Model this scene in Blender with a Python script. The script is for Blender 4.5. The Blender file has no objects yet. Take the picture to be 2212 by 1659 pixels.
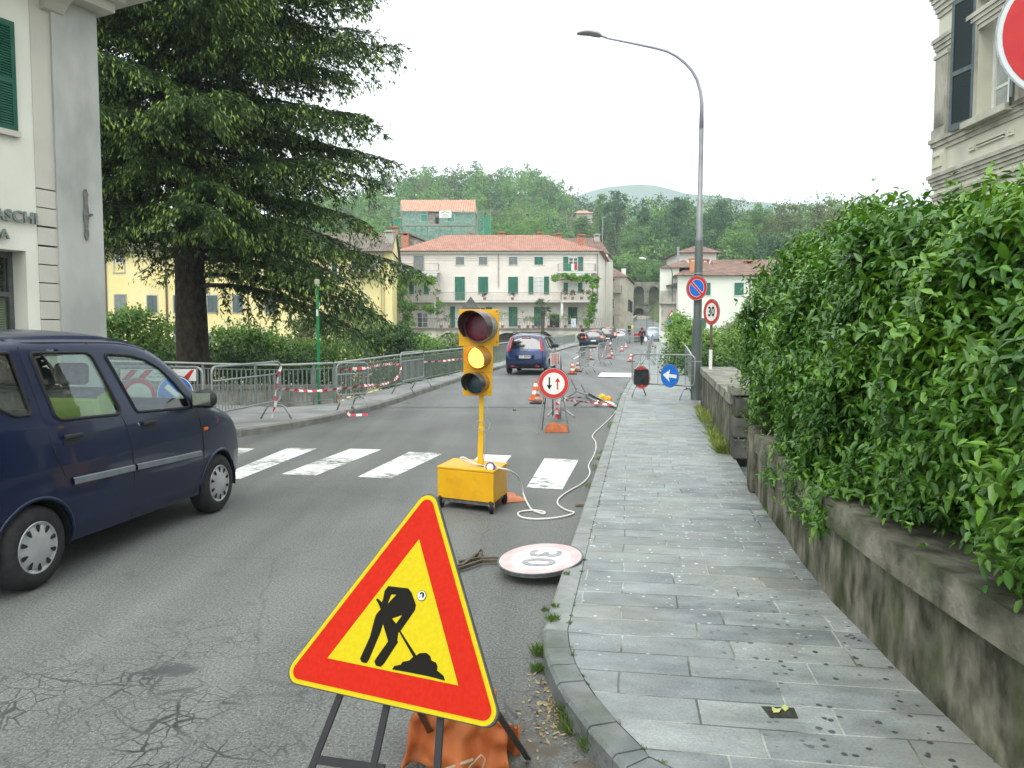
import bpy, bmesh, math, random
import numpy as np
from mathutils import Vector, Matrix, Euler
random.seed(7); rng = np.random.default_rng(7)
PI = math.pi
sc = bpy.context.scene
COL = sc.collection
# ------------------------------------------------------------------ camera
FPX = 1671.0; PITCH = math.atan(105.5 / FPX); EYE = 1.7
cd = bpy.data.cameras.new('camera'); cam = bpy.data.objects.new('camera', cd); COL.objects.link(cam)
cam.location = (0, 0, EYE); cam.rotation_euler = (PI / 2 - PITCH, 0, 0)
cd.sensor_width = 36; cd.lens = 36 * FPX / 2212; cd.clip_end = 9000; cd.clip_start = 0.05
sc.camera = cam
# ------------------------------------------------------------------ sky, sun, exposure
SUN_EL, SUN_AZ = math.radians(52), math.radians(205)      # azimuth measured from +Y towards +X
w = bpy.data.worlds.new("World"); sc.world = w; w.use_nodes = True
nt = w.node_tree; nt.nodes.clear()
def wn(t, **k):
 n = nt.nodes.new(t)
 for a, b in k.items(): setattr(n, a, b)
 return n
sky = wn('ShaderNodeTexSky', sky_type='NISHITA', sun_disc=False, sun_elevation=SUN_EL, sun_rotation=SUN_AZ)
sky.air_density = 1.0; sky.dust_density = 2.0
bg = wn('ShaderNodeBackground'); bg.inputs[1].default_value = 0.1
out = wn('ShaderNodeOutputWorld')
tc = wn('ShaderNodeTexCoord'); mp = wn('ShaderNodeMapping'); mp.inputs['Scale'].default_value = (1.2, 1.2, 3.2)
mp.inputs['Location'].default_value = (0.35, 0.1, 0.0)
nz = wn('ShaderNodeTexNoise'); nz.inputs['Scale'].default_value = 1.3; nz.inputs['Detail'].default_value = 5
rp = wn('ShaderNodeValToRGB'); rp.color_ramp.elements[0].position = 0.38; rp.color_ramp.elements[0].color = (0.80, 0.80, 0.80, 1)
rp.color_ramp.elements[1].position = 0.56; rp.color_ramp.elements[1].color = (1, 1, 1, 1)
mx = wn('ShaderNodeMix', data_type='RGBA'); mx.inputs[7].default_value = (12.2, 12.7, 12.6, 1)
L = nt.links.new
L(tc.outputs['Generated'], mp.inputs[0]); L(mp.outputs[0], nz.inputs['Vector']); L(nz.outputs[0], rp.inputs[0])
dn = wn('ShaderNodeVectorMath', operation='DISTANCE'); dn.inputs[1].default_value = (.55, .83, .42); r2_ = wn('ShaderNodeValToRGB')
r2_.color_ramp.elements[0].position = .15; r2_.color_ramp.elements[0].color = (.50, .50, .50, 1); r2_.color_ramp.elements[1].position = .55; ml = wn('ShaderNodeMath', operation='MULTIPLY')
L(tc.outputs['Generated'], dn.inputs[0]); L(dn.outputs['Value'], r2_.inputs[0]); L(rp.outputs[0], ml.inputs[0]); L(r2_.outputs[0], ml.inputs[1]); L(ml.outputs[0], mx.inputs[0]); L(sky.outputs[0], mx.inputs[6]); L(mx.outputs[2], bg.inputs[0]); L(bg.outputs[0], out.inputs[0])
sl = bpy.data.lights.new('sun', 'SUN'); sl.energy = 1.2; sl.angle = math.radians(40); sl.color = (1, 0.96, 0.9)
so = bpy.data.objects.new('sun', sl); COL.objects.link(so)
dv = Vector((math.sin(SUN_AZ) * math.cos(SUN_EL), math.cos(SUN_AZ) * math.cos(SUN_EL), math.sin(SUN_EL)))
so.rotation_euler = dv.to_track_quat('Z', 'Y').to_euler(); so.location = (0, 0, 60)
sc.view_settings.view_transform = 'Standard'; sc.view_settings.look = 'None'
sc.view_settings.exposure = 0.87; sc.view_settings.gamma = 1; sc.view_settings.use_curve_mapping = False
sc.render.engine = 'CYCLES'
sc.cycles.max_bounces = 8; sc.cycles.diffuse_bounces = 3; sc.cycles.glossy_bounces = 3; sc.cycles.transmission_bounces = 4
sc.cycles.transparent_max_bounces = 12; sc.cycles.volume_bounces = 2; sc.cycles.caustics_reflective = False; sc.cycles.caustics_refractive = False
# ------------------------------------------------------------------ picture helpers: where a sight line meets a real plane
def ray(px, py):
 u = (px - 1106) / FPX; v = (829.5 - py) / FPX
 return Vector((u, math.cos(PITCH) + v * math.sin(PITCH), -math.sin(PITCH) + v * math.cos(PITCH)))
O0 = Vector((0, 0, EYE))
def D(px, py, Y): r = ray(px, py); return O0 + r * (Y / r.y)
def RX(px, py, X): r = ray(px, py); return O0 + r * (X / r.x)
def zr(y):
 if y < 17: return 0.0
 if y < 100: return 0.012 * (y - 17) * min(1, (y - 17) / 6.0 + .3) if y < 21.2 else 0.012 * (y - 17)
 return 0.996 + (y - 100) * 0.075
def G(px, py, up=0.0):
 r = ray(px, py); z = up
 for _ in range(40):
  k = (z - EYE) / r.z if abs(r.z) > 1e-6 else 100
  y = max(0, min(170, k * r.y)); z = .5 * z + .5 * (zr(y) + up)
 return O0 + r * ((z - EYE) / r.z)
def C(x0, y0, s): return lambda x, y: ((x0 + x / s) / 1.15732, (y0 + y / s) / 1.15732)
c2 = C(240, 560, 2.765); c3 = C(940, 420, 3.6867); c4 = C(1400, 420, 3.6867); c5 = C(1000, 720, 2.765)
c8 = C(1400, 780, 5.53); cR = C(2260, 0, 3.3167); c9 = C(1230, 820, 5.7216)
# ------------------------------------------------------------------ object helpers
def link(o, parent=None):
 COL.objects.link(o)
 if parent is not None: o.parent = parent
 return o
def tag(o, label=None, cat=None, group=None, kind=None):
 if label: o['label'] = label
 if cat: o['category'] = cat
 if group: o['group'] = group
 if kind: o['kind'] = kind
 return o
def empty(name, loc, label=None, cat=None, group=None, rz=0.0):
 o = bpy.data.objects.new(name, None); o.empty_display_size = .2
 link(o); o.location = loc; o.rotation_euler = (0, 0, rz)
 return tag(o, label, cat, group)
def copy_tree(o, parent=None):
 c = o.copy(); COL.objects.link(c); c.parent = parent
 for ch in list(o.children): copy_tree(ch, c)
 return c
def frame_to(a, b):
 d = (b - a).normalized(); up = Vector((0, 0, 1)) if abs(d.z) < .95 else Vector((1, 0, 0))
 s = d.cross(up).normalized(); return d, s, s.cross(d).normalized()
class MB:
 def __init__(s, world=False): s.v = []; s.f = []; s.m = []; s.world = world
 def add(s, vs, fs, mi=0):
  b = len(s.v); s.v += [tuple(p) for p in vs]; s.f += [tuple(i + b for i in f) for f in fs]; s.m += [mi] * len(fs); return s
 def box(s, c, d, M=None, mi=0, bev=0.0):
  x, y, z = d[0] / 2, d[1] / 2, d[2] / 2
  vs = [Vector((a * x, b * y, e * z)) for e in (-1, 1) for b in (-1, 1) for a in (-1, 1)]
  if M is not None: vs = [M @ p for p in vs]
  vs = [p + Vector(c) for p in vs]
  return s.add(vs, [(0, 2, 3, 1), (4, 5, 7, 6), (0, 1, 5, 4), (2, 6, 7, 3), (0, 4, 6, 2), (1, 3, 7, 5)], mi)
 def hexa(s, p, mi=0):  # 8 points: bottom ring 4, top ring 4
  return s.add(p, [(3, 2, 1, 0), (4, 5, 6, 7), (0, 1, 5, 4), (1, 2, 6, 5), (2, 3, 7, 6), (3, 0, 4, 7)], mi)
 def tube(s, pts, r, n=8, cap=True, mi=0, closed=False):
  pts = [Vector(p) for p in pts]; N = len(pts); rs = r if isinstance(r, (list, tuple)) else [r] * N
  if N < 2: return s
  b = len(s.v); prev = None
  for i, p in enumerate(pts):
   if closed: d = (pts[(i + 1) % N] - pts[i - 1])
   else: d = (pts[min(i + 1, N - 1)] - pts[max(i - 1, 0)])
   d = d.normalized() if d.length > 1e-9 else Vector((0, 0, 1))
   if prev is None:
    up = Vector((0, 0, 1)) if abs(d.z) < .9 else Vector((1, 0, 0)); a = d.cross(up).normalized()
   else:
    a = (prev - d * prev.dot(d)); a = a.normalized() if a.length > 1e-6 else d.orthogonal().normalized()
   prev = a; c = d.cross(a)
   for k in range(n):
    t = 2 * PI * k / n; q = p + (a * math.cos(t) + c * math.sin(t)) * rs[i]; s.v.append(tuple(q))
  R = N if closed else N - 1
  for i in range(R):
   for k in range(n):
    j = (i + 1) % N
    s.f.append((b + i * n + k, b + i * n + (k + 1) % n, b + j * n + (k + 1) % n, b + j * n + k)); s.m.append(mi)
  if cap and not closed:
   s.f.append(tuple(b + k for k in reversed(range(n)))); s.f.append(tuple(b + (N - 1) * n + k for k in range(n))); s.m += [mi, mi]
  return s
 def bar(s, a, b, w_, h_, mi=0, up=None):
  a = Vector(a); b = Vector(b); d = (b - a).normalized()
  u = Vector(up) if up is not None else (Vector((0, 0, 1)) if abs(d.z) < .95 else Vector((1, 0, 0)))
  sd = d.cross(u).normalized(); u = sd.cross(d).normalized(); sd *= w_ / 2; u *= h_ / 2
  return s.hexa([a - sd - u, a + sd - u, a + sd + u, a - sd + u, b - sd - u, b + sd - u, b + sd + u, b - sd + u], mi)
 def lathe(s, prof, n=24, M=None, mi=0, cap=True):   # prof: (r, h) about local z
  b = len(s.v)
  for r, h in prof:
   for k in range(n):
    t = 2 * PI * k / n; p = Vector((r * math.cos(t), r * math.sin(t), h)); s.v.append(tuple(M @ p if M is not None else p))
  for i in range(len(prof) - 1):
   for k in range(n):
    s.f.append((b + i * n + k, b + i * n + (k + 1) % n, b + (i + 1) * n + (k + 1) % n, b + (i + 1) * n + k)); s.m.append(mi)
  if cap:
   s.f.append(tuple(b + k for k in reversed(range(n)))); s.f.append(tuple(b + (len(prof) - 1) * n + k for k in range(n))); s.m += [mi, mi]
  return s
 def prism(s, poly, t, M=None, mi=0):   # poly in local xy, thickness along z 0..t
  n = len(poly); vs = [Vector((p[0], p[1], 0)) for p in poly] + [Vector((p[0], p[1], t)) for p in poly]
  if M is not None: vs = [M @ p for p in vs]
  return s.add(vs, [tuple(reversed(range(n))), tuple(range(n, 2 * n))] + [(i, (i + 1) % n, n + (i + 1) % n, n + i) for i in range(n)], mi)
 def quad(s, a, b, c, d, mi=0): return s.add([a, b, c, d], [(0, 1, 2, 3)], mi)
 def build(s, name, mat, parent=None, smooth=False, bevel=0.0, loc=None, autos=None):
  me = bpy.data.meshes.new(name); vs = s.v
  off = None
  if s.world and parent is not None:
   p = parent; off = Vector((0, 0, 0))
   while p is not None: off += Vector(p.location); p = p.parent
  elif s.world and parent is None and loc is not None: off = Vector(loc)
  if off is not None: vs = [(a - off.x, b - off.y, c - off.z) for a, b, c in vs]
  me.from_pydata(vs, [], s.f)
  for m in (mat if isinstance(mat, (list, tuple)) else [mat]): me.materials.append(m)
  if len(me.materials) > 1: me.polygons.foreach_set('material_index', s.m)
  if smooth:
   me.polygons.foreach_set('use_smooth', [True] * len(me.polygons))
   if autos:
    try: me.set_sharp_from_angle(angle=math.radians(autos))
    except Exception: pass
  me.update()
  o = bpy.data.objects.new(name, me); link(o, parent)
  if parent is None and loc is not None: o.location = loc
  if bevel: b = o.modifiers.new('bevel', 'BEVEL'); b.width = bevel; b.segments = 2; b.limit_method = 'ANGLE'; b.angle_limit = math.radians(40)
  return o
# ------------------------------------------------------------------ materials
MATS = {}
def mat(name, c, c2=None, s=6.0, rough=.7, metal=0.0, bump=0.0, bs=40.0, spec=.22, coat=0.0, lo=.35, hi=.65, detail=5, c3_=None, s3=1.2, amt3=.5, emis=0.0, alpha=1.0, island=False, trans=0.0, stretch=None):
 if name in MATS: return MATS[name]
 m = bpy.data.materials.new(name); m.use_nodes = True; MATS[name] = m
 n = m.node_tree; N = n.nodes; K = n.links.new; b = N['Principled BSDF']; b.inputs['Base Color'].default_value = (*c, 1)
 b.inputs['Roughness'].default_value = rough; b.inputs['Metallic'].default_value = metal
 b.inputs['Specular IOR Level'].default_value = spec; b.inputs['Coat Weight'].default_value = coat; b.inputs['Coat Roughness'].default_value = .04
 t = N.new('ShaderNodeTexCoord'); vec = t.outputs['Object']
 if stretch:
  q = N.new('ShaderNodeMapping'); q.inputs['Scale'].default_value = stretch; K(vec, q.inputs[0]); vec = q.outputs[0]
 colout = None
 if island:
  g = N.new('ShaderNodeNewGeometry'); r = N.new('ShaderNodeValToRGB'); e = r.color_ramp.elements
  e[0].color = (*c, 1); e[1].color = (*(c2 or c), 1)
  if c3_: x = e.new(.5); x.color = (*c3_, 1)
  nn = N.new('ShaderNodeTexNoise'); nn.inputs['Scale'].default_value = s; K(vec, nn.inputs['Vector'])
  ma = N.new('ShaderNodeMath'); ma.operation = 'MULTIPLY_ADD'; ma.inputs[1].default_value = .55
  m2 = N.new('ShaderNodeMath'); m2.operation = 'MULTIPLY_ADD'; m2.inputs[1].default_value = 1.6; m2.inputs[2].default_value = -.55
  K(nn.outputs[0], m2.inputs[0]); K(g.outputs['Random Per Island'], ma.inputs[0]); K(m2.outputs[0], ma.inputs[2])
  K(ma.outputs[0], r.inputs[0]); colout = r.outputs[0]
 elif c2:
  nn = N.new('ShaderNodeTexNoise'); nn.inputs['Scale'].default_value = s; nn.inputs['Detail'].default_value = detail; K(vec, nn.inputs['Vector'])
  r = N.new('ShaderNodeValToRGB'); e = r.color_ramp.elements; e[0].position = lo; e[1].position = hi
  e[0].color = (*c, 1); e[1].color = (*c2, 1); K(nn.outputs[0], r.inputs[0]); colout = r.outputs[0]
  if c3_:
   n3 = N.new('ShaderNodeTexNoise'); n3.inputs['Scale'].default_value = s3; n3.inputs['Detail'].default_value = 6; K(vec, n3.inputs['Vector'])
   r3 = N.new('ShaderNodeValToRGB'); r3.color_ramp.elements[0].position = .5; r3.color_ramp.elements[1].position = .68
   r3.color_ramp.elements[0].color = (0, 0, 0, 1); r3.color_ramp.elements[1].color = (amt3,) * 3 + (1,)
   mm = N.new('ShaderNodeMix'); mm.data_type = 'RGBA'; mm.inputs[7].default_value = (*c3_, 1)
   K(n3.outputs[0], r3.inputs[0]); K(r3.outputs[0], mm.inputs[0]); K(colout, mm.inputs[6]); colout = mm.outputs[2]
 if colout is not None: K(colout, b.inputs['Base Color'])
 if bump:
  nb = N.new('ShaderNodeTexNoise'); nb.inputs['Scale'].default_value = bs; nb.inputs['Detail'].default_value = 4; K(vec, nb.inputs['Vector'])
  bu = N.new('ShaderNodeBump'); bu.inputs['Strength'].default_value = bump; bu.inputs['Distance'].default_value = .02
  K(nb.outputs[0], bu.inputs['Height']); K(bu.outputs[0], b.inputs['Normal'])
 if emis:
  b.inputs['Emission Color'].default_value = (*c, 1); b.inputs['Emission Strength'].default_value = emis
  if colout is not None: K(colout, b.inputs['Emission Color'])
 if trans:
  tr = N.new('ShaderNodeBsdfTranslucent'); mixs = N.new('ShaderNodeMixShader'); mixs.inputs[0].default_value = trans
  if colout is not None:
   hs = N.new('ShaderNodeHueSaturation'); hs.inputs['Value'].default_value = 1.5; hs.inputs['Saturation'].default_value = 1.1; hs.inputs['Hue'].default_value = .485
   K(colout, hs.inputs['Color']); K(hs.outputs[0], tr.inputs['Color'])
  else: tr.inputs['Color'].default_value = (*c, 1)
  K(b.outputs[0], mixs.inputs[1]); K(tr.outputs[0], mixs.inputs[2]); K(mixs.outputs[0], N['Material Output'].inputs['Surface'])
 if alpha < 1:
  tr = N.new('ShaderNodeBsdfTransparent'); mixs = N.new('ShaderNodeMixShader'); mixs.inputs[0].default_value = alpha
  K(tr.outputs[0], mixs.inputs[1]); K(b.outputs[0], mixs.inputs[2]); K(mixs.outputs[0], N['Material Output'].inputs['Surface'])
 return m
def glassmat(name, tint=(.75, .85, .82), base=.08, rough=.02):
 if name in MATS: return MATS[name]
 m = bpy.data.materials.new(name); m.use_nodes = True; MATS[name] = m; n = m.node_tree; N = n.nodes; K = n.links.new
 N.remove(N['Principled BSDF']); tr = N.new('ShaderNodeBsdfTransparent'); tr.inputs[0].default_value = (*tint, 1)
 gl = N.new('ShaderNodeBsdfGlossy'); gl.inputs['Roughness'].default_value = rough; lf = N.new('ShaderNodeLayerWeight'); lf.inputs[0].default_value = .5; lw = N.new('ShaderNodeMath'); lw.operation = 'POWER'; lw.inputs[1].default_value = 4.0; K(lf.outputs['Facing'], lw.inputs[0])
 ad = N.new('ShaderNodeMath'); ad.operation = 'ADD'; ad.inputs[1].default_value = base; ad.use_clamp = True
 ms = N.new('ShaderNodeMixShader'); K(lw.outputs[0], ad.inputs[0]); K(ad.outputs[0], ms.inputs[0]); K(tr.outputs[0], ms.inputs[1]); K(gl.outputs[0], ms.inputs[2])
 K(ms.outputs[0], N['Material Output'].inputs['Surface']); return m
white = mat('white_paint', (.75, .75, .73), (.66, .66, .63), s=9, rough=.5)
black = mat('black_rubber', (.02, .02, .022), rough=.6)
black_paint = mat('black_paint', (.022, .022, .024), rough=.35)
red = mat('sign_red', (.60, .035, .03), (.50, .035, .03), s=9, rough=.4)
signwhite = mat('sign_white', (.78, .79, .74), (.70, .71, .67), s=8, rough=.4)
galv = mat('galvanised_steel', (.36, .38, .38), (.26, .275, .275), s=30, rough=.42, metal=.55, bump=.05)
galv_dark = mat('weathered_steel', (.17, .18, .18), (.10, .105, .105), s=25, rough=.5, metal=.4)
glass = glassmat('window_glass', (.78, .88, .85), .10)
darkglass = mat('dark_window_glass', (.03, .035, .04), (.05, .06, .065), s=2, rough=.08, spec=.8)
shut_green = mat('green_shutter_paint', (.025, .13, .085), (.035, .16, .11), s=4, rough=.55, bump=.1, bs=20)
shut_grey = mat('grey_shutter_paint', (.17, .19, .18), (.22, .24, .23), s=5, rough=.6)
dark = mat('dark_interior', (.018, .018, .018), rough=.8)
tile_s = {}
# ------------------------------------------------------------------ special materials
def nodes_of(name):
 m = bpy.data.materials.new(name); m.use_nodes = True; MATS[name] = m; return m, m.node_tree.nodes, m.node_tree.links.new, m.node_tree.nodes['Principled BSDF']
def asphalt(name, c1, c2, speck, cracks=False):
 m, N, K, b = nodes_of(name)
 t = N.new('ShaderNodeTexCoord'); v = t.outputs['Object']
 def noise(s, d=4, vec=None, st=None):
  n = N.new('ShaderNodeTexNoise'); n.inputs['Scale'].default_value = s; n.inputs['Detail'].default_value = d
  src = vec or v
  if st: q = N.new('ShaderNodeMapping'); q.inputs['Scale'].default_value = st; q.inputs['Rotation'].default_value = (0, 0, .17); K(src, q.inputs[0]); src = q.outputs[0]
  K(src, n.inputs['Vector']); return n.outputs[0]
 def ramp(s, a, ca, bb, cb):
  r = N.new('ShaderNodeValToRGB'); e = r.color_ramp.elements; e[0].position = a; e[1].position = bb; e[0].color = (*ca, 1); e[1].color = (*cb, 1); K(s, r.inputs[0]); return r.outputs[0]
 def mix(f, a, c, bt='MIX'):
  x = N.new('ShaderNodeMix'); x.data_type = 'RGBA'; x.blend_type = bt
  if isinstance(f, float): x.inputs[0].default_value = f
  else: K(f, x.inputs[0])
  for i, s_ in ((6, a), (7, c)):
   if isinstance(s_, tuple): x.inputs[i].default_value = (*s_, 1)
   else: K(s_, x.inputs[i])
  return x.outputs[2]
 base = ramp(noise(.55, 6), .35, c1, .68, c2)
 streak = ramp(noise(1.0, 4, st=(1.6, .12, 1)), .38, (.82,) * 3, .64, (1.10,) * 3)
 base = mix(1.0, base, streak, 'MULTIPLY')
 base = mix(1.0, base, ramp(noise(70, 3), .3, (.55,) * 3, .7, (1.4,) * 3), 'MULTIPLY')
 vo = N.new('ShaderNodeTexVoronoi'); vo.inputs['Scale'].default_value = 75; K(v, vo.inputs['Vector'])
 base = mix(ramp(vo.outputs['Distance'], .12, (.8,) * 3, .26, (0,) * 3), base, speck)
 base = mix(ramp(noise(3.2, 7), .63, (0,) * 3, .74, (.45,) * 3), base, (.075, .075, .07))
 if cracks:
  nd = N.new('ShaderNodeTexNoise'); nd.inputs['Scale'].default_value = 2.5; nd.inputs['Detail'].default_value = 5; K(v, nd.inputs['Vector'])
  va = N.new('ShaderNodeVectorMath'); va.operation = 'MULTIPLY_ADD'; va.inputs[1].default_value = (.22, .22, 0); K(nd.outputs['Color'], va.inputs[0]); K(v, va.inputs[2])
  cr = None
  for sc_, wd in ((3.6, .022), (9.0, .038)):
   vc = N.new('ShaderNodeTexVoronoi'); vc.feature = 'DISTANCE_TO_EDGE'; vc.inputs['Scale'].default_value = sc_; K(va.outputs[0], vc.inputs['Vector'])
   o = ramp(vc.outputs['Distance'], wd * .4, (1,) * 3, wd, (0,) * 3)
   if cr is None: cr = o
   else: cr = mix(1.0, cr, o, 'LIGHTEN')
  # worn patch of cracked asphalt
  sx = N.new('ShaderNodeSeparateXYZ'); K(v, sx.inputs[0])
  vm = N.new('ShaderNodeVectorMath'); vm.operation = 'DISTANCE'; vm.inputs[1].default_value = (-.19, .40, 0); vq = N.new('ShaderNodeVectorMath'); vq.operation = 'MULTIPLY'; vq.inputs[1].default_value = (.13, .15, 0); K(v, vq.inputs[0]); K(vq.outputs[0], vm.inputs[0])
  msk = ramp(vm.outputs['Value'], .13, (1,) * 3, .33, (0,) * 3)
  msk = mix(1.0, msk, ramp(noise(1.4, 3), .40, (0,) * 3, .54, (1,) * 3), 'MULTIPLY')
  cr = mix(1.0, cr, msk, 'MULTIPLY')
  base = mix(cr, base, (.032, .033, .031))
  # one long open crack and an oil stain
  v2 = N.new('ShaderNodeTexVoronoi'); v2.feature = 'DISTANCE_TO_EDGE'; v2.inputs['Scale'].default_value = .42; K(va.outputs[0], v2.inputs['Vector'])
  base = mix(ramp(v2.outputs['Distance'], .0012, (.35,) * 3, .0035, (0,) * 3), base, (.05, .05, .048))
  mq = N.new('ShaderNodeMapping'); mq.inputs['Location'].default_value = (1.72 * 1.0, -3.83 * 2.2, 0); mq.inputs['Scale'].default_value = (1, 2.2, 1); K(v, mq.inputs[0])
  ln = N.new('ShaderNodeVectorMath'); ln.operation = 'LENGTH'; K(mq.outputs[0], ln.inputs[0])
  ad = N.new('ShaderNodeMath'); ad.operation = 'MULTIPLY_ADD'; ad.inputs[1].default_value = .25; K(noise(9, 3), ad.inputs[0]); K(ln.outputs['Value'], ad.inputs[2])
  base = mix(ramp(ad.outputs[0], .22, (.75,) * 3, .32, (0,) * 3), base, (.05, .052, .056))
  # soil and litter gathered in the gutter by the kerb bend
  g1 = N.new('ShaderNodeVectorMath'); g1.operation = 'DISTANCE'; g1.inputs[1].default_value = (.1, 2.9, 0); K(v, g1.inputs[0])
  gm = mix(1.0, ramp(g1.outputs['Value'], .25, (1,) * 3, .75, (0,) * 3), ramp(noise(7, 5), .42, (0,) * 3, .6, (1,) * 3), 'MULTIPLY')
  base = mix(gm, base, (.10, .085, .065))
 K(base, b.inputs['Base Color']); b.inputs['Roughness'].default_value = .72; b.inputs['Specular IOR Level'].default_value = .3
 bu = N.new('ShaderNodeBump'); bu.inputs['Strength'].default_value = .5; bu.inputs['Distance'].default_value = .006
 K(noise(90, 3), bu.inputs['Height']); K(bu.outputs[0], b.inputs['Normal'])
 return m
asp_near = asphalt('asphalt_near', (.118, .124, .117), (.155, .16, .15), (.30, .30, .29), True)
asp_far = asphalt('asphalt_bridge', (.145, .150, .146), (.18, .184, .178), (.27, .27, .26))
def slabs(name):
 m, N, K, b = nodes_of(name)
 t = N.new('ShaderNodeTexCoord'); mp_ = N.new('ShaderNodeMapping'); mp_.inputs['Rotation'].default_value = (0, 0, .15); K(t.outputs['Object'], mp_.inputs[0]); v = mp_.outputs[0]
 nd = N.new('ShaderNodeTexNoise'); nd.inputs['Scale'].default_value = 1.4; nd.inputs['Detail'].default_value = 3; K(v, nd.inputs['Vector'])
 va = N.new('ShaderNodeVectorMath'); va.operation = 'MULTIPLY_ADD'; va.inputs[1].default_value = (.05, .03, 0); K(nd.outputs['Color'], va.inputs[0]); K(v, va.inputs[2])
 br = N.new('ShaderNodeTexBrick'); br.offset = .42; br.offset_frequency = 2; br.squash = 1.25; br.squash_frequency = 3
 br.inputs['Scale'].default_value = 1; br.inputs['Mortar Size'].default_value = .0055; br.inputs['Mortar Smooth'].default_value = .3
 br.inputs['Brick Width'].default_value = .56; br.inputs['Row Height'].default_value = .225; br.inputs['Bias'].default_value = -.1
 br.inputs['Color1'].default_value = (.172, .195, .195, 1); br.inputs['Color2'].default_value = (.275, .297, .288, 1); br.inputs['Mortar'].default_value = (.37, .37, .34, 1)
 K(va.outputs[0], br.inputs['Vector'])
 def mixc(f, a, c, bt='MIX'):
  x = N.new('ShaderNodeMix'); x.data_type = 'RGBA'; x.blend_type = bt
  if isinstance(f, float): x.inputs[0].default_value = f
  else: K(f, x.inputs[0])
  for i, s_ in ((6, a), (7, c)):
   if isinstance(s_, tuple): x.inputs[i].default_value = (*s_, 1)
   else: K(s_, x.inputs[i])
  return x.outputs[2]
 def ramp(s, a, ca, bb, cb):
  r = N.new('ShaderNodeValToRGB'); e = r.color_ramp.elements; e[0].position = a; e[1].position = bb; e[0].color = (ca,) * 3 + (1,); e[1].color = (cb,) * 3 + (1,); K(s, r.inputs[0]); return r.outputs[0]
 def noise(s, d, st=None):
  n = N.new('ShaderNodeTexNoise'); n.inputs['Scale'].default_value = s; n.inputs['Detail'].default_value = d
  if st: q = N.new('ShaderNodeMapping'); q.inputs['Scale'].default_value = st; K(v, q.inputs[0]); K(q.outputs[0], n.inputs['Vector'])
  else: K(v, n.inputs['Vector'])
  return n.outputs[0]
 # part of the joints are bare and dark
 jm = ramp(noise(1.7, 3), .46, 0, .54, 1)
 dj = mixc(jm, (.36, .36, .33), (.07, .075, .06)); K(dj, br.inputs['Mortar'])
 c = mixc(1.0, br.outputs['Color'], ramp(noise(4, 9, (1, 2.0, 1)), .32, .70, .68, 1.2), 'MULTIPLY')
 c = mixc(1.0, c, ramp(noise(85, 4), .3, .78, .7, 1.15), 'MULTIPLY')
 c = mixc(ramp(noise(1.1, 4), .5, 0, .72, .5), c, (.25, .235, .18))
 sp = N.new('ShaderNodeSeparateXYZ'); K(t.outputs['Object'], sp.inputs[0])
 def dots(scale, rad, seedo, thin):
  q = N.new('ShaderNodeMapping'); q.inputs['Location'].default_value = (seedo, seedo * 2, 0); K(v, q.inputs[0])
  vo = N.new('ShaderNodeTexVoronoi'); vo.inputs['Scale'].default_value = scale; K(q.outputs[0], vo.inputs['Vector'])
  n2 = N.new('ShaderNodeTexNoise'); n2.inputs['Scale'].default_value = 30; K(v, n2.inputs['Vector'])
  a = N.new('ShaderNodeMath'); a.operation = 'MULTIPLY_ADD'; a.inputs[1].default_value = .30; K(n2.outputs[0], a.inputs[0]); K(vo.outputs['Distance'], a.inputs[2])
  d = ramp(a.outputs[0], rad + .14, 1, rad + .18, 0)
  sc_ = N.new('ShaderNodeSeparateColor'); K(vo.outputs['Color'], sc_.inputs[0])
  return mixc(1.0, d, ramp(sc_.outputs[0], thin, 0, thin + .02, 1), 'MULTIPLY')
 wr = N.new('ShaderNodeMapRange'); wr.inputs[1].default_value = 3.2; wr.inputs[2].default_value = 5; K(sp.outputs[1], wr.inputs[0])
 wr2 = N.new('ShaderNodeMapRange'); wr2.inputs[1].default_value = 16; wr2.inputs[2].default_value = 9; K(sp.outputs[1], wr2.inputs[0])
 wm = mixc(1.0, mixc(1.0, wr.outputs[0], wr2.outputs[0], 'MULTIPLY'), dots(14, .12, 3.3, .2), 'MULTIPLY')
 c = mixc(wm, c, (.62, .63, .60))
 kr = N.new('ShaderNodeMapRange'); kr.inputs[1].default_value = 5.2; kr.inputs[2].default_value = 4.0; K(sp.outputs[1], kr.inputs[0])
 kx = N.new('ShaderNodeMapRange'); kx.inputs[1].default_value = .75; kx.inputs[2].default_value = 1.3; K(sp.outputs[0], kx.inputs[0])
 km = mixc(1.0, mixc(1.0, kr.outputs[0], kx.outputs[0], 'MULTIPLY'), dots(16, .20, 8.1, .25), 'MULTIPLY')
 c = mixc(km, c, (.045, .05, .052))
 K(c, b.inputs['Base Color']); K(ramp(noise(4, 4), .3, .36, .7, .6), b.inputs['Roughness'])
 bu = N.new('ShaderNodeBump'); bu.inputs['Strength'].default_value = .5; bu.inputs['Distance'].default_value = .008
 inv = N.new('ShaderNodeMath'); inv.operation = 'MULTIPLY_ADD'; inv.inputs[1].default_value = -1.2; K(br.outputs['Fac'], inv.inputs[0]); K(noise(14, 6), inv.inputs[2])
 K(inv.outputs[0], bu.inputs['Height']); K(bu.outputs[0], b.inputs['Normal'])
 return m
slab_mat = slabs('pavement_slabs')
kerb_mat = mat('kerb_stone', (.20, .215, .21), (.29, .30, .29), s=7, rough=.6, bump=.4, bs=30, c3_=(.09, .11, .05), s3=3, amt3=.5)
kerb_dark = mat('dark_kerb_stone', (.12, .135, .135), (.19, .20, .195), s=6, rough=.65, bump=.5, bs=30, c3_=(.07, .09, .03), s3=3.5, amt3=.6)
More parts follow.
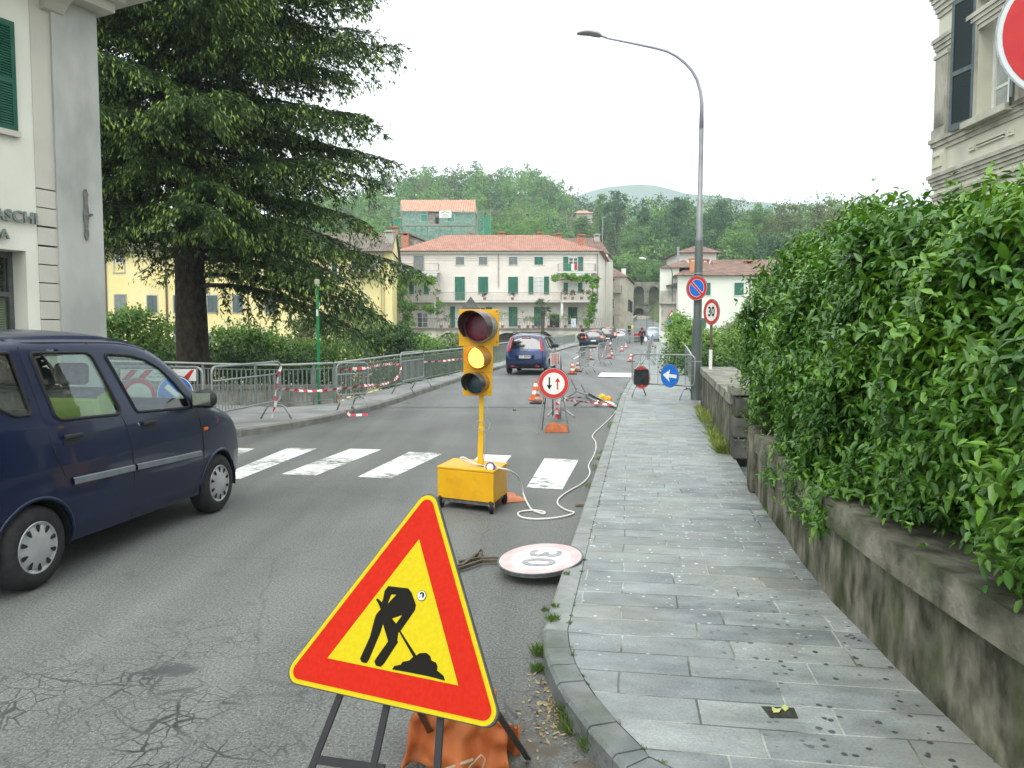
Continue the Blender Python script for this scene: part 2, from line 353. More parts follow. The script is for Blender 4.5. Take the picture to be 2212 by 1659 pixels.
leftpav = mat('left_pavement', (.26, .265, .26), (.34, .34, .33), s=2.5, rough=.7, bump=.2, bs=20, c3_=(.15, .155, .14), s3=1.1, amt3=.6)
stonew = mat('dark_stone', (.04, .039, .026), (.25, .235, .18), s=7, rough=.9, bump=1.0, bs=14, c3_=(.035, .05, .014), s3=4, amt3=.92, detail=12, lo=.36, hi=.68, stretch=(1, 1, .55))
stonetop = mat('stone_coping', (.17, .165, .14), (.30, .29, .25), s=5, rough=.9, bump=.7, bs=20, c3_=(.08, .085, .05), s3=2.2, amt3=.7, detail=8)
def rooft(name, c1, c2, c3v, per=.22):
 m, N, K, b = nodes_of(name)
 t = N.new('ShaderNodeTexCoord'); v = t.outputs['Object']
 wv = N.new('ShaderNodeTexWave'); wv.bands_direction = 'X'; wv.inputs['Scale'].default_value = .314 / per; wv.inputs['Distortion'].default_value = .6; wv.inputs['Detail Scale'].default_value = 2; K(v, wv.inputs['Vector'])
 wz = N.new('ShaderNodeTexWave'); wz.bands_direction = 'Z'; wz.wave_profile = 'SAW'; wz.inputs['Scale'].default_value = 2.1; wz.inputs['Distortion'].default_value = .5; K(v, wz.inputs['Vector'])
 n = N.new('ShaderNodeTexNoise'); n.inputs['Scale'].default_value = 1.3; n.inputs['Detail'].default_value = 8; K(v, n.inputs['Vector'])
 r = N.new('ShaderNodeValToRGB'); e = r.color_ramp.elements; e[0].position = .33; e[1].position = .7; e[0].color = (*c1, 1); e[1].color = (*c2, 1); x = e.new(.52); x.color = (*c3v, 1); K(n.outputs[0], r.inputs[0])
 r2 = N.new('ShaderNodeValToRGB'); r2.color_ramp.elements[0].color = (.72,) * 3 + (1,); r2.color_ramp.elements[1].color = (1.12,) * 3 + (1,); K(wv.outputs[0], r2.inputs[0])
 r3 = N.new('ShaderNodeValToRGB'); r3.color_ramp.elements[0].color = (.8,) * 3 + (1,); r3.color_ramp.elements[0].position = .0; r3.color_ramp.elements[1].position = .4; K(wz.outputs[0], r3.inputs[0])
 def mul(a, c):
  x = N.new('ShaderNodeMix'); x.data_type = 'RGBA'; x.blend_type = 'MULTIPLY'; x.inputs[0].default_value = 1; K(a, x.inputs[6]); K(c, x.inputs[7]); return x.outputs[2]
 K(mul(mul(r.outputs[0], r2.outputs[0]), r3.outputs[0]), b.inputs['Base Color']); b.inputs['Roughness'].default_value = .8
 bu = N.new('ShaderNodeBump'); bu.inputs['Strength'].default_value = .8; bu.inputs['Distance'].default_value = .06; K(wv.outputs[0], bu.inputs['Height']); K(bu.outputs[0], b.inputs['Normal'])
 return m
roof_orange = rooft('orange_roof_tiles', (.33, .15, .10), (.46, .24, .17), (.39, .19, .13))
roof_brown = rooft('brown_roof_tiles', (.14, .085, .06), (.30, .16, .11), (.20, .115, .085))
roof_grey = rooft('grey_brown_roof_tiles', (.11, .09, .07), (.22, .18, .14), (.16, .125, .10))
roof_light = rooft('light_terracotta_tiles', (.44, .20, .13), (.60, .33, .23), (.52, .25, .165), .45)
# ------------------------------------------------------------------ terrain
def itp(y, pts): return float(np.interp(y, [p[0] for p in pts], [p[1] for p in pts]))
KR = [(6.12, .50), (19.39, 2.72), (37.4, 6.18), (74, 13.3), (100, 18.4), (112, 20.8)]
KL = [(15.06, -3.62), (19.16, -2.85), (27.3, -1.72), (73.7, 6.2), (100, 10.8), (112, 12.8)]
RR = [(10.0, 2.87), (18.7, 4.40), (19.2, 4.5), (98, 19.9), (112, 22.6)]
RL = [(17.9, -4.12), (22.5, -3.4), (29.3, -1.95), (73.7, 5.15), (100, 9.75)]
SKY = [(-900, 470), (200, 425), (500, 425), (700, 425), (760, 432), (835, 382), (900, 380), (1000, 376), (1100, 374), (1160, 382), (1215, 398), (1250, 415), (1300, 425), (1350, 436), (1500, 446), (1600, 450), (1800, 446), (1900, 452), (2010, 475), (2600, 500), (3200, 560)]
def hill(x, y):
 px = 1106 + FPX * x / max(y, 1); py = itp(px, SKY)
 far = px < 1300
 yr = float(np.interp(px, [1180, 1400], [330, 235])); yb = float(np.interp(px, [1180, 1340, 1440], [125, 165, 112]))
 top = (724 - py) / FPX * yr + 1.7 - 9.5
 t = (y - yb) / (yr - yb)
 t = max(0, min(1, t)); t = t * t * (3 - 2 * t) * .5 + t * .5
 if y > yr: top -= (y - yr) * .12
 return max(-30, top * t)
def ss(a, b, x): t = max(0, min(1, (x - a) / (b - a))); return t * t * (3 - 2 * t)
def terrain(x, y):
 inroad = itp(y, KL) - .4 if y > 15 else -6
 near = -.55 if x < itp(y, RL) - .3 and y > 12 else -.03
 z = near
 if y > 17: z = near - 5.0 * ss(23, 34, y)
 if y > 78: z = max(-5.5, -5.5 + 5.6 * ss(76, 84, y))
 if y > 96: z = min(zr(y), 4.7 if 10 < x < 35 else 1.0) - .25
 if y > 105: z = max(z, hill(x, y))
 return z
def terrain_mesh():
 xs = np.concatenate([np.linspace(-1500, -400, 6)[:-1], np.linspace(-400, -40, 37)[:-1], np.linspace(-40, 60, 51)[:-1], np.linspace(60, 400, 35)[:-1], np.linspace(400, 1500, 6)])
 ys = np.concatenate([np.linspace(-400, -10, 6)[:-1], np.linspace(-10, 40, 51)[:-1], np.linspace(40, 120, 41)[:-1], np.linspace(120, 420, 61)[:-1], np.linspace(420, 1700, 9)])
 m = MB(); nx = len(xs)
 for y in ys:
  for x in xs: m.v.append((x, y, terrain(x, y)))
 for j in range(len(ys) - 1):
  for i in range(nx - 1):
   a = j * nx + i; m.f.append((a, a + 1, a + nx + 1, a + nx)); m.m.append(0)
 return m
grass_m = mat('ground_grass', (.05, .075, .022), (.11, .13, .055), s=.8, rough=.95, bump=.5, bs=6, c3_=(.12, .10, .07), s3=.5, amt3=.4)
tag(terrain_mesh().build('ground', grass_m, smooth=True), kind='structure')
mr = MB(); mr.quad((-300, 33.5, -4.7), (300, 33.5, -4.7), (300, 79, -4.7), (-300, 79, -4.7))
tag(mr.build('river', mat('river_water', (.05, .07, .05), (.08, .10, .07), s=.4, rough=.08, bump=.2, bs=3)), kind='structure')
# distant mountain
mm_ = MB(); prof = [(700, 560), (1000, 520), (1180, 450), (1240, 424), (1290, 410), (1350, 398), (1385, 397), (1430, 405), (1500, 420), (1560, 426), (1640, 436), (1760, 452), (1900, 490), (2200, 560), (2700, 640)]
nn_ = 60
for j, (Y, k) in enumerate(((1150, 0), (1270, .55), (1400, 1.0), (1520, .6), (1640, 0))):
 for i in range(nn_):
  px = 700 + 2000 * i / (nn_ - 1); py = itp(px, prof) + 2 * math.sin(i * 1.7) * k; p = D(px, py, 1400)
  mm_.v.append((p.x * Y / 1400, Y, -60 + (p.z + 60) * k))
for j in range(4):
 for i in range(nn_ - 1): a = j * nn_ + i; mm_.f.append((a, a + 1, a + nn_ + 1, a + nn_)); mm_.m.append(0)
tag(mm_.build('mountain', mat('mountain_wood', (.05, .09, .05), (.09, .13, .08), s=.01, rough=1), smooth=True), kind='structure')
# ------------------------------------------------------------------ road, kerbs, pavements
def sheet(name, stations, m, mi_off=0.0):
 b = MB()
 for i, (a, c) in enumerate(stations): b.v += [tuple(a), tuple(c)]
 for i in range(len(stations) - 1): b.f.append((2 * i, 2 * i + 1, 2 * i + 3, 2 * i + 2)); b.m.append(0)
 return tag(b.build(name, m), kind='structure')
b = MB(); b.quad((-60, -30, 0), (14, -30, 0), (14, 12, 0), (-60, 12, 0)); b.quad((-60, 12, 0), (4.9, 12, 0), (4.9, 18.2, 0), (-4.35, 18.2, 0))
tag(b.build('road', asp_near), kind='structure')
ys = [18.2, 19, 20, 21.2] + list(range(24, 101, 4))
sheet('bridge_road', [((itp(y, KL) - .1, y, zr(y)), (itp(y, KR) + .1, y, zr(y))) for y in ys], asp_far)
rampy = [100, 104, 110, 118, 126, 134, 142, 150]
def rampx(y): return (itp(y, [(100, 10.8), (118, 17.2), (150, 24.2)]), itp(y, [(100, 18.4), (118, 22.4), (150, 28.9)]))
sheet('ramp_road', [((rampx(y)[0], y, zr(y)), (rampx(y)[1], y, zr(y))) for y in rampy], asp_far)
# bridge body
bb = MB()
for y0, y1 in zip(ys[:-1], ys[1:]):
 p = []
 for z_ in (-1.0, -.012):
  for y, (aa, cc) in ((y0, (RL, RR)), (y1, (RL, RR))): pass
  x0a, x0b, x1a, x1b = itp(y0, RL) - .25, itp(y0, RR) + .25, itp(y1, RL) - .25, itp(y1, RR) + .25
  p += [(x0a, y0, zr(y0) + z_), (x0b, y0, zr(y0) + z_), (x1b, y1, zr(y1) + z_), (x1a, y1, zr(y1) + z_)]
 bb.hexa(p)
for y in (38, 56, 74):
 bb.box(((itp(y, RL) + itp(y, RR)) / 2, y, -3), (10.5, 2.2, 5.5), Matrix.Rotation(-.17, 3, 'Z'))
o = bb.build('bridge', mat('bridge_concrete', (.26, .26, .24), (.36, .35, .33), s=1.5, rough=.85)); tag(o, 'long level road bridge crossing the river towards the town', 'bridge')
# right pavement: outer (top) kerb line near the camera bends away
c1r = C(1300, 960, 1.728)
bend = [G(*c1r(x, y), up=.12) for x, y in ((100, 1058), (103, 1138), (125, 1215), (160, 1290), (205, 1365), (290, 1480), (400, 1600), (450, 1659))]
bend = [(p.x, p.y) for p in bend]
outer = [(1.05, 2.05), (1.7, 1.5), (3.0, 1.0), (8, .2)][::-1] + bend[::-1] + [(itp(y, KR), y) for y in (5.2, 6.12)][1:] + [(itp(y, KR), y) for y in (8, 10, 12, 14, 16, 18.2, 19.4, 21.2)] + [(itp(y, KR), y) for y in range(24, 101, 4)]
KW = .13
def offset(line, d):
 r = []
 for i, p in enumerate(line):
  a = Vector(line[max(i - 1, 0)]); c = Vector(line[min(i + 1, len(line) - 1)]); t = (c - a).normalized(); r.append((p[0] + t.y * d, p[1] - t.x * d))
 return r
inner = offset(outer, KW)
# kerb stones: one continuous kerb, cut every half metre by open joints
def kerb(name, line, wdt, m, seg, joint=.008, h=.12):
 b = MB(); pts = [Vector(p) for p in line]; acc = []
 # resample
 out_ = [pts[0]]; 
 for a, c in zip(pts[:-1], pts[1:]):
  n = max(1, int(round((c - a).length / seg)))
  for k in range(1, n + 1): out_.append(a + (c - a) * k / n)
 off = offset([(p.x, p.y) for p in out_], wdt)
 for i in range(len(out_) - 1):
  a, c = out_[i], out_[i + 1]; ai, ci = Vector(off[i]), Vector(off[i + 1]); d = (c - a).normalized() * joint / 2
  a2, c2_, ai2, ci2 = a + d, c - d, ai + d, ci - d; za, zc = zr(a.y), zr(c.y); j = random.uniform(-.003, .003) if seg < 1 else 0
  cx, cy = (a2 - ai2).normalized() * .015, (c2_ - ci2).normalized() * .015
  vs = [(a2.x, a2.y, za - .1), (c2_.x, c2_.y, zc - .1), (ci2.x, ci2.y, zc - .1), (ai2.x, ai2.y, za - .1),
    (a2.x, a2.y, za + h - .015 + j), (c2_.x, c2_.y, zc + h - .015 + j), (ci2.x, ci2.y, zc + h + j), (ai2.x, ai2.y, za + h + j),
    (a2.x - cx.x, a2.y - cx.y, za + h + j), (c2_.x - cy.x, c2_.y - cy.y, zc + h + j)]
  b.add(vs, [(0, 1, 5, 4), (4, 5, 9, 8), (8, 9, 6, 7), (1, 2, 6, 9, 5), (0, 4, 8, 7, 3), (2, 3, 7, 6)])
 return tag(b.build(name, m), kind='structure')
kerb('kerb', outer[:12], KW, kerb_dark, .34)
kerb('kerb', outer[11:], KW, kerb_mat, .9)
# slabs surface
b = MB()
def wallx(y): return itp(y, [(-5, 2.2), (1.5, 1.82), (2.64, 1.81), (2.92, 1.82), (3.51, 1.83), (4.53, 1.90), (7.08, 2.32), (8.0, 2.46), (10.06, 2.88), (18.7, 4.45), (19.2, 4.6), (98, 20.0), (112, 22.6)]) + .03
inn = [p for p in inner if True]
poly = inn + [(wallx(y), y) for y in list(range(100, 20, -4)) + [21.2, 19.4, 18, 14, 10, 8, 7, 5.8, 4.5, 3.5, 2.9, 2.4]] + [(2.0, 1.4), (8, .35)]
# build as strips in y to follow the road's rise
ystat = sorted(set([round(p[1], 3) for p in inn if p[1] > 2.0] + [2.05, 2.4, 2.7] + [21.2] + list(range(24, 101, 4))))
il = sorted([(p[1], p[0]) for p in inn if p[1] > 1.0])
def innerx(y):
 return float(np.interp(y, [q[0] for q in il], [q[1] for q in il]))
il = [(q[0], q[1]) for q in il]
for y0, y1 in zip(ystat[:-1], ystat[1:]):
 b.quad((innerx(y0) + .004, y0, zr(y0) + .119), (wallx(y0), y0, zr(y0) + .119), (wallx(y1), y1, zr(y1) + .119), (innerx(y1) + .004, y1, zr(y1) + .119))
y0 = ystat[0]; b.quad((innerx(y0) + .004, y0, .119), (1.75, 1.62, .119), (8, .35, .119), (wallx(y0) + .0, y0, .119))
tag(b.build('pavement', slab_mat), kind='structure')
b = MB(); b.quad((.3, 2.0, .02), (3, 1.2, .02), (4.6, 18, .02), (2.8, 18.5, .02)); tag(b.build('pavement_bed', kerb_dark), kind='structure')
# left pavement
kl = [(-16, 2.0), (-12, 5.5), (-8.6, 8.6), (-6.3, 11.0), (-5.25, 12.2), (-4.52, 12.9), (-4.0, 14.0), (-3.62, 15.06), (-3.2, 17), (-2.85, 19.16)] + [(itp(y, KL), y) for y in (21.2,)] + [(itp(y, KL), y) for y in range(24, 101, 4)]
kl_in = offset(kl, -.14)
kerb('kerb', kl, -.14, mat('left_kerb_stone', (.17, .165, .15), (.25, .24, .22), s=4, rough=.8, bump=.4, bs=20, c3_=(.10, .11, .06), s3=1.5, amt3=.5), 1.0)
b = MB()
nearL = [(-30, 6), (-24, 12), (-16, 19.5), (-8.6, 18.7), (-6.6, 17.6), (-4.95, 16.95), (-4.3, 17.75), (-4.12, 18)]
ki = [p for p in kl_in if p[1] < 18]
pol = [(p[0], p[1], .119) for p in ki] + [(p[0], p[1], .119) for p in nearL[::-1]]
b.add(pol, [tuple(range(len(pol)))])
stl = [(kl_in[8][0], kl_in[8][1])] + [p for p in kl_in if p[1] > 18]
def rlx(y): return itp(y, RL) - .12
prevp = None
for p in stl:
 if p[1] < 17.5: q = (-4.05, 17.6, .119 + zr(17.6))
 else: q = (rlx(p[1]), p[1], .119 + zr(p[1]))
 cur = (q, (p[0], p[1], zr(p[1]) + .119))
 if prevp: b.quad(prevp[1], cur[1], cur[0], prevp[0])
 prevp = cur
tag(b.build('pavement', leftpav), kind='structure')
# crossing stripes: worn paint
m, N, K, bs_ = nodes_of('worn_white_paint')
t = N.new('ShaderNodeTexCoord'); n1 = N.new('ShaderNodeTexNoise'); n1.inputs['Scale'].default_value = 9; n1.inputs['Detail'].default_value = 9; n1.inputs['Roughness'].default_value = .75
qm = N.new('ShaderNodeMapping'); qm.inputs['Scale'].default_value = (.7, 2.2, 1); K(t.outputs['Object'], qm.inputs[0]); K(qm.outputs[0], n1.inputs['Vector'])
n2 = N.new('ShaderNodeTexNoise'); n2.inputs['Scale'].default_value = 1.1; K(t.outputs['Object'], n2.inputs['Vector'])
ma = N.new('ShaderNodeMath'); ma.operation = 'MULTIPLY_ADD'; ma.inputs[1].default_value = .45; K(n2.outputs[0], ma.inputs[0]); K(n1.outputs[0], ma.inputs[2])
rr = N.new('ShaderNodeValToRGB'); rr.color_ramp.elements[0].position = .765; rr.color_ramp.elements[1].position = .82; rr.color_ramp.elements[0].color = (0, 0, 0, 1); K(ma.outputs[0], rr.inputs[0])
trn = N.new('ShaderNodeBsdfTransparent'); ms = N.new('ShaderNodeMixShader'); bs_.inputs['Base Color'].default_value = (.66, .67, .65, 1); bs_.inputs['Roughness'].default_value = .6
K(rr.outputs[0], ms.inputs[0]); K(bs_.outputs[0], ms.inputs[1]); K(trn.outputs[0], ms.inputs[2]); K(ms.outputs[0], N['Material Output'].inputs['Surface'])
worn = m
b = MB()
def strip4(pts, up=.004):
 b.add([tuple(G(*p, up=up)) for p in pts], [(0, 1, 2, 3)])
c_a = lambda x, y: (x, y)
strip4([(1137, 1053), (1215, 1057), (1250, 993), (1176, 990)])
strip4([(985, 1030), (1062, 1035), (1105, 984), (1037, 981)])
strip4([(772, 1030), (845, 1033), (958, 979), (884, 976)])
strip4([(608, 1024), (682, 1027), (824, 971), (757, 969)])
strip4([(460, 1034), (520, 1034), (684, 969), (622, 967)])
strip4([(330, 1030), (400, 1030), (550, 969), (500, 967)])
tag(b.build('road_marking', worn), kind='structure')
b = MB(); strip4([(1238, 775), (1241, 775.5), (1258, 765.5), (1256, 765)], .006); tag(b.build('road_marking', worn), kind='structure')
# ------------------------------------------------------------------ foliage
def unit(a): return a / np.maximum(np.linalg.norm(a, axis=1, keepdims=True), 1e-9)
def leafmesh(name, Cn, Dn, Nn, Ln, Wn, m, parent=None, fold=False, droop=0.0):
 n = len(Cn); Dn = unit(Dn); Nn = unit(Nn - Dn * np.sum(Nn * Dn, axis=1, keepdims=True)); S = np.cross(Dn, Nn)
 Ln = np.broadcast_to(Ln, n)[:, None]; Wn = np.broadcast_to(Wn, n)[:, None]
 if fold:
  P = [Cn, Cn + Dn * Ln * .30 + S * Wn * .48 + Nn * Wn * .16, Cn + Dn * Ln * .68 + S * Wn * .36 + Nn * (Wn * .10 - Ln * droop * .4),
    Cn + Dn * Ln - Nn * Ln * droop, Cn + Dn * Ln * .68 - S * Wn * .36 + Nn * (Wn * .10 - Ln * droop * .4), Cn + Dn * Ln * .30 - S * Wn * .48 + Nn * Wn * .16]
  F = [(0, 1, 2, 3), (0, 3, 4, 5)]
 else:
  P = [Cn, Cn + Dn * Ln * .45 + S * Wn * .5, Cn + Dn * Ln, Cn + Dn * Ln * .45 - S * Wn * .5]; F = [(0, 1, 2, 3)]
 k = len(P); V = np.stack(P, 1).reshape(-1, 3).astype(np.float32); F = np.array(F)
 idx = (np.arange(n)[:, None, None] * k + F[None]).reshape(-1).astype(np.int32); nf = n * len(F)
 me = bpy.data.meshes.new(name); me.vertices.add(len(V)); me.vertices.foreach_set('co', V.reshape(-1))
 me.loops.add(len(idx)); me.loops.foreach_set('vertex_index', idx); me.polygons.add(nf)
 me.polygons.foreach_set('loop_start', np.arange(nf, dtype=np.int32) * 4); me.update(calc_edges=True); me.validate()
 me.materials.append(m); o = bpy.data.objects.new(name, me); return link(o, parent)
def rdir(n): return unit(rng.normal(size=(n, 3)))
def crown_leaves(blobs, nclump, per, cr, leafL, shell=.35):
 """points in leaf clumps spread over the outer part of a few ellipsoids; returns centre, outward normal"""
 bl = np.array(blobs, float); wts = bl[:, 3] * bl[:, 4] + bl[:, 4] * bl[:, 5] + bl[:, 3] * bl[:, 5]; pick = rng.choice(len(bl), nclump, p=wts / wts.sum()); B = bl[pick]
 d = rdir(nclump); d[:, 2] = np.where(d[:, 2] < -.45, -d[:, 2], d[:, 2]); rad = 1 - shell * rng.random(nclump) ** 1.6
 cc = B[:, :3] + d * B[:, 3:6] * rad[:, None]; size = cr * (.55 + .9 * rng.random(nclump))
 C_ = np.repeat(cc, per, 0); sz = np.repeat(size, per)[:, None]; dd = np.repeat(d, per, 0); n = len(C_)
 off = rdir(n) * (rng.random((n, 1)) ** .45) * sz * np.array([1, 1, .62]); P = C_ + off
 N_ = unit(unit(off) * .8 + dd * .7 + rng.normal(size=(n, 3)) * .35 + np.array([0, 0, .35]))
 D_ = unit(rdir(n) + unit(off) * .6 + np.array([0, 0, -.15]))
 return P, D_, N_
LEAFM = {}
def leafmat(name, a, mid, c, s=.7, tr=.22, rough=.55): return mat(name, a, c, s=s, c3_=mid, island=True, rough=rough, trans=tr, spec=.35)
lm_bush = leafmat('bush_leaf', (.05, .12, .02), (.12, .24, .04), (.22, .36, .07))
lm_dark = leafmat('dark_bush_leaf', (.02, .05, .015), (.04, .095, .025), (.08, .15, .03))
lm_yel = leafmat('pale_bush_leaf', (.07, .12, .04), (.14, .20, .075), (.25, .30, .13))
lm_vine = leafmat('vine_leaf', (.06, .15, .02), (.12, .26, .03), (.2, .38, .05))
lm_wood = [leafmat('wood_leaf_a', (.045, .12, .03), (.09, .21, .045), (.16, .30, .06), s=.18, tr=.12, rough=.7), leafmat('wood_leaf_b', (.065, .15, .03), (.12, .25, .05), (.20, .34, .07), s=.15, tr=.12, rough=.7),
   leafmat('wood_leaf_c', (.026, .075, .03), (.048, .115, .045), (.08, .17, .05), s=.2, tr=.1, rough=.7), leafmat('wood_leaf_d', (.07, .095, .035), (.11, .14, .05), (.17, .20, .075), s=.2, tr=.12, rough=.7)]
bark = mat('bark', (.035, .028, .02), (.085, .07, .052), s=7, rough=.95, bump=1.0, bs=16, stretch=(1, 1, .35))
def tree(name, base, blobs, nclump, per, cr, L_, W_, lmat, label, cat, group=None, trunk=.12, limbs=4):
 """blobs are in world metres; the root stands at base"""
 r = empty(name, base, label, cat, group); bx, by, bz = base
 zt = min(b_[2] for b_ in blobs); tb = MB(); top = Vector((sum(b_[0] for b_ in blobs) / len(blobs) - bx, sum(b_[1] for b_ in blobs) / len(blobs) - by, zt - bz))
 tb.tube([(0, 0, -.3), top * .4 + Vector((.03, 0, 0)), top], [trunk, trunk * .8, trunk * .55], 8)
 for i in range(min(limbs * len(blobs), 14)):
  b_ = blobs[i % len(blobs)]; e = Vector((b_[0] - bx, b_[1] - by, b_[2] - bz)) + Vector(rdir(1)[0]) * b_[3] * .7
  s_ = top * random.uniform(.4, 1); tb.tube([s_, s_.lerp(e, .5) + Vector((0, 0, .1 * b_[5])), e], [trunk * .4, trunk * .25, trunk * .08], 5)
 tb.build('trunk', bark, r, smooth=True)
 P, D_, N_ = crown_leaves([(b_[0] - bx, b_[1] - by, b_[2] - bz) + tuple(b_[3:]) for b_ in blobs], nclump, per, cr, L_)
 n = len(P); leafmesh('crown', P, D_, N_, L_ * (.6 + .8 * rng.random(n)), W_ * (.6 + .8 * rng.random(n)), lmat, r)
 return r
def gz(x, y): return terrain(x, y)
# ---- the big fir: trunk, drooping limbs and hanging sprays
TX, TY = D(418, 800, 22.0).x, 22.0; TZ = gz(TX, TY)
fir = empty('fir_tree', (TX, TY, TZ), 'huge dark green fir with drooping branches and a thick bare lower trunk', 'tree')
tb = MB(); tp = [(0, 0, -.4, .62), (0, 0, .2, .50), (.0, 0, 1.2, .445), (-.02, 0, 2.6, .43), (-.03, 0, 4.2, .39), (.0, 0, 6.5, .33), (.15, 0, 9.5, .25), (.2, 0, 13, .15), (.2, 0, 17, .04)]
tb.tube([p[:3] for p in tp], [p[3] for p in tp], 22)
tb.build('trunk', mat('fir_bark', (.028, .022, .017), (.075, .06, .045), s=9, rough=.95, bump=1.3, bs=13, stretch=(1, 1, .6)), fir, smooth=True)
lb = MB(); SP = []; SD = []; SN = []; SL = []; SW = []; TPp = []; TD = []
def env(z, az):   # branch reach by height and side
 c = math.cos(az)       # +x towards the road
 r = np.interp(z, [3.3, 4.2, 5.0, 6.0, 7.0, 9.0, 12, 15, 17.2], [4.6, 5.5, 5.2, 4.7, 4.7, 5.6, 6.0, 4.8, 1])
 if c > .25: r *= 1.06 if 4.6 < z < 8.5 else .94
 return float(r)
zb = 3.5; k = 0; z = zb
while z < 16.8:
 nb_ = 6 if z < 12 else 5
 for j in range(nb_):
  az = 2.39996 * k + rng.normal() * .12; k += 1; zz = z + rng.random() * .45
  toward = math.cos(az); reach = env(zz, az) * (.76 + .34 * rng.random()); low = toward > .72 and zz < 6.2
  front = -math.sin(az)
  if zz < 4.7 and toward < .72: continue
  if zz < 4.6 and abs(toward) < .5 and front > .3: continue      # the lower trunk stays bare towards the street
  up0 = .10 + .10 * rng.random(); droop = (.34 + .16 * rng.random() + (.22 if low else 0)) if zz < 9 else .2
  if low: reach *= 1.03
  pts = []
  for q in range(9):
   f = q / 8; r_ = reach * f; pts.append(Vector((r_ * math.cos(az + .06 * math.sin(f * 3 + k)), r_ * math.sin(az + .06 * math.sin(f * 3 + k)), zz + up0 * r_ - droop * reach * f * f * .55 + (.12 * reach * max(0, f - .75)))))
  lb.tube(pts, [max(.012, .075 * (1 - q / 8.6)) * (1 if zz < 12 else .6) for q in range(9)], 5)
  side0 = Vector((-math.sin(az), math.cos(az), 0))
  nt_ = int(reach * 7.5)
  for t_ in range(nt_):
   f = .16 + .84 * (t_ + rng.random()) / nt_; i0 = min(7, int(f * 8)); a = pts[i0].lerp(pts[i0 + 1], f * 8 - i0)
   ax = (pts[i0 + 1] - pts[i0]).normalized(); sd = 1 if t_ % 2 else -1
   ln = reach * (.30 * (1 - f) + .10) * (.6 + .7 * rng.random()) + .18
   dr = (ax * (.75 + .3 * rng.random()) + side0 * sd * (.8 + .3 * rng.random())).normalized()
   ns = max(3, int(ln * 11)); 
   for s_ in range(ns):
    g = (s_ + rng.random()) / ns; p = a + dr * ln * g; p = Vector((p.x, p.y, p.z - ln * g * g * .42 + rng.normal() * .02))
    for rep in range(5):
     dd = dr * .8 + Vector((rng.normal() * .55, rng.normal() * .55, -.35 - .35 * rng.random() * g + rng.normal() * .2))
     SP.append(p); SD.append(dd); SN.append((rng.normal() * .5, rng.normal() * .5, 1.0)); SL.append(.13 + .12 * rng.random()); SW.append(.030 + .025 * rng.random())
   # hanging curtains under the twig
   if rng.random() < .8:
    hl = .22 + .55 * rng.random(); p0 = a + dr * ln * (.3 + .6 * rng.random()); p0.z -= ln * .15
    for s_ in range(int(hl * 30)):
     g = rng.random(); SP.append(p0 + Vector((rng.normal() * .06, rng.normal() * .06, -hl * g))); SD.append((rng.normal() * .5, rng.normal() * .5, -1)); SN.append((rng.normal(), rng.normal(), .3)); SL.append(.10 + .07 * rng.random()); SW.append(.03 + .02 * rng.random())
   e = a + dr * ln; e.z -= ln * .42
   for rep in range(6):
    TPp.append(e + Vector((rng.normal() * .14, rng.normal() * .14, rng.normal() * .09))); TD.append((dr.x * .35 + rng.normal() * .25, dr.y * .35 + rng.normal() * .25, -.95))
 z += .44
lb.build('limbs', bark, fir, smooth=True)
SP = np.array([tuple(p) for p in SP]); SD = np.array([tuple(p) for p in SD]); SN = np.array([tuple(p) for p in SN])
keep = ~((SP[:, 1] + TY > 21.2) & False)
fm = leafmat('fir_needles', (.016, .040, .012), (.040, .085, .020), (.105, .17, .038), s=.55, tr=.10, rough=.6)
leafmesh('needle_sprays', SP, SD, SN, np.array(SL), np.array(SW), fm, fir)
TPp = np.array([tuple(p) for p in TPp]); TD = np.array(TD, float); n = len(TPp)
leafmesh('new_shoots', TPp, TD, rng.normal(size=(n, 3)), .10 + .06 * rng.random(n), .030 + .016 * rng.random(n), leafmat('fir_new_shoots', (.12, .19, .03), (.20, .30, .05), (.30, .40, .08), s=.8, tr=.25), fir)
print('fir sprays', len(SP), n)
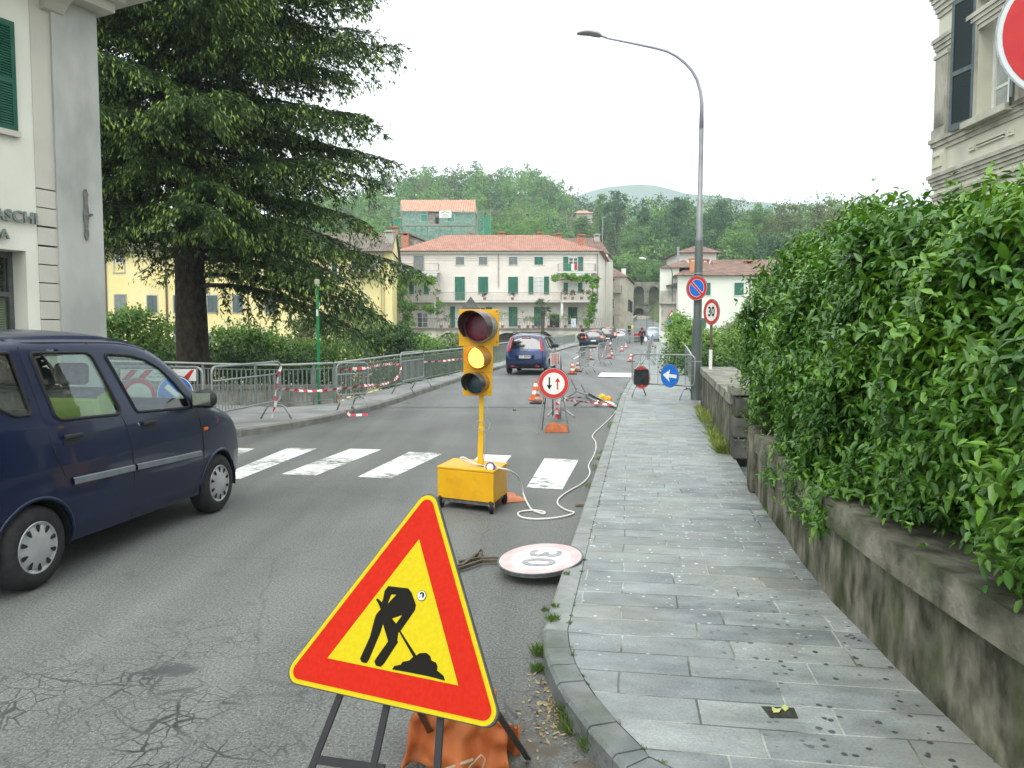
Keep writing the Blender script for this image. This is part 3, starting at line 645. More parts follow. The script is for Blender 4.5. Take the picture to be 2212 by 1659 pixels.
# ---- hedge of climbing jasmine on the low wall
def hedge():
 r = empty('hedge', (2.6, 3.5, .5), 'tall glossy green climbing hedge spilling over the low stone wall', 'hedge')
 ox, oy, oz = 2.6, 3.5, .5
 n = 18500
 # front face (towards the road), top and the far end, all bulging
 u = rng.random(n); kind = rng.random(n)
 y = np.where(kind < .66, .6 + rng.random(n) ** 1.0 * 7.6, np.where(kind < .86, .6 + 7.6 * rng.random(n), 8.1 + .25 * rng.random(n)))
 wx = np.interp(y, [1.5, 2.64, 3.5, 4.53, 7.08, 8.1, 9], [1.82, 1.81, 1.84, 1.92, 2.36, 2.5, 2.65])
 topz = np.interp(y, [0, 2, 3, 4.5, 6, 7.4, 8.2, 8.5], [2.12, 2.14, 2.20, 2.34, 2.45, 2.50, 2.42, 2.1])
 z0 = np.interp(y, [0, 2.2, 2.9, 3.6, 4.4, 5.2, 6.2, 8.3], [.60, .58, .80, .88, .60, .46, .50, .50])
 hf = rng.random(n); z = np.where(kind < .66, z0 + (topz - z0) * hf, np.where(kind < .86, topz, z0 + (topz - z0) * hf))
 lump = .13 * np.sin(y * 2.3 + 1.3) * np.sin(z * 2.9 + .5) + .08 * np.sin(y * 5.1 + z * 3.7) + .05 * np.sin(z * 9 + y * 7.7)
 # recess above the coping, belly above it
 rec = np.interp(y, [1.8, 2.6, 3.1, 4.1, 4.6, 6.0, 7.0, 7.8], [.1, .2, 1.0, 1.0, .05, .1, .8, 1.0]); belly = np.interp(z, [.45, .75, 1.0, 1.5, 2.1, 2.5], [.30, .22, .02, -.06, .02, .30]); belly = np.where(z < 1.0, belly * rec - .14 * (1 - rec) * np.clip((1.0 - z) * 3, 0, 1), belly)
 xf = wx + .16 + belly + lump
 x = np.where(kind < .66, xf, np.where(kind < .86, wx + .3 + 1.9 * u, wx + .1 + 1.9 * u))
 z = z + np.where((kind >= .66) & (kind < .86), lump * .8, 0); y = y + np.where(kind >= .86, lump, 0)
 Nn = np.where((kind < .66)[:, None], np.array([-1, -.15, .25]), np.where((kind < .86)[:, None], np.array([-.1, 0, 1]), np.array([-.35, 1, .2])))
 base = np.stack([x, y, z], 1); depth = rng.random(n) ** 2.2 * .28
 base -= unit(Nn) * depth[:, None]
 # each shoot carries opposite leaf pairs
 sd = unit(unit(Nn) * (.55 + .3 * rng.random((n, 1))) + rng.normal(size=(n, 3)) * .45 + np.array([0, 0, .12]))
 LP = []; LD = []; LN = []; LL = []
 npair = 4; sl_ = .16 + .10 * rng.random(n)
 strag = rng.random(n) < .035; sl_[strag] *= 1.7
 for k in range(npair):
  f = (k + .4) / npair; c = base + sd * (sl_ * f)[:, None]; c[:, 2] -= sl_ * f * f * .25
  rot = rng.normal(size=(n, 3)); sidev = unit(np.cross(sd, rot))
  for s_ in (1, -1):
   LP.append(c); dd = unit(sidev * s_ * .9 + sd * .55 + np.array([0, 0, -.22]) + rng.normal(size=(n, 3)) * .15); LD.append(dd)
   LN.append(unit(unit(Nn) * .5 + np.array([0, 0, .9]) + rng.normal(size=(n, 3)) * .28)); LL.append((.048 + .044 * rng.random(n)) * (1 - .25 * (f > .8)))
 LP = np.concatenate(LP) - np.array([ox, oy, oz]); LD = np.concatenate(LD); LN = np.concatenate(LN); LL = np.concatenate(LL)
 hm = mat('hedge_leaf', (.026, .088, .010), (.155, .31, .034), c3_=(.058, .16, .017), s=2.2, island=True, rough=.3, trans=.16, spec=.45)
 leafmesh('leaves', LP, LD, LN, LL, LL * .46, hm, r, fold=True, droop=.18)
 # pale young tips
 q = rng.choice(n, 2600, replace=False); tp_ = base[q] + sd[q] * (sl_[q] * 1.0)[:, None] - np.array([ox, oy, oz]); k = len(q)
 T = np.repeat(tp_, 3, 0); Dd = unit(np.repeat(sd[q], 3, 0) + rng.normal(size=(3 * k, 3)) * .5 + np.array([0, 0, .1]))
 leafmesh('young_leaves', T, Dd, rng.normal(size=(3 * k, 3)) + np.array([0, 0, 1]), .022 + .022 * rng.random(3 * k), .008 + .006 * rng.random(3 * k), leafmat('hedge_young_leaf', (.13, .26, .04), (.18, .33, .06), (.25, .42, .09)), r)
 tw = MB()
 for q in range(420):
  i = rng.integers(n); p = Vector(base[i]) - Vector((ox, oy, oz)); nn = Vector(unit(Nn)[i]); a = p - nn * .1
  e = a + Vector((rng.normal() * .1 + .08, rng.normal() * .35, -.25 - rng.random() * .5)); tw.tube([a, a.lerp(e, .5) + Vector((.04, 0, .03)), e], [.003, .005, .008], 4)
 for q in range(26):
  y_ = .8 + q * .29; x0 = float(np.interp(y_, [1.5, 2.64, 4.53, 7.08, 8.1], [1.82, 1.81, 1.92, 2.36, 2.5])) + .35
  tw.tube([(x0 - ox, y_ - oy, .0), (x0 - ox + .1 * math.sin(q), y_ - oy + .15 * math.cos(q * 2), .9), (x0 - ox + .2, y_ - oy, 1.75)], [.018, .013, .006], 6)
 tw.build('stems', mat('hedge_stem', (.06, .05, .03), (.10, .09, .05), s=12, rough=.9), r)
 # solid core closing the hedge, near-black: shade between leaves put into its colour
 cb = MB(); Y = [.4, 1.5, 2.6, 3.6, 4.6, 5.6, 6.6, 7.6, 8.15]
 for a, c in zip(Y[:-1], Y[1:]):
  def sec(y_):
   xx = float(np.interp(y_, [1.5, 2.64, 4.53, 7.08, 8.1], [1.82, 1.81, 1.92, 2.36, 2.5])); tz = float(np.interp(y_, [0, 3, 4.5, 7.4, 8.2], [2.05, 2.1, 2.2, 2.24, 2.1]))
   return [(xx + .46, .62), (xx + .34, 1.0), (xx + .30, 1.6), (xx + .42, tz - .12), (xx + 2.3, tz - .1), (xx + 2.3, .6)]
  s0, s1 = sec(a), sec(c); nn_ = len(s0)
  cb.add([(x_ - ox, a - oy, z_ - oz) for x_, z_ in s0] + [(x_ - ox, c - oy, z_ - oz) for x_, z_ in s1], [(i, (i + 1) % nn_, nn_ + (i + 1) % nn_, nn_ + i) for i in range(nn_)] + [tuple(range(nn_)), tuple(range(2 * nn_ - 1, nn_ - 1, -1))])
 cb.build('shade_core', mat('hedge_shade', (.010, .018, .007), (.022, .036, .012), s=18, rough=.9, bump=1, bs=30), r)
hedge()
# ---- bushes and small trees on the river bank
def bush_px(name, px, pytop, pybot, wpx, Y, lmat, label, group, dens=1.0, L_=.13, cat='bush', depth=None, gz_=None, nb=5, tall=None):
 c = D(px, pybot, Y); top = D(px, pytop, Y).z; bot = D(px, pybot, Y).z; W_ = wpx / FPX * Y; g = gz(c.x, Y) if gz_ is None else gz_
 bl = []
 for i in range(nb):
  f = (i + .5) / nb - .5; rx = W_ * random.uniform(.22, .32); h = (top - bot) * random.uniform(.42, .55) * (1 - .55 * abs(f))
  bl.append((c.x + f * W_ * .72, Y + random.uniform(-.25, .25) * W_ * .7, top - h * 1.0 - abs(f) * (top - bot) * .35, rx, rx, h))
 bl.append((c.x, Y, (bot + top) / 2 - (top - bot) * .1, W_ * .40, W_ * .36, (top - bot) * .48))
 for i in range(4): f = (i + .5) / 4 - .5; bl.append((c.x + f * W_ * .85, Y + random.uniform(-.2, .1) * W_, bot + (top - bot) * .12, W_ * .22, W_ * .22, (top - bot) * .42))
 area = W_ * (top - bot); ncl = int(area * 30 * dens / (L_ / .13) ** 1.6) + 30
 return tree(name, (c.x, Y, g), bl, ncl, 26, L_ * 2.6, L_, L_ * .6, lmat, label, cat, group, trunk=.06 + .01 * W_)
GB = 'bushes along the river bank'
bush_px('bush', 296, 662, 800, 160, 27, lm_bush, 'light green bush beside the bank building, before the yellow facade', GB, 1.25)
bush_px('bush', 352, 740, 800, 60, 30, lm_bush, 'low green bush just against the left of the fir trunk', GB, 1.2)
bush_px('bush', 515, 697, 800, 135, 30, lm_bush, 'fresh green bush just right of the fir trunk', GB, 1.25)
bush_px('bush', 585, 712, 800, 100, 31, lm_bush, 'green bush behind the big crowd barrier', GB, 1.2)
bush_px('bush', 672, 668, 790, 110, 34, lm_yel, 'pale thin leaved bush behind the green pole', GB, .75)
bush_px('bush', 775, 655, 770, 130, 42, lm_yel, 'tall pale bush below the drooping fir branches', GB, .75, L_=.16)
bush_px('bush', 690, 735, 790, 150, 30, lm_bush, 'green bush at the foot of the green pole', GB, 1.1)
bush_px('bush', 838, 700, 775, 125, 40, lm_dark, 'dense dark round bush left of the pink house arches', GB, 1.7, L_=.14)
bush_px('bush', 905, 722, 765, 70, 46, lm_bush, 'yellowish green bush beside the dark round one', GB, 1.2, L_=.15)
bush_px('bush', 975, 722, 752, 60, 62, lm_yel, 'pale weeping willow like shrub under the arches', GB, 1.4, L_=.2)
bush_px('bush', 930, 738, 762, 60, 52, lm_bush, 'bright low shrub near the left bridge railing', GB, 1.2, L_=.16)
GR = 'bushes right of the bridge'
bush_px('bush', 1483, 690, 800, 90, 36, lm_bush, 'bright green bush behind the lamp post, nearest the bridge railing', GR, 1.5)
bush_px('bush', 1465, 672, 740, 40, 50, lm_vine, 'small bright tree top beside the far blue road sign', GR, 1.3, L_=.16)
bush_px('bush', 1545, 712, 800, 110, 34, lm_bush, 'green bush behind the speed limit sign', GR, 1.5)
bush_px('bush', 1610, 705, 800, 120, 30, lm_bush, 'green bush behind the far end of the tall hedge', GR, 1.4)
bush_px('bush', 1590, 690, 760, 60, 42, lm_yel, 'pale feathery shrub before the white house', GR, .8, L_=.15)
bush_px('bush', 1700, 700, 800, 140, 30, lm_bush, 'green bush hidden behind the hedge end', GR, 1.0)
# ---- wooded hill: separate crowns that merge into one wood
def wood(name, pts, lm, parent=None, per=12, kind=None, q=.7, ncl=26):
 Ps, Ds, Ns = [], [], []
 for (x, y, z, r_, h) in pts:
  P, D_, N_ = crown_leaves([(x, y, z + h * .62, r_, r_, h * .42), (x + r_ * .3, y - r_ * .2, z + h * .45, r_ * .8, r_ * .8, h * .33), (x - r_ * .35, y, z + h * .5, r_ * .7, r_ * .7, h * .3)], ncl, per, r_ * .30, q)
  Ps.append(P); Ds.append(D_); Ns.append(N_)
 P = np.concatenate(Ps); n = len(P)
 return leafmesh(name, P, np.concatenate(Ds), np.concatenate(Ns), q * (.6 + .9 * rng.random(n)), q * (.4 + .6 * rng.random(n)), lm, parent)
groups = [[], [], [], []]
cnt = 0
for i in range(5000):
 y = 132 + 230 * rng.random(); px = 640 + 1500 * rng.random(); x = (px - 1106) / FPX * y
 if px < 1330 and y < 170: continue
 if 830 < px < 1080 and y < 186: continue
 if 1330 < px < 1470 and y < 172: continue
 if px > 1300 and y > 262: continue
 if rng.random() > .2: continue
 if 1410 < px < 1478 and 150 < y < 250: pass
 if 1236 < px < 1282 and 228 < y < 262: continue
 h = 7 + 7 * rng.random(); r_ = 2.6 + 2.4 * rng.random(); cnt += 1
 g = rng.choice(4, p=[.38, .32, .2, .10] if px < 1500 else [.34, .22, .26, .18])
 groups[g].append((x, y, hill(x, y) - 1.0, r_, h))
print('wood crowns', cnt)
wd = empty('wood', (0, 200, 0)); tag(wd, None, None, None, 'stuff')
first = None
# one stuff object: the wood on the hill (all crowns in one mesh with four leaf tints)
allp = []; alld = []; alln = []; allq = []; mids = []
bpy.data.objects.remove(wd)
for gi, pts in enumerate(groups):
 for (x, y, z, r_, h) in pts:
  q = .46 + .0016 * (y - 120)
  P, D_, N_ = crown_leaves([(x, y, z + h * .62, r_, r_, h * .42), (x + r_ * .4, y - r_ * .2, z + h * .42, r_ * .8, r_ * .8, h * .33), (x - r_ * .4, y, z + h * .48, r_ * .7, r_ * .7, h * .3)], 30, 13, r_ * .30, q)
  allp.append(P); alld.append(D_); alln.append(N_); allq.append(np.full(len(P), q)); mids.append(np.full(len(P), gi, np.int32))
P = np.concatenate(allp); n = len(P); Q = np.concatenate(allq)
wd = leafmesh('wood', P, np.concatenate(alld), np.concatenate(alln), Q * (.6 + .9 * rng.random(n)), Q * (.4 + .6 * rng.random(n)), lm_wood[0])
for mm in lm_wood[1:]: wd.data.materials.append(mm)
wd.data.polygons.foreach_set('material_index', np.concatenate(mids)); tag(wd, 'wooded hillside of mixed green trees behind the town', 'wood', None, 'stuff')
print('wood leaves', n)
# skyline and foreground trees that can be told apart
def big_tree(px, pytop, wpx, Y, k, label, hpx=None, L_=.34):
 top = D(px, pytop, Y); wpx = wpx * 1.2 if wpx < 60 else wpx; W_ = wpx / FPX * Y; H = (hpx or max(wpx * 1.25, 100)) / FPX * Y; g = min(gz(top.x, Y), top.z - H * 1.1)
 bl = []
 for i in range(7):
  a = rng.random() * 6.3; rr_ = W_ * .23 * (.8 + .4 * rng.random()); bl.append((top.x + math.cos(a) * W_ * .24 * rng.random() ** .5, Y + math.sin(a) * W_ * .2, top.z - rr_ * .8 - rng.random() * H * .6, rr_, rr_, rr_ * .85))
 bl.append((top.x, Y, top.z - W_ * .2, W_ * .2, W_ * .2, W_ * .2))
 bl.append((top.x, Y, top.z - H * .5, W_ * .42, W_ * .4, H * .35)); bl.append((top.x + W_ * .1, Y, top.z - H * .85, W_ * .5, W_ * .45, H * .3))
 tree('tree', (top.x, Y, g), bl, int(150 + W_ * H * 1.3), 24, W_ * .075, L_, L_ * .65, lm_wood[k], label, 'tree', 'trees on the slope behind the town', trunk=.25)
for a in [(1330, 412, 48, 205, 2, 'tall dark tree on the skyline before the distant mountain'), (1300, 420, 38, 210, 0, 'round tree on the skyline left of the tall dark one'),
   (1370, 470, 90, 190, 0, 'broad green tree under the mountain, middle of the slope'), (1392, 432, 30, 205, 2, 'small pointed tree on the ridge under the mountain'),
   (1462, 428, 70, 180, 2, 'dark conifer tree left of the lamp post top'), (1425, 455, 60, 190, 1, 'light green tree between ridge conifers'),
   (1560, 430, 100, 165, 2, 'large dark airy tree right of the lamp post'), (1640, 440, 90, 160, 0, 'tall tree over the orange roofs'),
   (1590, 480, 100, 150, 1, 'round green tree behind the white tower house'), (1700, 436, 110, 150, 3, 'yellowish tree crown above the hedge end'),
   (1790, 432, 110, 140, 3, 'broad pale tree crown behind the hedge'), (1880, 436, 110, 130, 3, 'olive green tree crown seen over the hedge top'),
   (1960, 452, 100, 130, 1, 'green tree crown beside the ornate building'), (1500, 485, 110, 150, 2, 'brownish dark tree behind the small tower roof'),
   (1660, 505, 100, 130, 2, 'dark tree right behind the long tiled roof'), (1750, 520, 120, 120, 0, 'green tree behind the hedge end and the white house'),
   (1355, 540, 95, 172, 1, 'bright green tree above the beige corner house', 75), (1400, 560, 70, 170, 1, 'green tree crown over the tall stone arches', 60),
   (1328, 555, 60, 150, 1, 'leafy tree right behind the cream house roof', 50), (1420, 570, 46, 166, 0, 'dark green tree beside the white annex roof', 50),
   (1160, 470, 90, 185, 1, 'yellow green round tree above the pink house roof'), (1100, 480, 90, 175, 0, 'green tree right of the scaffolded house'),
   (1258, 468, 60, 215, 1, 'green tree just below the small farmhouse on the ridge', 60), (1225, 500, 90, 170, 0, 'green tree above the right chimneys of the pink house'), (790, 470, 90, 170, 1, 'light green tree left of the scaffolded house'),
   (815, 500, 80, 150, 1, 'bushy green tree behind the yellow house roof')]:
 big_tree(*a)
# ------------------------------------------------------------------ buildings
plaster_pink = mat('pink_plaster', (.70, .64, .58), (.77, .71, .65), s=.5, rough=.85, c3_=(.60, .55, .50), s3=.8, amt3=.5)
plaster_cream = mat('cream_plaster', (.66, .62, .50), (.74, .71, .60), s=.6, rough=.85)
plaster_yellow = mat('yellow_plaster', (.74, .62, .27), (.82, .71, .37), s=.35, rough=.85, c3_=(.66, .58, .34), s3=.6, amt3=.6, detail=8)
plaster_white = mat('white_plaster', (.68, .69, .60), (.77, .78, .69), s=.5, rough=.85, c3_=(.5, .5, .44), s3=.5, amt3=.3)
plaster_grey = mat('grey_plaster', (.36, .35, .30), (.50, .48, .42), s=.8, rough=.9, c3_=(.24, .23, .20), s3=1.1, amt3=.7, detail=8)
plaster_beige = mat('beige_plaster', (.44, .39, .31), (.56, .51, .42), s=.7, rough=.9, c3_=(.33, .30, .25), s3=1, amt3=.6)
rubble = mat('rubble_stone', (.20, .19, .16), (.42, .40, .35), s=2.4, rough=.95, bump=.8, bs=4, c3_=(.12, .13, .08), s3=.9, amt3=.8, detail=8)
arcade_m = mat('old_arcade_stone', (.13, .13, .10), (.27, .26, .21), s=.8, rough=.95, c3_=(.07, .10, .045), s3=.5, amt3=.85, detail=8)
white_trim = mat('white_trim', (.72, .72, .69), (.64, .64, .60), s=3, rough=.7)
curtain = mat('white_curtain', (.5, .51, .50), (.66, .66, .64), s=9, rough=.9)
pipe_m = mat('brown_downpipe', (.10, .065, .05), (.15, .10, .08), s=6, rough=.6)
iron = mat('balcony_iron', (.22, .20, .18), (.30, .28, .25), s=8, rough=.6)
brick_m = mat('chimney_brick', (.33, .13, .085), (.46, .22, .15), s=6, rough=.9)
def part(name, mb, m, parent, **k): return mb.build(name, m, parent, **k)
class W:   # helper for one facade: everything in metres relative to the building's root
 def __init__(s, root, Y, cv=None): s.r = root; s.Y = Y; s.cv = cv; s.o = Vector(root.location)
 def p(s, x, y, dy=0.0):
  q = s.cv(x, y) if s.cv else (x, y); v = D(q[0], q[1], s.Y); return Vector((v.x - s.o.x, s.Y - s.o.y + dy, v.z - s.o.z))
 def rect(s, x0, y0, x1, y1): a = s.p(x0, y0); b = s.p(x1, y1); return a.x, b.x, b.z, a.z
 def box(s, mb, x0, y0, x1, y1, d0, d1, mi=0):   # d: distances in front of the facade (towards the camera)
  a, b, z0, z1 = s.rect(x0, y0, x1, y1); yy = s.Y - s.o.y
  return mb.hexa([(a, yy - d1, z0), (b, yy - d1, z0), (b, yy - d0, z0), (a, yy - d0, z0), (a, yy - d1, z1), (b, yy - d1, z1), (b, yy - d0, z1), (a, yy - d0, z1)], mi)
 def shut(s, x0, y0, x1, y1, m=None, name='window', leaves=2, frame=white_trim):
  m = m or shut_green
  a, b, z0, z1 = s.rect(x0, y0, x1, y1); yy = s.Y - s.o.y; f = MB(); t = .09
  for (u0, u1, w0, w1) in ((a - t, a, z0, z1 + t), (b, b + t, z0, z1 + t), (a, b, z1, z1 + t), (a - t * 1.4, b + t * 1.4, z0 - .1, z0)):
   f.hexa([(u0, yy - .06, w0), (u1, yy - .06, w0), (u1, yy + .02, w0), (u0, yy + .02, w0), (u0, yy - .06, w1), (u1, yy - .06, w1), (u1, yy + .02, w1), (u0, yy + .02, w1)])
  fr = f.build(name, frame, s.r); w_ = (b - a) / leaves
  for i in range(leaves): s.leaf(fr, a + w_ * i + .01, a + w_ * (i + 1) - .01, z0, z1, yy - .05, m)
  return fr
 def leaf(s, par, a, b, z0, z1, yf, m):
  l = MB(); st = .07; zm = z0 + (z1 - z0) * .42
  l.hexa([(a, yf - .02, z0), (b, yf - .02, z0), (b, yf + .02, z0), (a, yf + .02, z0), (a, yf - .02, z1), (b, yf - .02, z1), (b, yf + .02, z1), (a, yf + .02, z1)])
  for u0, u1, w0, w1 in ((a, a + st, z0, z1), (b - st, b, z0, z1), (a + st, b - st, z0, z0 + st), (a + st, b - st, z1 - st, z1), (a + st, b - st, zm, zm + st)):
   l.hexa([(u0, yf - .045, w0), (u1, yf - .045, w0), (u1, yf - .021, w0), (u0, yf - .021, w0), (u0, yf - .045, w1), (u1, yf - .045, w1), (u1, yf - .021, w1), (u0, yf - .021, w1)])
  return l.build('shutter', m, par)
 def openw(s, x0, y0, x1, y1, shl=None, shr=None, m=None, cols=2, rows=3, name='window', gl=None):
  a, b, z0, z1 = s.rect(x0, y0, x1, y1); yy = s.Y - s.o.y; f = MB(); t = .07
  def bar(u0, u1, w0, w1): f.hexa([(u0, yy - .05, w0), (u1, yy - .05, w0), (u1, yy + .0, w0), (u0, yy + .0, w0), (u0, yy - .05, w1), (u1, yy - .05, w1), (u1, yy + .0, w1), (u0, yy + .0, w1)])
  bar(a, a + t, z0, z1); bar(b - t, b, z0, z1); bar(a + t, b - t, z1 - t, z1); bar(a + t, b - t, z0, z0 + t)
  mid = (a + b) / 2; bar(mid - t / 1.6, mid + t / 1.6, z0 + t, z1 - t)
  for r_ in range(1, rows):
   z_ = z0 + (z1 - z0) * r_ / rows; bar(a + t, mid - t / 1.6, z_ - .02, z_ + .02); bar(mid + t / 1.6, b - t, z_ - .02, z_ + .02)
  fr = f.build(name, white_trim, s.r)
  g = MB(); g.quad((a + .02, yy - .012, z0 + .02), (b - .02, yy - .012, z0 + .02), (b - .02, yy - .012, z1 - .02), (a + .02, yy - .012, z1 - .02)); g.build('pane', gl or darkglass, fr)
  for sh in (shl, shr):
   if sh:
    c, d, _, _ = s.rect(sh[0], y0, sh[1], y1); s.leaf(fr, c, d, z0 - .05, z1 + .03, yy - .05, m or shut_green)
  return fr
 def railing(s, x0, x1, ytop, ybot, dep, name='balcony_railing', step=.13, m=None, r=.012, sides=True):
  a, b, z0, z1 = s.rect(x0, ytop, x1, ybot); yy = s.Y - s.o.y - dep; mb = MB()
  mb.bar((a, yy, z1), (b, yy, z1), .05, .04); mb.bar((a, yy, z0 + .06), (b, yy, z0 + .06), .03, .03)
  n = int((b - a) / step)
  for i in range(n + 1):
   x = a + (b - a) * i / n; mb.bar((x, yy, z0), (x, yy, z1), r * 2, r * 2)
  if sides:
   for x in (a, b): mb.bar((x, yy, z1), (x, yy + dep, z1), .04, .04); [mb.bar((x, yy + dep * k / 6, z0), (x, yy + dep * k / 6, z1), r * 2, r * 2) for k in range(1, 6)]
  return mb.build(name, m or iron, s.r)
def chimney(parent, x, y, z0, w_, h, m=brick_m, pots=True, cap=True):
 mb = MB(); mb.box((x, y, z0 + h / 2), (w_, w_ * .8, h))
 if cap:
  for dx in (-.42, .42): mb.box((x + dx * w_, y, z0 + h + .12), (w_ * .16, w_ * .8, .24))
  mb.box((x, y, z0 + h + .28), (w_ * 1.25, w_ * 1.05, .09))
  mb.box((x, y, z0 + h + .36), (w_ * .8, w_ * .7, .07))
 return mb.build('chimney', m, parent)
def comb(x0, x1, z0, z1, arches, n=14):   # wall outline with arched openings cut from the bottom; arches: (centre, half width, spring z)
 p = [(x0, z0)]
 for c, hw, zs in sorted(arches):
  p.append((c - hw, z0)); p += [(c - hw * math.cos(PI * i / n), zs + hw * math.sin(PI * i / n)) for i in range(n + 1)]; p.append((c + hw, z0))
 return p + [(x1, z0), (x1, z1), (x0, z1)]
def vprism(mb, poly, y0, y1, mi=0):   # poly in (x, z), thickness y0 (front) .. y1
 n = len(poly)
 return mb.add([(p[0], y0, p[1]) for p in poly] + [(p[0], y1, p[1]) for p in poly], [tuple(range(n)), tuple(reversed(range(n, 2 * n)))] + [(n + i, n + (i + 1) % n, (i + 1) % n, i) for i in range(n)], mi)
def potplant(x, y, z, h, lmat, label, m=None, cat='potted plant', group='potted plants on the balconies', fl=None):
 r = empty('potted_plant', (x, y, z), label, cat, group); mb = MB(); mb.lathe([(.11, 0), (.17, .26), (.19, .26), (.19, .31), (.15, .31)], 10); mb.build('pot', m or brick_m, r, smooth=False)
 P, D_, N_ = crown_leaves([(0, 0, .3 + h * .5, h * .42, h * .42, h * .5)], 16, 14, h * .2, .12); n = len(P)
 leafmesh('leaves', P, D_, N_, .13, .07, lmat, r)
 if fl:
  q = rng.choice(n, n // 4); leafmesh('flowers', P[q] + N_[q] * .05, D_[q], N_[q], .09, .08, fl, r)
 return r
# ---- pink three storey house at the bridge head
YP = 86.0
pk = empty('pink_house', (0, YP, 0), 'long pink three storey house with green shutters and an orange hipped roof beyond the river', 'house')
w = W(pk, YP, c3); SK = .19
x0, x1, zb_, zt = w.rect(222, 768, 2048, 1490); DEP = 10
mb = MB(); mb.hexa([(x0, 0, -5), (x1, 0, -5), (x1 + SK * DEP, DEP, -5), (x0 + SK * DEP, DEP, -5), (x0, 0, zt), (x1, 0, zt), (x1 + SK * DEP, DEP, zt), (x0 + SK * DEP, DEP, zt)])
part('wall', mb, plaster_pink, pk)
mb = MB(); w.box(mb, 214, 774, 2056, 790, .0, .35); part('cornice', mb, white_trim, pk)
mb = MB(); w.box(mb, 224, 830, 2040, 833, 0, .03); w.box(mb, 224, 850, 2040, 853, 0, .03); part('string_course', mb, mat('string_course_paint', (.56, .5, .47), rough=.8), pk)
mb = MB(); w.box(mb, 212, 766, 2058, 774, .38, .52); part('gutter', mb, mat('dark_gutter', (.10, .07, .065), rough=.5), pk)
zr_ = D(*c3(1100, 618), YP + 6).z; ra = D(*c3(650, 618), YP + 6).x; rb = D(*c3(1590, 626), YP + 6).x; e = .45
mb = MB(); zt2 = zt + .02
P = [(x0 - e, -e, zt2), (x1 + e, -e, zt2), (x1 + e + SK * 12.4, DEP + 2.4, zt2), (x0 - e + SK * 12.4, DEP + 2.4, zt2), (ra, 6, zr_), (rb, 6, zr_)]
mb.add(P, [(0, 1, 5, 4), (1, 2, 5), (2, 3, 4, 5), (3, 0, 4), (3, 2, 1, 0)]); rf = part('roof', mb, roof_orange, pk)
for cx, cy, ww in ((870, 612, .5), (1155, 612, .8), (1508, 622, .6)):
 q = w.p(cx, cy); mb = chimney(rf, D(*c3(cx, cy), YP + 6.5).x, 6.5, zr_ - .5, ww, .55)
chimney(rf, D(*c3(1680, 640), YP + 7).x, 7, zr_ - .8, .8, .75); chimney(rf, D(*c3(1890, 740), YP + 2).x, 2.2, zt + .5, .8, 1.25)
w.shut(350, 812, 438, 955, shut_grey, frame=plaster_grey)
for x_ in (735, 948, 1225): w.shut(x_, 820, x_ + 78, 890, shut_grey)
w.shut(1460, 820, 1540, 890)
w.openw(1775, 822, 1860, 945, (1726, 1772), (1863, 1908))
w.shut(727, 1003, 820, 1225); w.shut(942, 1003, 1034, 1158); w.shut(1218, 1003, 1309, 1158)
w.openw(1452, 1003, 1547, 1158, (1406, 1450), (1549, 1593), rows=4, gl=curtain); w.openw(1770, 1060, 1860, 1145, (1727, 1768), (1862, 1900), gl=curtain)
w.openw(350, 1050, 440, 1160, (305, 348), (442, 487), gl=curtain)
w.openw(730, 1280, 845, 1470, (685, 728), None, gl=curtain); w.openw(915, 1285, 1010, 1470, None, (1012, 1070))
w.shut(1222, 1280, 1305, 1460); w.shut(1457, 1280, 1520, 1460, mat('teal_shutter_paint', (.03, .14, .14), rough=.55)); w.shut(1770, 1282, 1855, 1440, mat('dark_green_shutter', (.012, .075, .045), rough=.55)); w.openw(380, 1330, 480, 1470, None, None)
mb = MB(); w.box(mb, 1600, 1350, 1690, 1470, .0, .03); part('door', mb, dark, pk)
# balconies
slab_m = mat('balcony_slab', (.55, .53, .50), (.62, .60, .57), s=3, rough=.8)
for (a_, b_, y0, y1, dd) in ((222, 592, 958, 976, 1.3), (1662, 2025, 962, 978, 1.3), (222, 2030, 1228, 1243, 1.3)):
 mb = MB(); w.box(mb, a_, y0, b_, y1, 0.002, dd); part('balcony', mb, slab_m, pk)
w.railing(236, 582, 890, 958, 1.25); w.railing(1676, 2014, 892, 962, 1.25); w.railing(225, 590, 1152, 1228, 1.6, sides=False); w.railing(590, 1685, 1152, 1228, 1.25, sides=False); w.railing(1700, 2028, 1150, 1228, 2.2)
mb = MB(); w.box(mb, 1690, 1229, 2030, 1246, 1.3, 2.3); part('balcony', mb, slab_m, pk); 
mb = MB(); w.box(mb, 280, 980, 575, 988, .1, 1.5); w.box(mb, 280, 988, 575, 1008, 1.46, 1.5); part('awning', mb, white_trim, pk)
mb = MB(); w.box(mb, 1690, 982, 1970, 989, .1, 1.4); w.box(mb, 1690, 989, 1970, 1006, 1.36, 1.4); part('awning', mb, white_trim, pk)
for a_, b_ in ((548, 570), (222, 246), (1692, 1712), (2006, 2024)):
 mb = MB(); w.box(mb, a_, 1244, b_, 1476, 1.6, 1.85) if a_ < 1600 else w.box(mb, a_, 1244, b_, 1476, 1.9, 2.15); part('column', mb, white_trim, pk)
for xx in (1128,):
 mb = MB(); w.box(mb, xx - 3, 770, xx + 3, 1100, .02, .1); part('downpipe', mb, iron, pk)
mb = MB(); w.box(mb, 2036, 790, 2042, 1470, .02, .12); part('downpipe', mb, iron, pk)
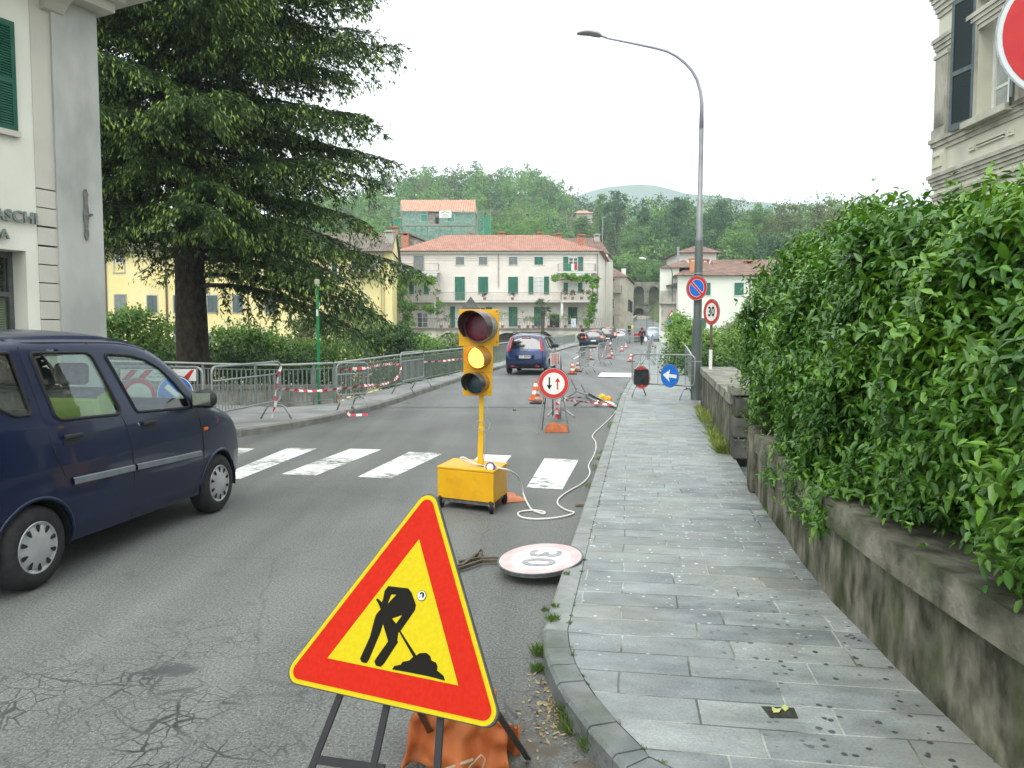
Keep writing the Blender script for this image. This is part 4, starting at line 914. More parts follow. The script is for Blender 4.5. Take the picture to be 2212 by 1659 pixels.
# terrace on arches
a_, b_, z0, z1 = w.rect(340, 1478, 2040, 1492); yt = -3.2
mb = MB(); mb.hexa([(a_ - .1, yt - .15, z0), (b_ + .1, yt - .15, z0), (b_ + .1, -.01, z0), (a_ - .1, -.01, z0), (a_ - .1, yt - .15, z1), (b_ + .1, yt - .15, z1), (b_ + .1, -.01, z1), (a_ - .1, -.01, z1)])
part('terrace', mb, mat('terrace_slab', (.16, .15, .13), (.24, .22, .2), s=3, rough=.9), pk)
arch = [((w.p(x_, 1490).x), r_, z0 - 2.4 + 0.0) for x_, r_ in ((430, 1.12), (692, 1.2), (1215, 1.75), (1540, 1.1))]
mb = MB(); vprism(mb, comb(a_, b_, z0 - 8, z0, [(c, r_, z0 - .32 - r_) for c, r_, _ in arch]), yt, yt + .7)
part('arcade_wall', mb, mat('limewashed_stone', (.42, .40, .33), (.62, .60, .52), s=.9, rough=.95, c3_=(.25, .25, .19), s3=.8, amt3=.8, detail=8), pk)
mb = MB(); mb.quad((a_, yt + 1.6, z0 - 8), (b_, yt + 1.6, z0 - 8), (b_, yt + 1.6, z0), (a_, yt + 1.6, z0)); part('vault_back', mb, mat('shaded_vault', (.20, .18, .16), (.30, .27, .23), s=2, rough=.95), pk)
mb = MB(); q = w.p(1540, 1560); vprism(mb, [(q.x - 1.2, z0 - 3.2), (q.x + 1.5, z0 - 3.2), (q.x + 1.3, z0 - 1.0), (q.x + .2, z0 - .62), (q.x - 1.0, z0 - 1.0)], yt + .9, yt + 1.0); part('red_awning', mb, mat('red_cloth', (.45, .03, .03), (.35, .03, .03), s=4), pk)
rl = MB()
zz0, zz1 = z1, z1 + 1.0
rl.bar((a_, yt + .05, zz1), (b_, yt + .05, zz1), .05, .04)
for i in range(150):
 x_ = a_ + (b_ - a_) * i / 149
 if i % 2 and 45 < 150: rl.bar((x_, yt + .05, zz0), (x_ + .24, yt + .05, zz1), .02, .02); rl.bar((x_ + .24, yt + .05, zz0), (x_, yt + .05, zz1), .02, .02)
rl.build('terrace_railing', galv_dark, pk)
# things kept on the balconies
for i, (cx, cy, hh, lmv, fl, nm) in enumerate([(575, 1222, .9, lm_yel, None, 'tall sparse plant in a red pot at the left end of the middle balcony'), (1730, 1224, .75, lm_dark, 'r', 'red flowering pot plant at the left of the right balcony'), (1800, 1224, .7, lm_dark, 'r', 'red flowering pot plant left of the balcony centre'),
  (1880, 1224, .8, lm_dark, 'r', 'red flowering pot plant right of the balcony centre'), (1945, 1224, .7, lm_bush, 'r', 'red flowering pot plant beside the vine'), (1005, 1224, .55, lm_dark, None, 'small trailing pot plant on the middle balcony rail'), (1257, 1224, .6, lm_dark, None, 'trailing pot plant under the third middle window')]):
 q = w.p(cx, cy); potplant(q.x, YP - (2.0 if cx > 1700 else 1.0), q.z + .02, hh, lmv, nm, fl=mat('red_petals', (.45, .04, .06), (.6, .12, .14), island=True) if fl else None)
for i, (cx, hh, lmv, m_) in enumerate([(600, 1.7, lm_dark, None), (680, 1.3, lm_dark, None), (1165, 1.5, lm_bush, None), (1320, 1.8, lm_yel, None), (1400, 1.1, lm_yel, None), (1450, .9, lm_bush, None), (1500, 1.2, lm_vine, None), (1590, 1.4, lm_yel, None), (1640, 1.3, lm_vine, None), (1745, 1.3, lm_bush, None), (1890, 1.6, lm_bush, None)]):
 q = D(*c3(cx, 1478), YP + yt + .7)
 names_ = ['tall dark leaved pot plant by the left terrace railing', 'dark bushy pot plant left of the traffic light head', 'large bushy pot plant just right of the traffic light head', 'tall pale shrub in a pot before the green terrace door', 'small pale pot plant beside the tall pale shrub', 'low round pot plant left of the palm', 'bright pot plant right under the palm', 'pale lemon like pot plant right of the palm', 'bright bushy pot plant before the dark terrace door', 'round pot plant just right of the terrace column', 'large pot plant beside the climbing vine on the terrace']
 potplant(q.x, YP + yt + .8, z1 + .0, hh, lmv, names_[i], group='potted plants on the terrace')
q = w.p(1810, 950)
fl_ = empty('laundry', (w.p(1765, 900).x, YP - 1.33, w.p(1765, 893).z), 'small green white and red cloth hung over the top balcony railing', 'laundry')
for i, cc in enumerate(((.02, .25, .1), (.7, .7, .68), (.55, .04, .05))):
 mb = MB(); pts = [(.32 * i + .04 * k, -.02 * math.sin(k * 1.5), -.75 + .2 * (i == 2)) for k in range(9)]; mb.add([(p[0], p[1], 0) for p in pts] + [(p[0], p[1] - .02, p[2]) for p in pts], [(k, k + 1, 10 + k, 9 + k) for k in range(8)]); mb.build('cloth', mat('flag_cloth_%s' % ['green', 'white', 'red'][i], cc, rough=.9), fl_)
q = D(*c3(1820, 1465), YP + yt + .02)
tw = empty('towel', (q.x, YP + yt, z1 + 1.02), 'white and blue patterned towel drying on the terrace railing', 'laundry')
mb = MB(); mb.add([(-.27 + .09 * k, -.03 - .02 * math.sin(k), 0) for k in range(7)] + [(-.27 + .09 * k, -.05 - .02 * math.sin(k), -.9) for k in range(7)], [(k, k + 1, 8 + k, 7 + k) for k in range(6)]); mb.build('cloth', mat('towel_cloth', (.62, .64, .68), (.22, .26, .36), s=14, lo=.5, hi=.56), tw)
# climbing vines
def vine(label, segs, Y, cr=.5, cnt=60, L_=.2):
 pts = [D(*c3(x, y), Y) for x, y in segs]; r = empty('climbing_vine', pts[0], label, 'vine', 'vines on the pink house')
 st = MB(); st.tube([p - pts[0] for p in pts], .05, 5); st.build('stem', bark, r)
 Ps, Ds, Ns = [], [], []
 for a, b in zip(pts[:-1], pts[1:]):
  L0 = (b - a).length; k = max(2, int(L0 / .5))
  bl = [tuple(a.lerp(b, (i + .5) / k) - pts[0] + Vector((rng.normal() * .2, -.2, rng.normal() * .15))) + (cr * random.uniform(.7, 1.2), cr * .8, cr * random.uniform(.6, 1.0)) for i in range(k)]
  P, D_, N_ = crown_leaves(bl, int(cnt * L0 / 2), 16, cr * .35, L_); Ps.append(P); Ds.append(D_); Ns.append(N_)
 P = np.concatenate(Ps); n = len(P); leafmesh('leaves', P, np.concatenate(Ds), np.concatenate(Ns), L_ * (.7 + .6 * rng.random(n)), L_ * .75, lm_vine, r)
vine('bright green wisteria arching over the left middle balcony', [(215, 1100), (230, 1020), (330, 1005), (440, 1030), (570, 1045)], YP - 2.2, .62)
vine('bright green vine column climbing the left corner of the pink house', [(300, 1520), (290, 1400), (260, 1280), (240, 1180), (215, 1100)], YP - 3.5, .75)
vine('green vine branch spreading right over the left terrace', [(300, 1290), (400, 1310), (500, 1300), (600, 1290)], YP - 3.0, .5)
vine('bright green vine canopy above the right middle balcony', [(1670, 1035), (1760, 1025), (1870, 1030), (1960, 1040), (2050, 1060)], YP - 2.4, .5)
vine('thin vine column hanging down the right corner of the pink house', [(2000, 1100), (1990, 1200), (1980, 1300), (1970, 1400), (1960, 1480)], YP - 3.2, .42)
# palm
q = D(*c3(1530, 1540), YP - 4.6); pz = D(*c3(1540, 1280), YP - 4.6)
pr = empty('palm_tree', (q.x, YP - 4.6, -5), 'small fan palm with a shaggy trunk before the arches of the pink house', 'tree')
mb = MB(); hh = pz.z + 5; mb.tube([(0, 0, 0), (.05, 0, hh * .5), (pz.x - q.x, 0, hh)], [.16, .17, .22], 10); mb.build('trunk', mat('palm_trunk', (.05, .04, .03), (.12, .10, .075), s=12, rough=1, bump=1, bs=20), pr)
Pp, Dd, Nn2 = [], [], []
for i in range(34):
 az = rng.random() * 6.28; el = rng.random() * 1.9 - .75; ln = .75 + .25 * rng.random(); c = Vector((pz.x - q.x, 0, hh)) + Vector((math.cos(az) * math.cos(el), math.sin(az) * math.cos(el), math.sin(el))) * ln
 o_ = Vector((math.cos(az) * math.cos(el), math.sin(az) * math.cos(el), math.sin(el)))
 for k in range(13):
  a = (k - 6) * .2; d2 = (o_ * math.cos(a) + o_.cross(Vector((0, 0, 1))).normalized() * math.sin(a)); Pp.append(tuple(c - o_ * .25)); Dd.append(tuple(d2 + Vector((0, 0, -.25)))); Nn2.append((rng.normal() * .4, rng.normal() * .4, 1))
leafmesh('fronds', np.array(Pp), np.array(Dd), np.array(Nn2), .55, .075, leafmat('palm_leaf', (.03, .07, .02), (.06, .12, .03), (.12, .18, .06)), pr)
# ---- cream house behind, beige corner house
cr_ = empty('cream_house', (0, 97, 0), 'cream house with a brown tiled roof just behind the right end of the pink house', 'house'); w = W(cr_, 97, c3)
a_, b_, z0, z1 = w.rect(1500, 792, 2118, 1500)
mb = MB(); mb.hexa([(a_, 0, 0), (b_, 0, 0), (b_ + 2, 9, 0), (a_ + 2, 9, 0), (a_, 0, z1), (b_, 0, z1), (b_ + 2, 9, z1), (a_ + 2, 9, z1)]); part('wall', mb, plaster_cream, cr_)
mb = MB(); mb.box(((a_ + b_) / 2, -.15, z1 - .25), (b_ - a_ + .3, .3, .3)); part('cornice', mb, white_trim, cr_)
zq = D(*c3(1800, 645), 102).z; xa, xb = D(*c3(1690, 645), 102).x, D(*c3(2050, 650), 102).x
mb = MB(); mb.add([(a_ - .3, -.4, z1), (b_ + .4, -.4, z1), (b_ + 2.2, 9.5, z1), (a_ + 2, 9.5, z1), (xa, 5, zq), (xb, 5, zq)], [(0, 1, 5, 4), (1, 2, 5), (2, 3, 4, 5), (3, 0, 4), (3, 2, 1, 0)]); rf = part('roof', mb, roof_brown, cr_)
chimney(rf, D(*c3(2035, 690), 101).x, 4, zq - .9, .7, .9, plaster_grey)
bg_ = empty('beige_corner_house', (0, 108, 0), 'weathered beige house with a rounded corner and an iron balcony, past the cream house', 'house'); w = W(bg_, 108, c4)
a_, b_, z0, z1 = w.rect(410, 1002, 548, 1500)
side = [(b_, 0), (b_ + .7, .25), (b_ + 1.1, 1.0), (b_ + 4.4, 16), (a_ + 2, 16), (a_, 0)]
def loft(poly, z0, z1): n = len(poly); m_ = MB(); m_.add([(p[0], p[1], z0) for p in poly] + [(p[0], p[1], z1) for p in poly], [tuple(reversed(range(n))), tuple(range(n, 2 * n))] + [(i, (i + 1) % n, n + (i + 1) % n, n + i) for i in range(n)]); return m_
part('wall', loft(side[::-1][:0] + side, 0, z1), plaster_beige, bg_)
zq = D(*c4(480, 900), 111).z; mb = MB(); mb.add([(a_ - .2, -.3, z1), (b_ + .3, -.3, z1), (b_ + 1.4, .8, z1), (b_ + 4.7, 16.2, z1), (a_ + 2, 16.2, z1), (a_ + .3, 3.4, zq), (b_ - .9, 3.4, zq), (b_ + 1.0, 14, zq - .6)], [(0, 1, 6, 5), (1, 2, 6), (2, 3, 7, 6), (3, 4, 7), (4, 0, 5), (4, 5, 6, 7), (4, 3, 2, 1, 0)]); rf = part('roof', mb, roof_brown, bg_)
chimney(rf, b_ + 1.0, 3.5, z1 + .3, .6, 1.1, white_trim, cap=False)
w.openw(438, 1058, 482, 1135, None, None); w.openw(456, 1200, 500, 1300, None, None); w.shut(452, 1368, 500, 1455, shut_grey, frame=plaster_grey)
mb = MB(); w.box(mb, 425, 1140, 566, 1152, 0, .9); part('balcony', mb, plaster_grey, bg_); w.railing(428, 562, 1090, 1140, .85)
w.railing(440, 505, 1262, 1312, .35, sides=False)
mb = MB(); w.box(mb, 425, 1028, 500, 1036, 0, .5); part('canopy', mb, roof_brown, bg_)
mb = MB(); w.box(mb, 425, 1345, 566, 1352, 0, .1); part('string_course', mb, plaster_grey, bg_)
for k in range(3):
 mb = MB(); f0 = .25 + .22 * k; x_ = b_ + 1.1 + 3.3 * f0; y_ = 1 + 15 * f0
 mb.box((x_ + .02, y_, 1.6), (.12, 1.3, 3.0)); mb.box((x_ + .02, y_, 6), (.12, 1.1, 1.7)); part('doorway' if k == 0 else 'window', mb, dark, bg_)
# ---- old arcade wall above the ramp
ar = empty('arcaded_retaining_wall', (0, 158, 0), 'mossy stone retaining wall with two rows of tall blind arches at the end of the street', 'wall'); w = W(ar, 158, c4)
a_, b_, z0, z1 = w.rect(470, 1050, 1120, 1262); _, _, z2, _ = w.rect(560, 1262, 1000, 1420)
cs = [w.p(x_, 1200).x for x_ in (728, 868)]; hw = (cs[1] - cs[0]) * .335; cs2 = [cs[0] - (cs[1] - cs[0])] + cs + [cs[1] + (cs[1] - cs[0])]
mb = MB(); vprism(mb, comb(a_, b_, z0, z1, [(c, hw, z1 - .9 - hw) for c in cs2]), 0, 1.0); part('upper_arches', mb, arcade_m, ar)
mb = MB(); vprism(mb, comb(a_, b_, z2, z0 - .15, [(c, hw * 1.1, z0 - .7 - hw) for c in cs2]), -.3, 1.0); part('lower_arches', mb, arcade_m, ar)
mb = MB(); mb.quad((a_, 1.2, z2 - 2), (b_, 1.2, z2 - 2), (b_, 1.2, z1), (a_, 1.2, z1)); part('recessed_wall', mb, mat('dark_recess', (.07, .075, .05), (.15, .15, .10), s=.7, rough=1, detail=8), ar)  # recess stone in a darker tone than the arches
mb = MB(); w.box(mb, 690, 1352, 930, 1378, 2.0, 2.3); part('brick_parapet', mb, mat('brown_brick', (.16, .10, .08), (.22, .15, .12), s=2, rough=.9), ar)
rw = empty('ramp_wall', (0, 100, 0), 'pale stone parapet walls climbing beside the ramp road', 'wall')
mb = MB()
for y0, y1 in zip(rampy[1:-1], rampy[2:]):
 xa, xb = rampx(y0)[0], rampx(y1)[0]; mb.hexa([(xa - .4, y0 - 100, zr(y0) - 1), (xa, y0 - 100, zr(y0) - 1), (xb, y1 - 100, zr(y1) - 1), (xb - .4, y1 - 100, zr(y1) - 1), (xa - .4, y0 - 100, zr(y0) + .8), (xa, y0 - 100, zr(y0) + .8), (xb, y1 - 100, zr(y1) + .8), (xb - .4, y1 - 100, zr(y1) + .8)])
mb.build('side_wall', rubble, rw); a, b = D(*c4(690, 1382), 151), D(*c4(925, 1402), 151); mb = MB(); mb.box(((a.x + b.x) / 2, 51, (a.z + b.z) / 2), (b.x - a.x, .4, 1.2)); mb.build('end_wall', plaster_grey, rw)
# ---- white house right of the bridge with annex, and the tower house
wh = empty('white_house', (0, 82, 0), 'long white house with a brown tiled roof and green shutters beside the bridge end', 'house'); w = W(wh, 82, c4)
a_, b_, z0, z1 = w.rect(1090, 990, 2500, 1500)
mb = MB(); mb.hexa([(a_, 0, -5), (b_, 0, -5), (b_ + 1, 9, -5), (a_ + 1, 9, -5), (a_, 0, z1), (b_, 0, z1), (b_ + 1, 9, z1), (a_ + 1, 9, z1)]); part('wall', mb, plaster_white, wh)
zq = D(*c4(1500, 888), 86.5).z; xa = D(*c4(1230, 890), 86.5).x
mb = MB(); mb.add([(a_ - .5, -.5, z1), (b_, -.5, z1), (b_ + 1, 9.5, z1), (a_ + .5, 9.5, z1), (xa, 4.5, zq), (b_, 4.5, zq)], [(0, 1, 5, 4), (1, 2, 5), (2, 3, 4, 5), (3, 0, 4), (3, 2, 1, 0)]); rf = part('roof', mb, roof_brown, wh)
chimney(rf, D(*c4(1228, 950), 83.5).x, 1.6, z1 + .5, .75, 1.1, mat('orange_chimney', (.50, .20, .09), (.58, .26, .13), s=5))
chimney(rf, D(*c4(1340, 890), 87.5).x, 5.5, zq - .5, .7, .8); chimney(rf, D(*c4(1470, 880), 88).x, 6, zq - .5, .8, .3); chimney(rf, D(*c4(1735, 840), 90).x, 8, zq, .8, .4)
w.shut(1607, 1058, 1690, 1170); w.shut(1345, 1058, 1385, 1170, leaves=1); w.shut(1295, 1385, 1345, 1470, leaves=1); w.shut(1600, 1385, 1690, 1480, shut_grey)
mb = MB(); w.box(mb, 1746, 1000, 1751, 1380, 0, .1); part('downpipe', mb, iron, wh); mb = MB(); w.box(mb, 1695, 1255, 1745, 1280, 0, .5); part('canopy', mb, pipe_m, wh)
br_ = MB(); zz = D(*c4(1700, 845), 91).z; xa_, xb_ = D(*c4(1400, 845), 91).x, D(*c4(2100, 845), 91).x; br_.add([(xa_ - .5, 6, zq - .4), (xb_, 6, zq - .4), (xb_, 9, zz), (xa_, 9, zz), (xb_, 12, zq - .4), (xa_, 12, zq - .4)], [(0, 1, 2, 3), (3, 2, 4, 5), (0, 3, 5), (1, 4, 2)]); part('rear_roof', br_, roof_brown, wh)
an = empty('grey_annex_house', (0, 84, 0), 'narrow grey and white house with a dark curved awning, left of the white house', 'house'); w = W(an, 84, c4)
a_, b_, z0, z1 = w.rect(922, 920, 1092, 1500)
mb = MB(); mb.hexa([(a_, 0, -3), (b_, 0, -3), (b_ + 1, 10, -3), (a_ + 2.1, 10, -3), (a_, 0, z1), (b_, 0, z1), (b_ + 1, 10, z1), (a_ + 2.1, 10, z1)]); part('wall', mb, plaster_white, an)
mb = MB(); w.box(mb, 924, 1130, 1096, 1244, .0, .05); part('grey_band', mb, plaster_grey, an)
mb = MB(); w.box(mb, 915, 1242, 1140, 1252, 0, .5); part('ledge', mb, plaster_grey, an)
mb = MB(); w.box(mb, 930, 1252, 1110, 1500, 0, .06); part('stained_base', mb, plaster_grey, an)
zq = D(*c4(1140, 848), 88).z; mb = MB(); q1 = w.p(915, 918); q2 = w.p(1225, 918); mb.add([(q1.x, -.4, z1), (q2.x, -.4, z1), (q2.x + 1, 9, z1), (q1.x + 2.3, 10, z1), (D(*c4(1130, 848), 88).x, 4, zq), (q2.x, 4, zq)], [(0, 1, 5, 4), (1, 2, 5), (2, 3, 4, 5), (3, 0, 4), (3, 2, 1, 0)]); part('roof', mb, roof_brown, an)
pp = [w.p(x_, y_) for x_, y_ in ((975, 1082), (1000, 1078), (1050, 1066), (1090, 1052), (1090, 1072), (1050, 1088), (1000, 1098), (978, 1100))]
mb = MB(); vprism(mb, [(p.x, p.z) for p in pp][::-1], -1.0, -.1); part('awning', mb, mat('dark_awning', (.08, .08, .085), (.13, .13, .13), s=3), an)
tw_ = empty('tower_house', (0, 95, 0), 'small white tower like house with a pyramid tiled roof behind the long white house', 'house'); w = W(tw_, 95, c4)
a_, b_, z0, z1 = w.rect(1103, 782, 1440, 900)
mb = MB(); mb.box(((a_ + b_) / 2, 4, z1 / 2), (b_ - a_, 8, z1)); part('wall', mb, mat('tower_plaster', (.60, .59, .54), (.68, .67, .62), s=.6), tw_)
ap = D(*c4(1268, 708), 99); e = .6; mb = MB(); mb.add([(a_ - e, -e, z1), (b_ + e, -e, z1), (b_ + e, 8.6, z1), (a_ - e, 8.6, z1), (ap.x, 4, ap.z)], [(0, 1, 4), (1, 2, 4), (2, 3, 4), (3, 0, 4), (3, 2, 1, 0)]); part('roof', mb, roof_brown, tw_)
mb = MB(); q = w.p(1073, 750); q2 = w.p(1073, 870); mb.tube([(q.x, -1, q2.z - 3), (q.x, -1, q.z)], .14, 8); mb.lathe([(.2, q.z), (.2, q.z + .2)], 8, Matrix.Translation((q.x, -1, 0))); part('flue_pipe', mb, galv, tw_)
# ---- long yellow building beyond the trees
yl = empty('yellow_building', (0, 75, 0), 'long yellow four storey building behind the fir tree and the river bushes', 'building'); w = W(yl, 75, c2)
a_, b_, z0, z1 = w.rect(-600, 185, 2052, 900)
mb = MB(); mb.hexa([(a_, 0, -6), (b_, 0, -6), (b_ - .8, 10, -6), (a_, 10, -6), (a_, 0, z1), (b_, 0, z1), (b_ - .8, 10, z1), (a_, 10, z1)]); part('wall', mb, plaster_yellow, yl)
zq = D(*c2(1950, 62), 80).z
mb = MB(); mb.add([(a_, -.7, z1 - .1), (b_ + .15, -.7, z1 - .1), (b_ - .2, 5, zq), (a_, 5, zq), (b_ - .6, 10.7, z1 - .1), (a_, 10.7, z1 - .1)], [(0, 1, 2, 3), (3, 2, 4, 5), (5, 4, 1, 0)]); rf = part('roof', mb, roof_grey, yl)
mb = MB(); mb.add([(b_ + .02, 0, z1 - .3), (b_ - .78, 10, z1 - .3), (b_ - .38, 5, zq - .15)], [(0, 1, 2)]); part('gable', mb, plaster_yellow, yl)
chimney(rf, D(*c2(1890, 60), 81).x, 6, zq - .3, .55, .45); chimney(rf, D(*c2(2065, 60), 81).x, 6, zq - .4, .7, .8); chimney(rf, D(*c2(2030, 150), 77).x, 2, z1 + .4, .8, 1.4, plaster_grey)
for xx in (72, 491, 1052, 1992, 1974):
 mb = MB(); w.box(mb, xx - 4, 190, xx + 4, 900, 0.01, .12); part('downpipe', mb, pipe_m, yl)
w.openw(133, 212, 192, 272, None, None, rows=2, gl=darkglass); w.openw(752, 205, 795, 255, None, None, rows=2)
mb = MB(); w.box(mb, 120, 272, 133, 335, 0, .04); w.box(mb, 192, 205, 204, 335, 0, .04); w.box(mb, 120, 205, 133, 272, 0, .04); w.box(mb, 118, 333, 206, 340, 0, .08); part('window_surround', mb, plaster_grey, yl)
w.shut(130, 490, 210, 640, shut_grey, frame=plaster_grey)
dkg = mat('blue_grey_shutter', (.08, .11, .11), (.11, .14, .14), s=5, rough=.6)
for xx in (355, 537, 770, 945, 1170): w.shut(xx, 495, xx + 70, 610, dkg, frame=plaster_grey)
w.shut(535, 750, 600, 830, shut_grey, frame=plaster_white); w.shut(1150, 748, 1225, 830, shut_grey, frame=plaster_white); w.shut(775, 755, 820, 830, shut_grey, frame=plaster_white)
w.openw(1885, 215, 1950, 340, (1850, 1882), None, m=mat('dark_blue_shutter', (.03, .04, .07)), rows=2, gl=mat('door_glass', (.3, .33, .33), rough=.2)); w.shut(1953, 212, 1968, 275, mat('dark_violet_shutter', (.06, .04, .08)), leaves=1)
w.openw(1765, 215, 1790, 335, None, None); w.shut(1630, 215, 1665, 340)
mb = MB(); w.box(mb, 1740, 338, 1955, 352, 0, 1.0); part('balcony', mb, pipe_m, yl); w.railing(1745, 1950, 286, 338, .95)
# ---- stone gable house between them
sg = empty('stone_gable_house', (0, 92, 0), 'small rubble stone house gable wedged between the yellow and the pink buildings', 'house'); w = W(sg, 92, c3)
pts = [w.p(x_, y_) for x_, y_ in ((232, 770), (228, 612), (300, 620), (450, 680), (700, 770))]
mb = MB(); vprism(mb, [(p.x, p.z) for p in pts][::-1] if False else [(pts[0].x, 0), (pts[4].x, 0), (pts[4].x, pts[4].z), (pts[3].x, pts[3].z), (pts[2].x, pts[2].z), (pts[1].x, pts[1].z)], 0, 6); part('wall', mb, rubble, sg)
mb = MB(); q = [w.p(x_, y_) for x_, y_ in ((222, 606), (305, 614), (452, 674), (470, 690))]
for a, b in zip(q[:-1], q[1:]): mb.hexa([(a.x, -.3, a.z), (b.x, -.3, b.z), (b.x, 6, b.z), (a.x, 6, a.z), (a.x, -.3, a.z + .12), (b.x, -.3, b.z + .12), (b.x, 6, b.z + .12), (a.x, 6, a.z + .12)])
part('roof', mb, roof_brown, sg); chimney(sg, w.p(280, 720).x, -.8, w.p(280, 720).z - 1, .8, 2.1); 
# ---- house under repair with scaffold and green nets
sh = empty('scaffolded_house', (0, 150, 0), 'stone farmhouse under repair on the hillside behind green scaffold netting', 'house'); w = W(sh, 150, c3)
a_, b_, z0, z1 = w.rect(245, 400, 912, 760)
mb = MB(); mb.box(((a_ + b_) / 2, 5, (z0 + z1) / 2 - 4), (b_ - a_, 10, z1 - z0 + 8)); part('wall', mb, rubble, sh)
zq = D(*c3(500, 294), 156).z; xa, xb = D(*c3(238, 294), 156).x, D(*c3(908, 300), 156).x
mb = MB(); mb.add([(a_ - .4, -.7, z1), (b_ + .2, -.7, z1 - .3), (xb + .2, 6, zq), (xa - .2, 6, zq), (b_ + .2, 11, z1), (a_ - .4, 11, z1)], [(0, 1, 2, 3), (3, 2, 4, 5), (5, 4, 1, 0), (1, 4, 2), (0, 3, 5)]); part('roof', mb, roof_light, sh)
mb = MB(); w.box(mb, 546, 448, 584, 512, 0, .06); part('doorway', mb, dark, sh)
w.shut(416, 430, 474, 492); w.shut(658, 432, 720, 494)
net = mat('green_safety_net', (.08, .36, .28), (.15, .46, .37), s=1.5, rough=.9, alpha=.33); net2 = mat('dense_green_net', (.03, .30, .19), rough=.9, alpha=.72)
sf = empty('scaffold', (0, 147.6, 0), 'tubular scaffold with green safety nets round the hillside farmhouse', 'scaffold'); ws = W(sf, 147.6, c3)
pb = MB(); zg_ = ws.p(0, 760).z - 4
for x_ in (168, 232, 247, 360, 472, 585, 697, 808, 912, 935, 990, 1054):
 top_ = 345 if x_ < 240 else 385; q = ws.p(x_, top_); pb.tube([(q.x, -.7, zg_), (q.x, -.7, q.z)], .05, 5); pb.tube([(q.x, .5, zg_), (q.x, .5, q.z)], .05, 5)
for y_ in (405, 460, 535, 600, 660):
 qa, qb = ws.p(168, y_), ws.p(1054, y_); pb.tube([(qa.x, -.7, qa.z), (qb.x, -.7, qb.z)], .035, 5)
pb.build('poles', mat('scaffold_pole', (.20, .22, .20), (.28, .30, .27), s=4, rough=.6), sf)
for i, (xa_, ya_, xb_, yb_, mm_) in enumerate(((247, 398, 472, 528, net), (247, 535, 472, 700, net), (590, 402, 910, 530, net), (475, 540, 910, 720, net), (168, 345, 232, 395, net), (168, 470, 232, 530, net2), (935, 405, 985, 620, net), (990, 440, 1054, 620, net2), (168, 560, 232, 600, net2))):
 a, b, z0, z1 = ws.rect(xa_, ya_, xb_, yb_); mb = MB(); nx_ = 12
 for i_ in range(nx_):
  for j_ in range(6):
   def pt(i2, j2): return (a + (b - a) * i2 / nx_, -.76 + .10 * math.sin(i2 * 1.9 + j2), z0 + (z1 - z0) * j2 / 6 - .18 * math.sin(PI * i2 / nx_) * (j2 > 4))
   mb.quad(pt(i_, j_), pt(i_ + 1, j_), pt(i_ + 1, j_ + 1), pt(i_, j_ + 1))
 mb.build('safety_net', mm_, sf, smooth=True)
mb = MB(); ws.box(mb, 247, 528, 912, 535, -.5, .7); ws.box(mb, 170, 466, 232, 470, -.5, .7); mb.build('walkway', mat('plank', (.35, .35, .30), rough=.8), sf)
bn = empty('banner', (0, 146.7, 0), 'white site banner with a thin roof line logo hung on the scaffold', 'banner'); wb = W(bn, 146.7, c3)
mb = MB(); wb.box(mb, 583, 393, 695, 460, 0, .03); mb.build('sheet', signwhite, bn)
mb = MB(); q = [wb.p(x_, y_) for x_, y_ in ((600, 418), (638, 401), (678, 418))]
for a, b in zip(q[:-1], q[1:]): mb.bar((a.x, -.05, a.z), (b.x, -.05, b.z), .02, .12)
ws_ = MB()
for (x_0, x_1, y_) in ((618, 660, 428), (612, 668, 437), (605, 675, 450)):
 xx = x_0
 while xx < x_1:
  a, b, z0, z1 = wb.rect(xx, y_ - 2, xx + 5, y_ + 2); mb.hexa([(a, -.05, z0), (b, -.05, z0), (b, -.031, z0), (a, -.031, z0), (a, -.05, z1), (b, -.05, z1), (b, -.031, z1), (a, -.031, z1)]); xx += 7
mb.build('print', galv_dark, bn)
# small far things on the hillside
for nm, cx, y0_, y1_, Y_, lb_ in (('light_pole', 392, 455, 640, 130, 'thin pale light pole on the slope behind the cream house'),):
 a, b = D(*c4(cx, y0_), Y_), D(*c4(cx, y1_), Y_); r = empty(nm, (b.x, Y_, b.z), lb_, 'light pole'); mb = MB(); mb.tube([(0, 0, -2), (0, 0, a.z - b.z)], .07, 6); mb.box((.2, 0, a.z - b.z + .05), (.7, .2, .12)); mb.build('pole', galv, r)
hc = empty('hill_house', (0, 250, 0), 'small pale farmhouse roof half hidden in trees on the ridge', 'house'); w = W(hc, 236, c4)
w.o = Vector((0, 236, 0)); hc.location = (0, 236, 0)
a_, b_, z0, z1 = w.rect(150, 418, 300, 432); mb = MB(); mb.box(((a_ + b_) / 2, 4, (z0 + z1) / 2 - 1.5), (b_ - a_, 8, z1 - z0 + 3)); part('wall', mb, plaster_grey, hc)
mb = MB(); zz = w.p(200, 372).z; mb.add([(a_ - .5, -.5, z1), (b_ + .5, -.5, z1), (b_ - 2, 4, zz), (a_ + 1, 4, zz), (b_ + .5, 8.5, z1), (a_ - .5, 8.5, z1)], [(0, 1, 2, 3), (3, 2, 4, 5), (0, 3, 5), (1, 4, 2), (5, 4, 1, 0)]); part('roof', mb, roof_light, hc)
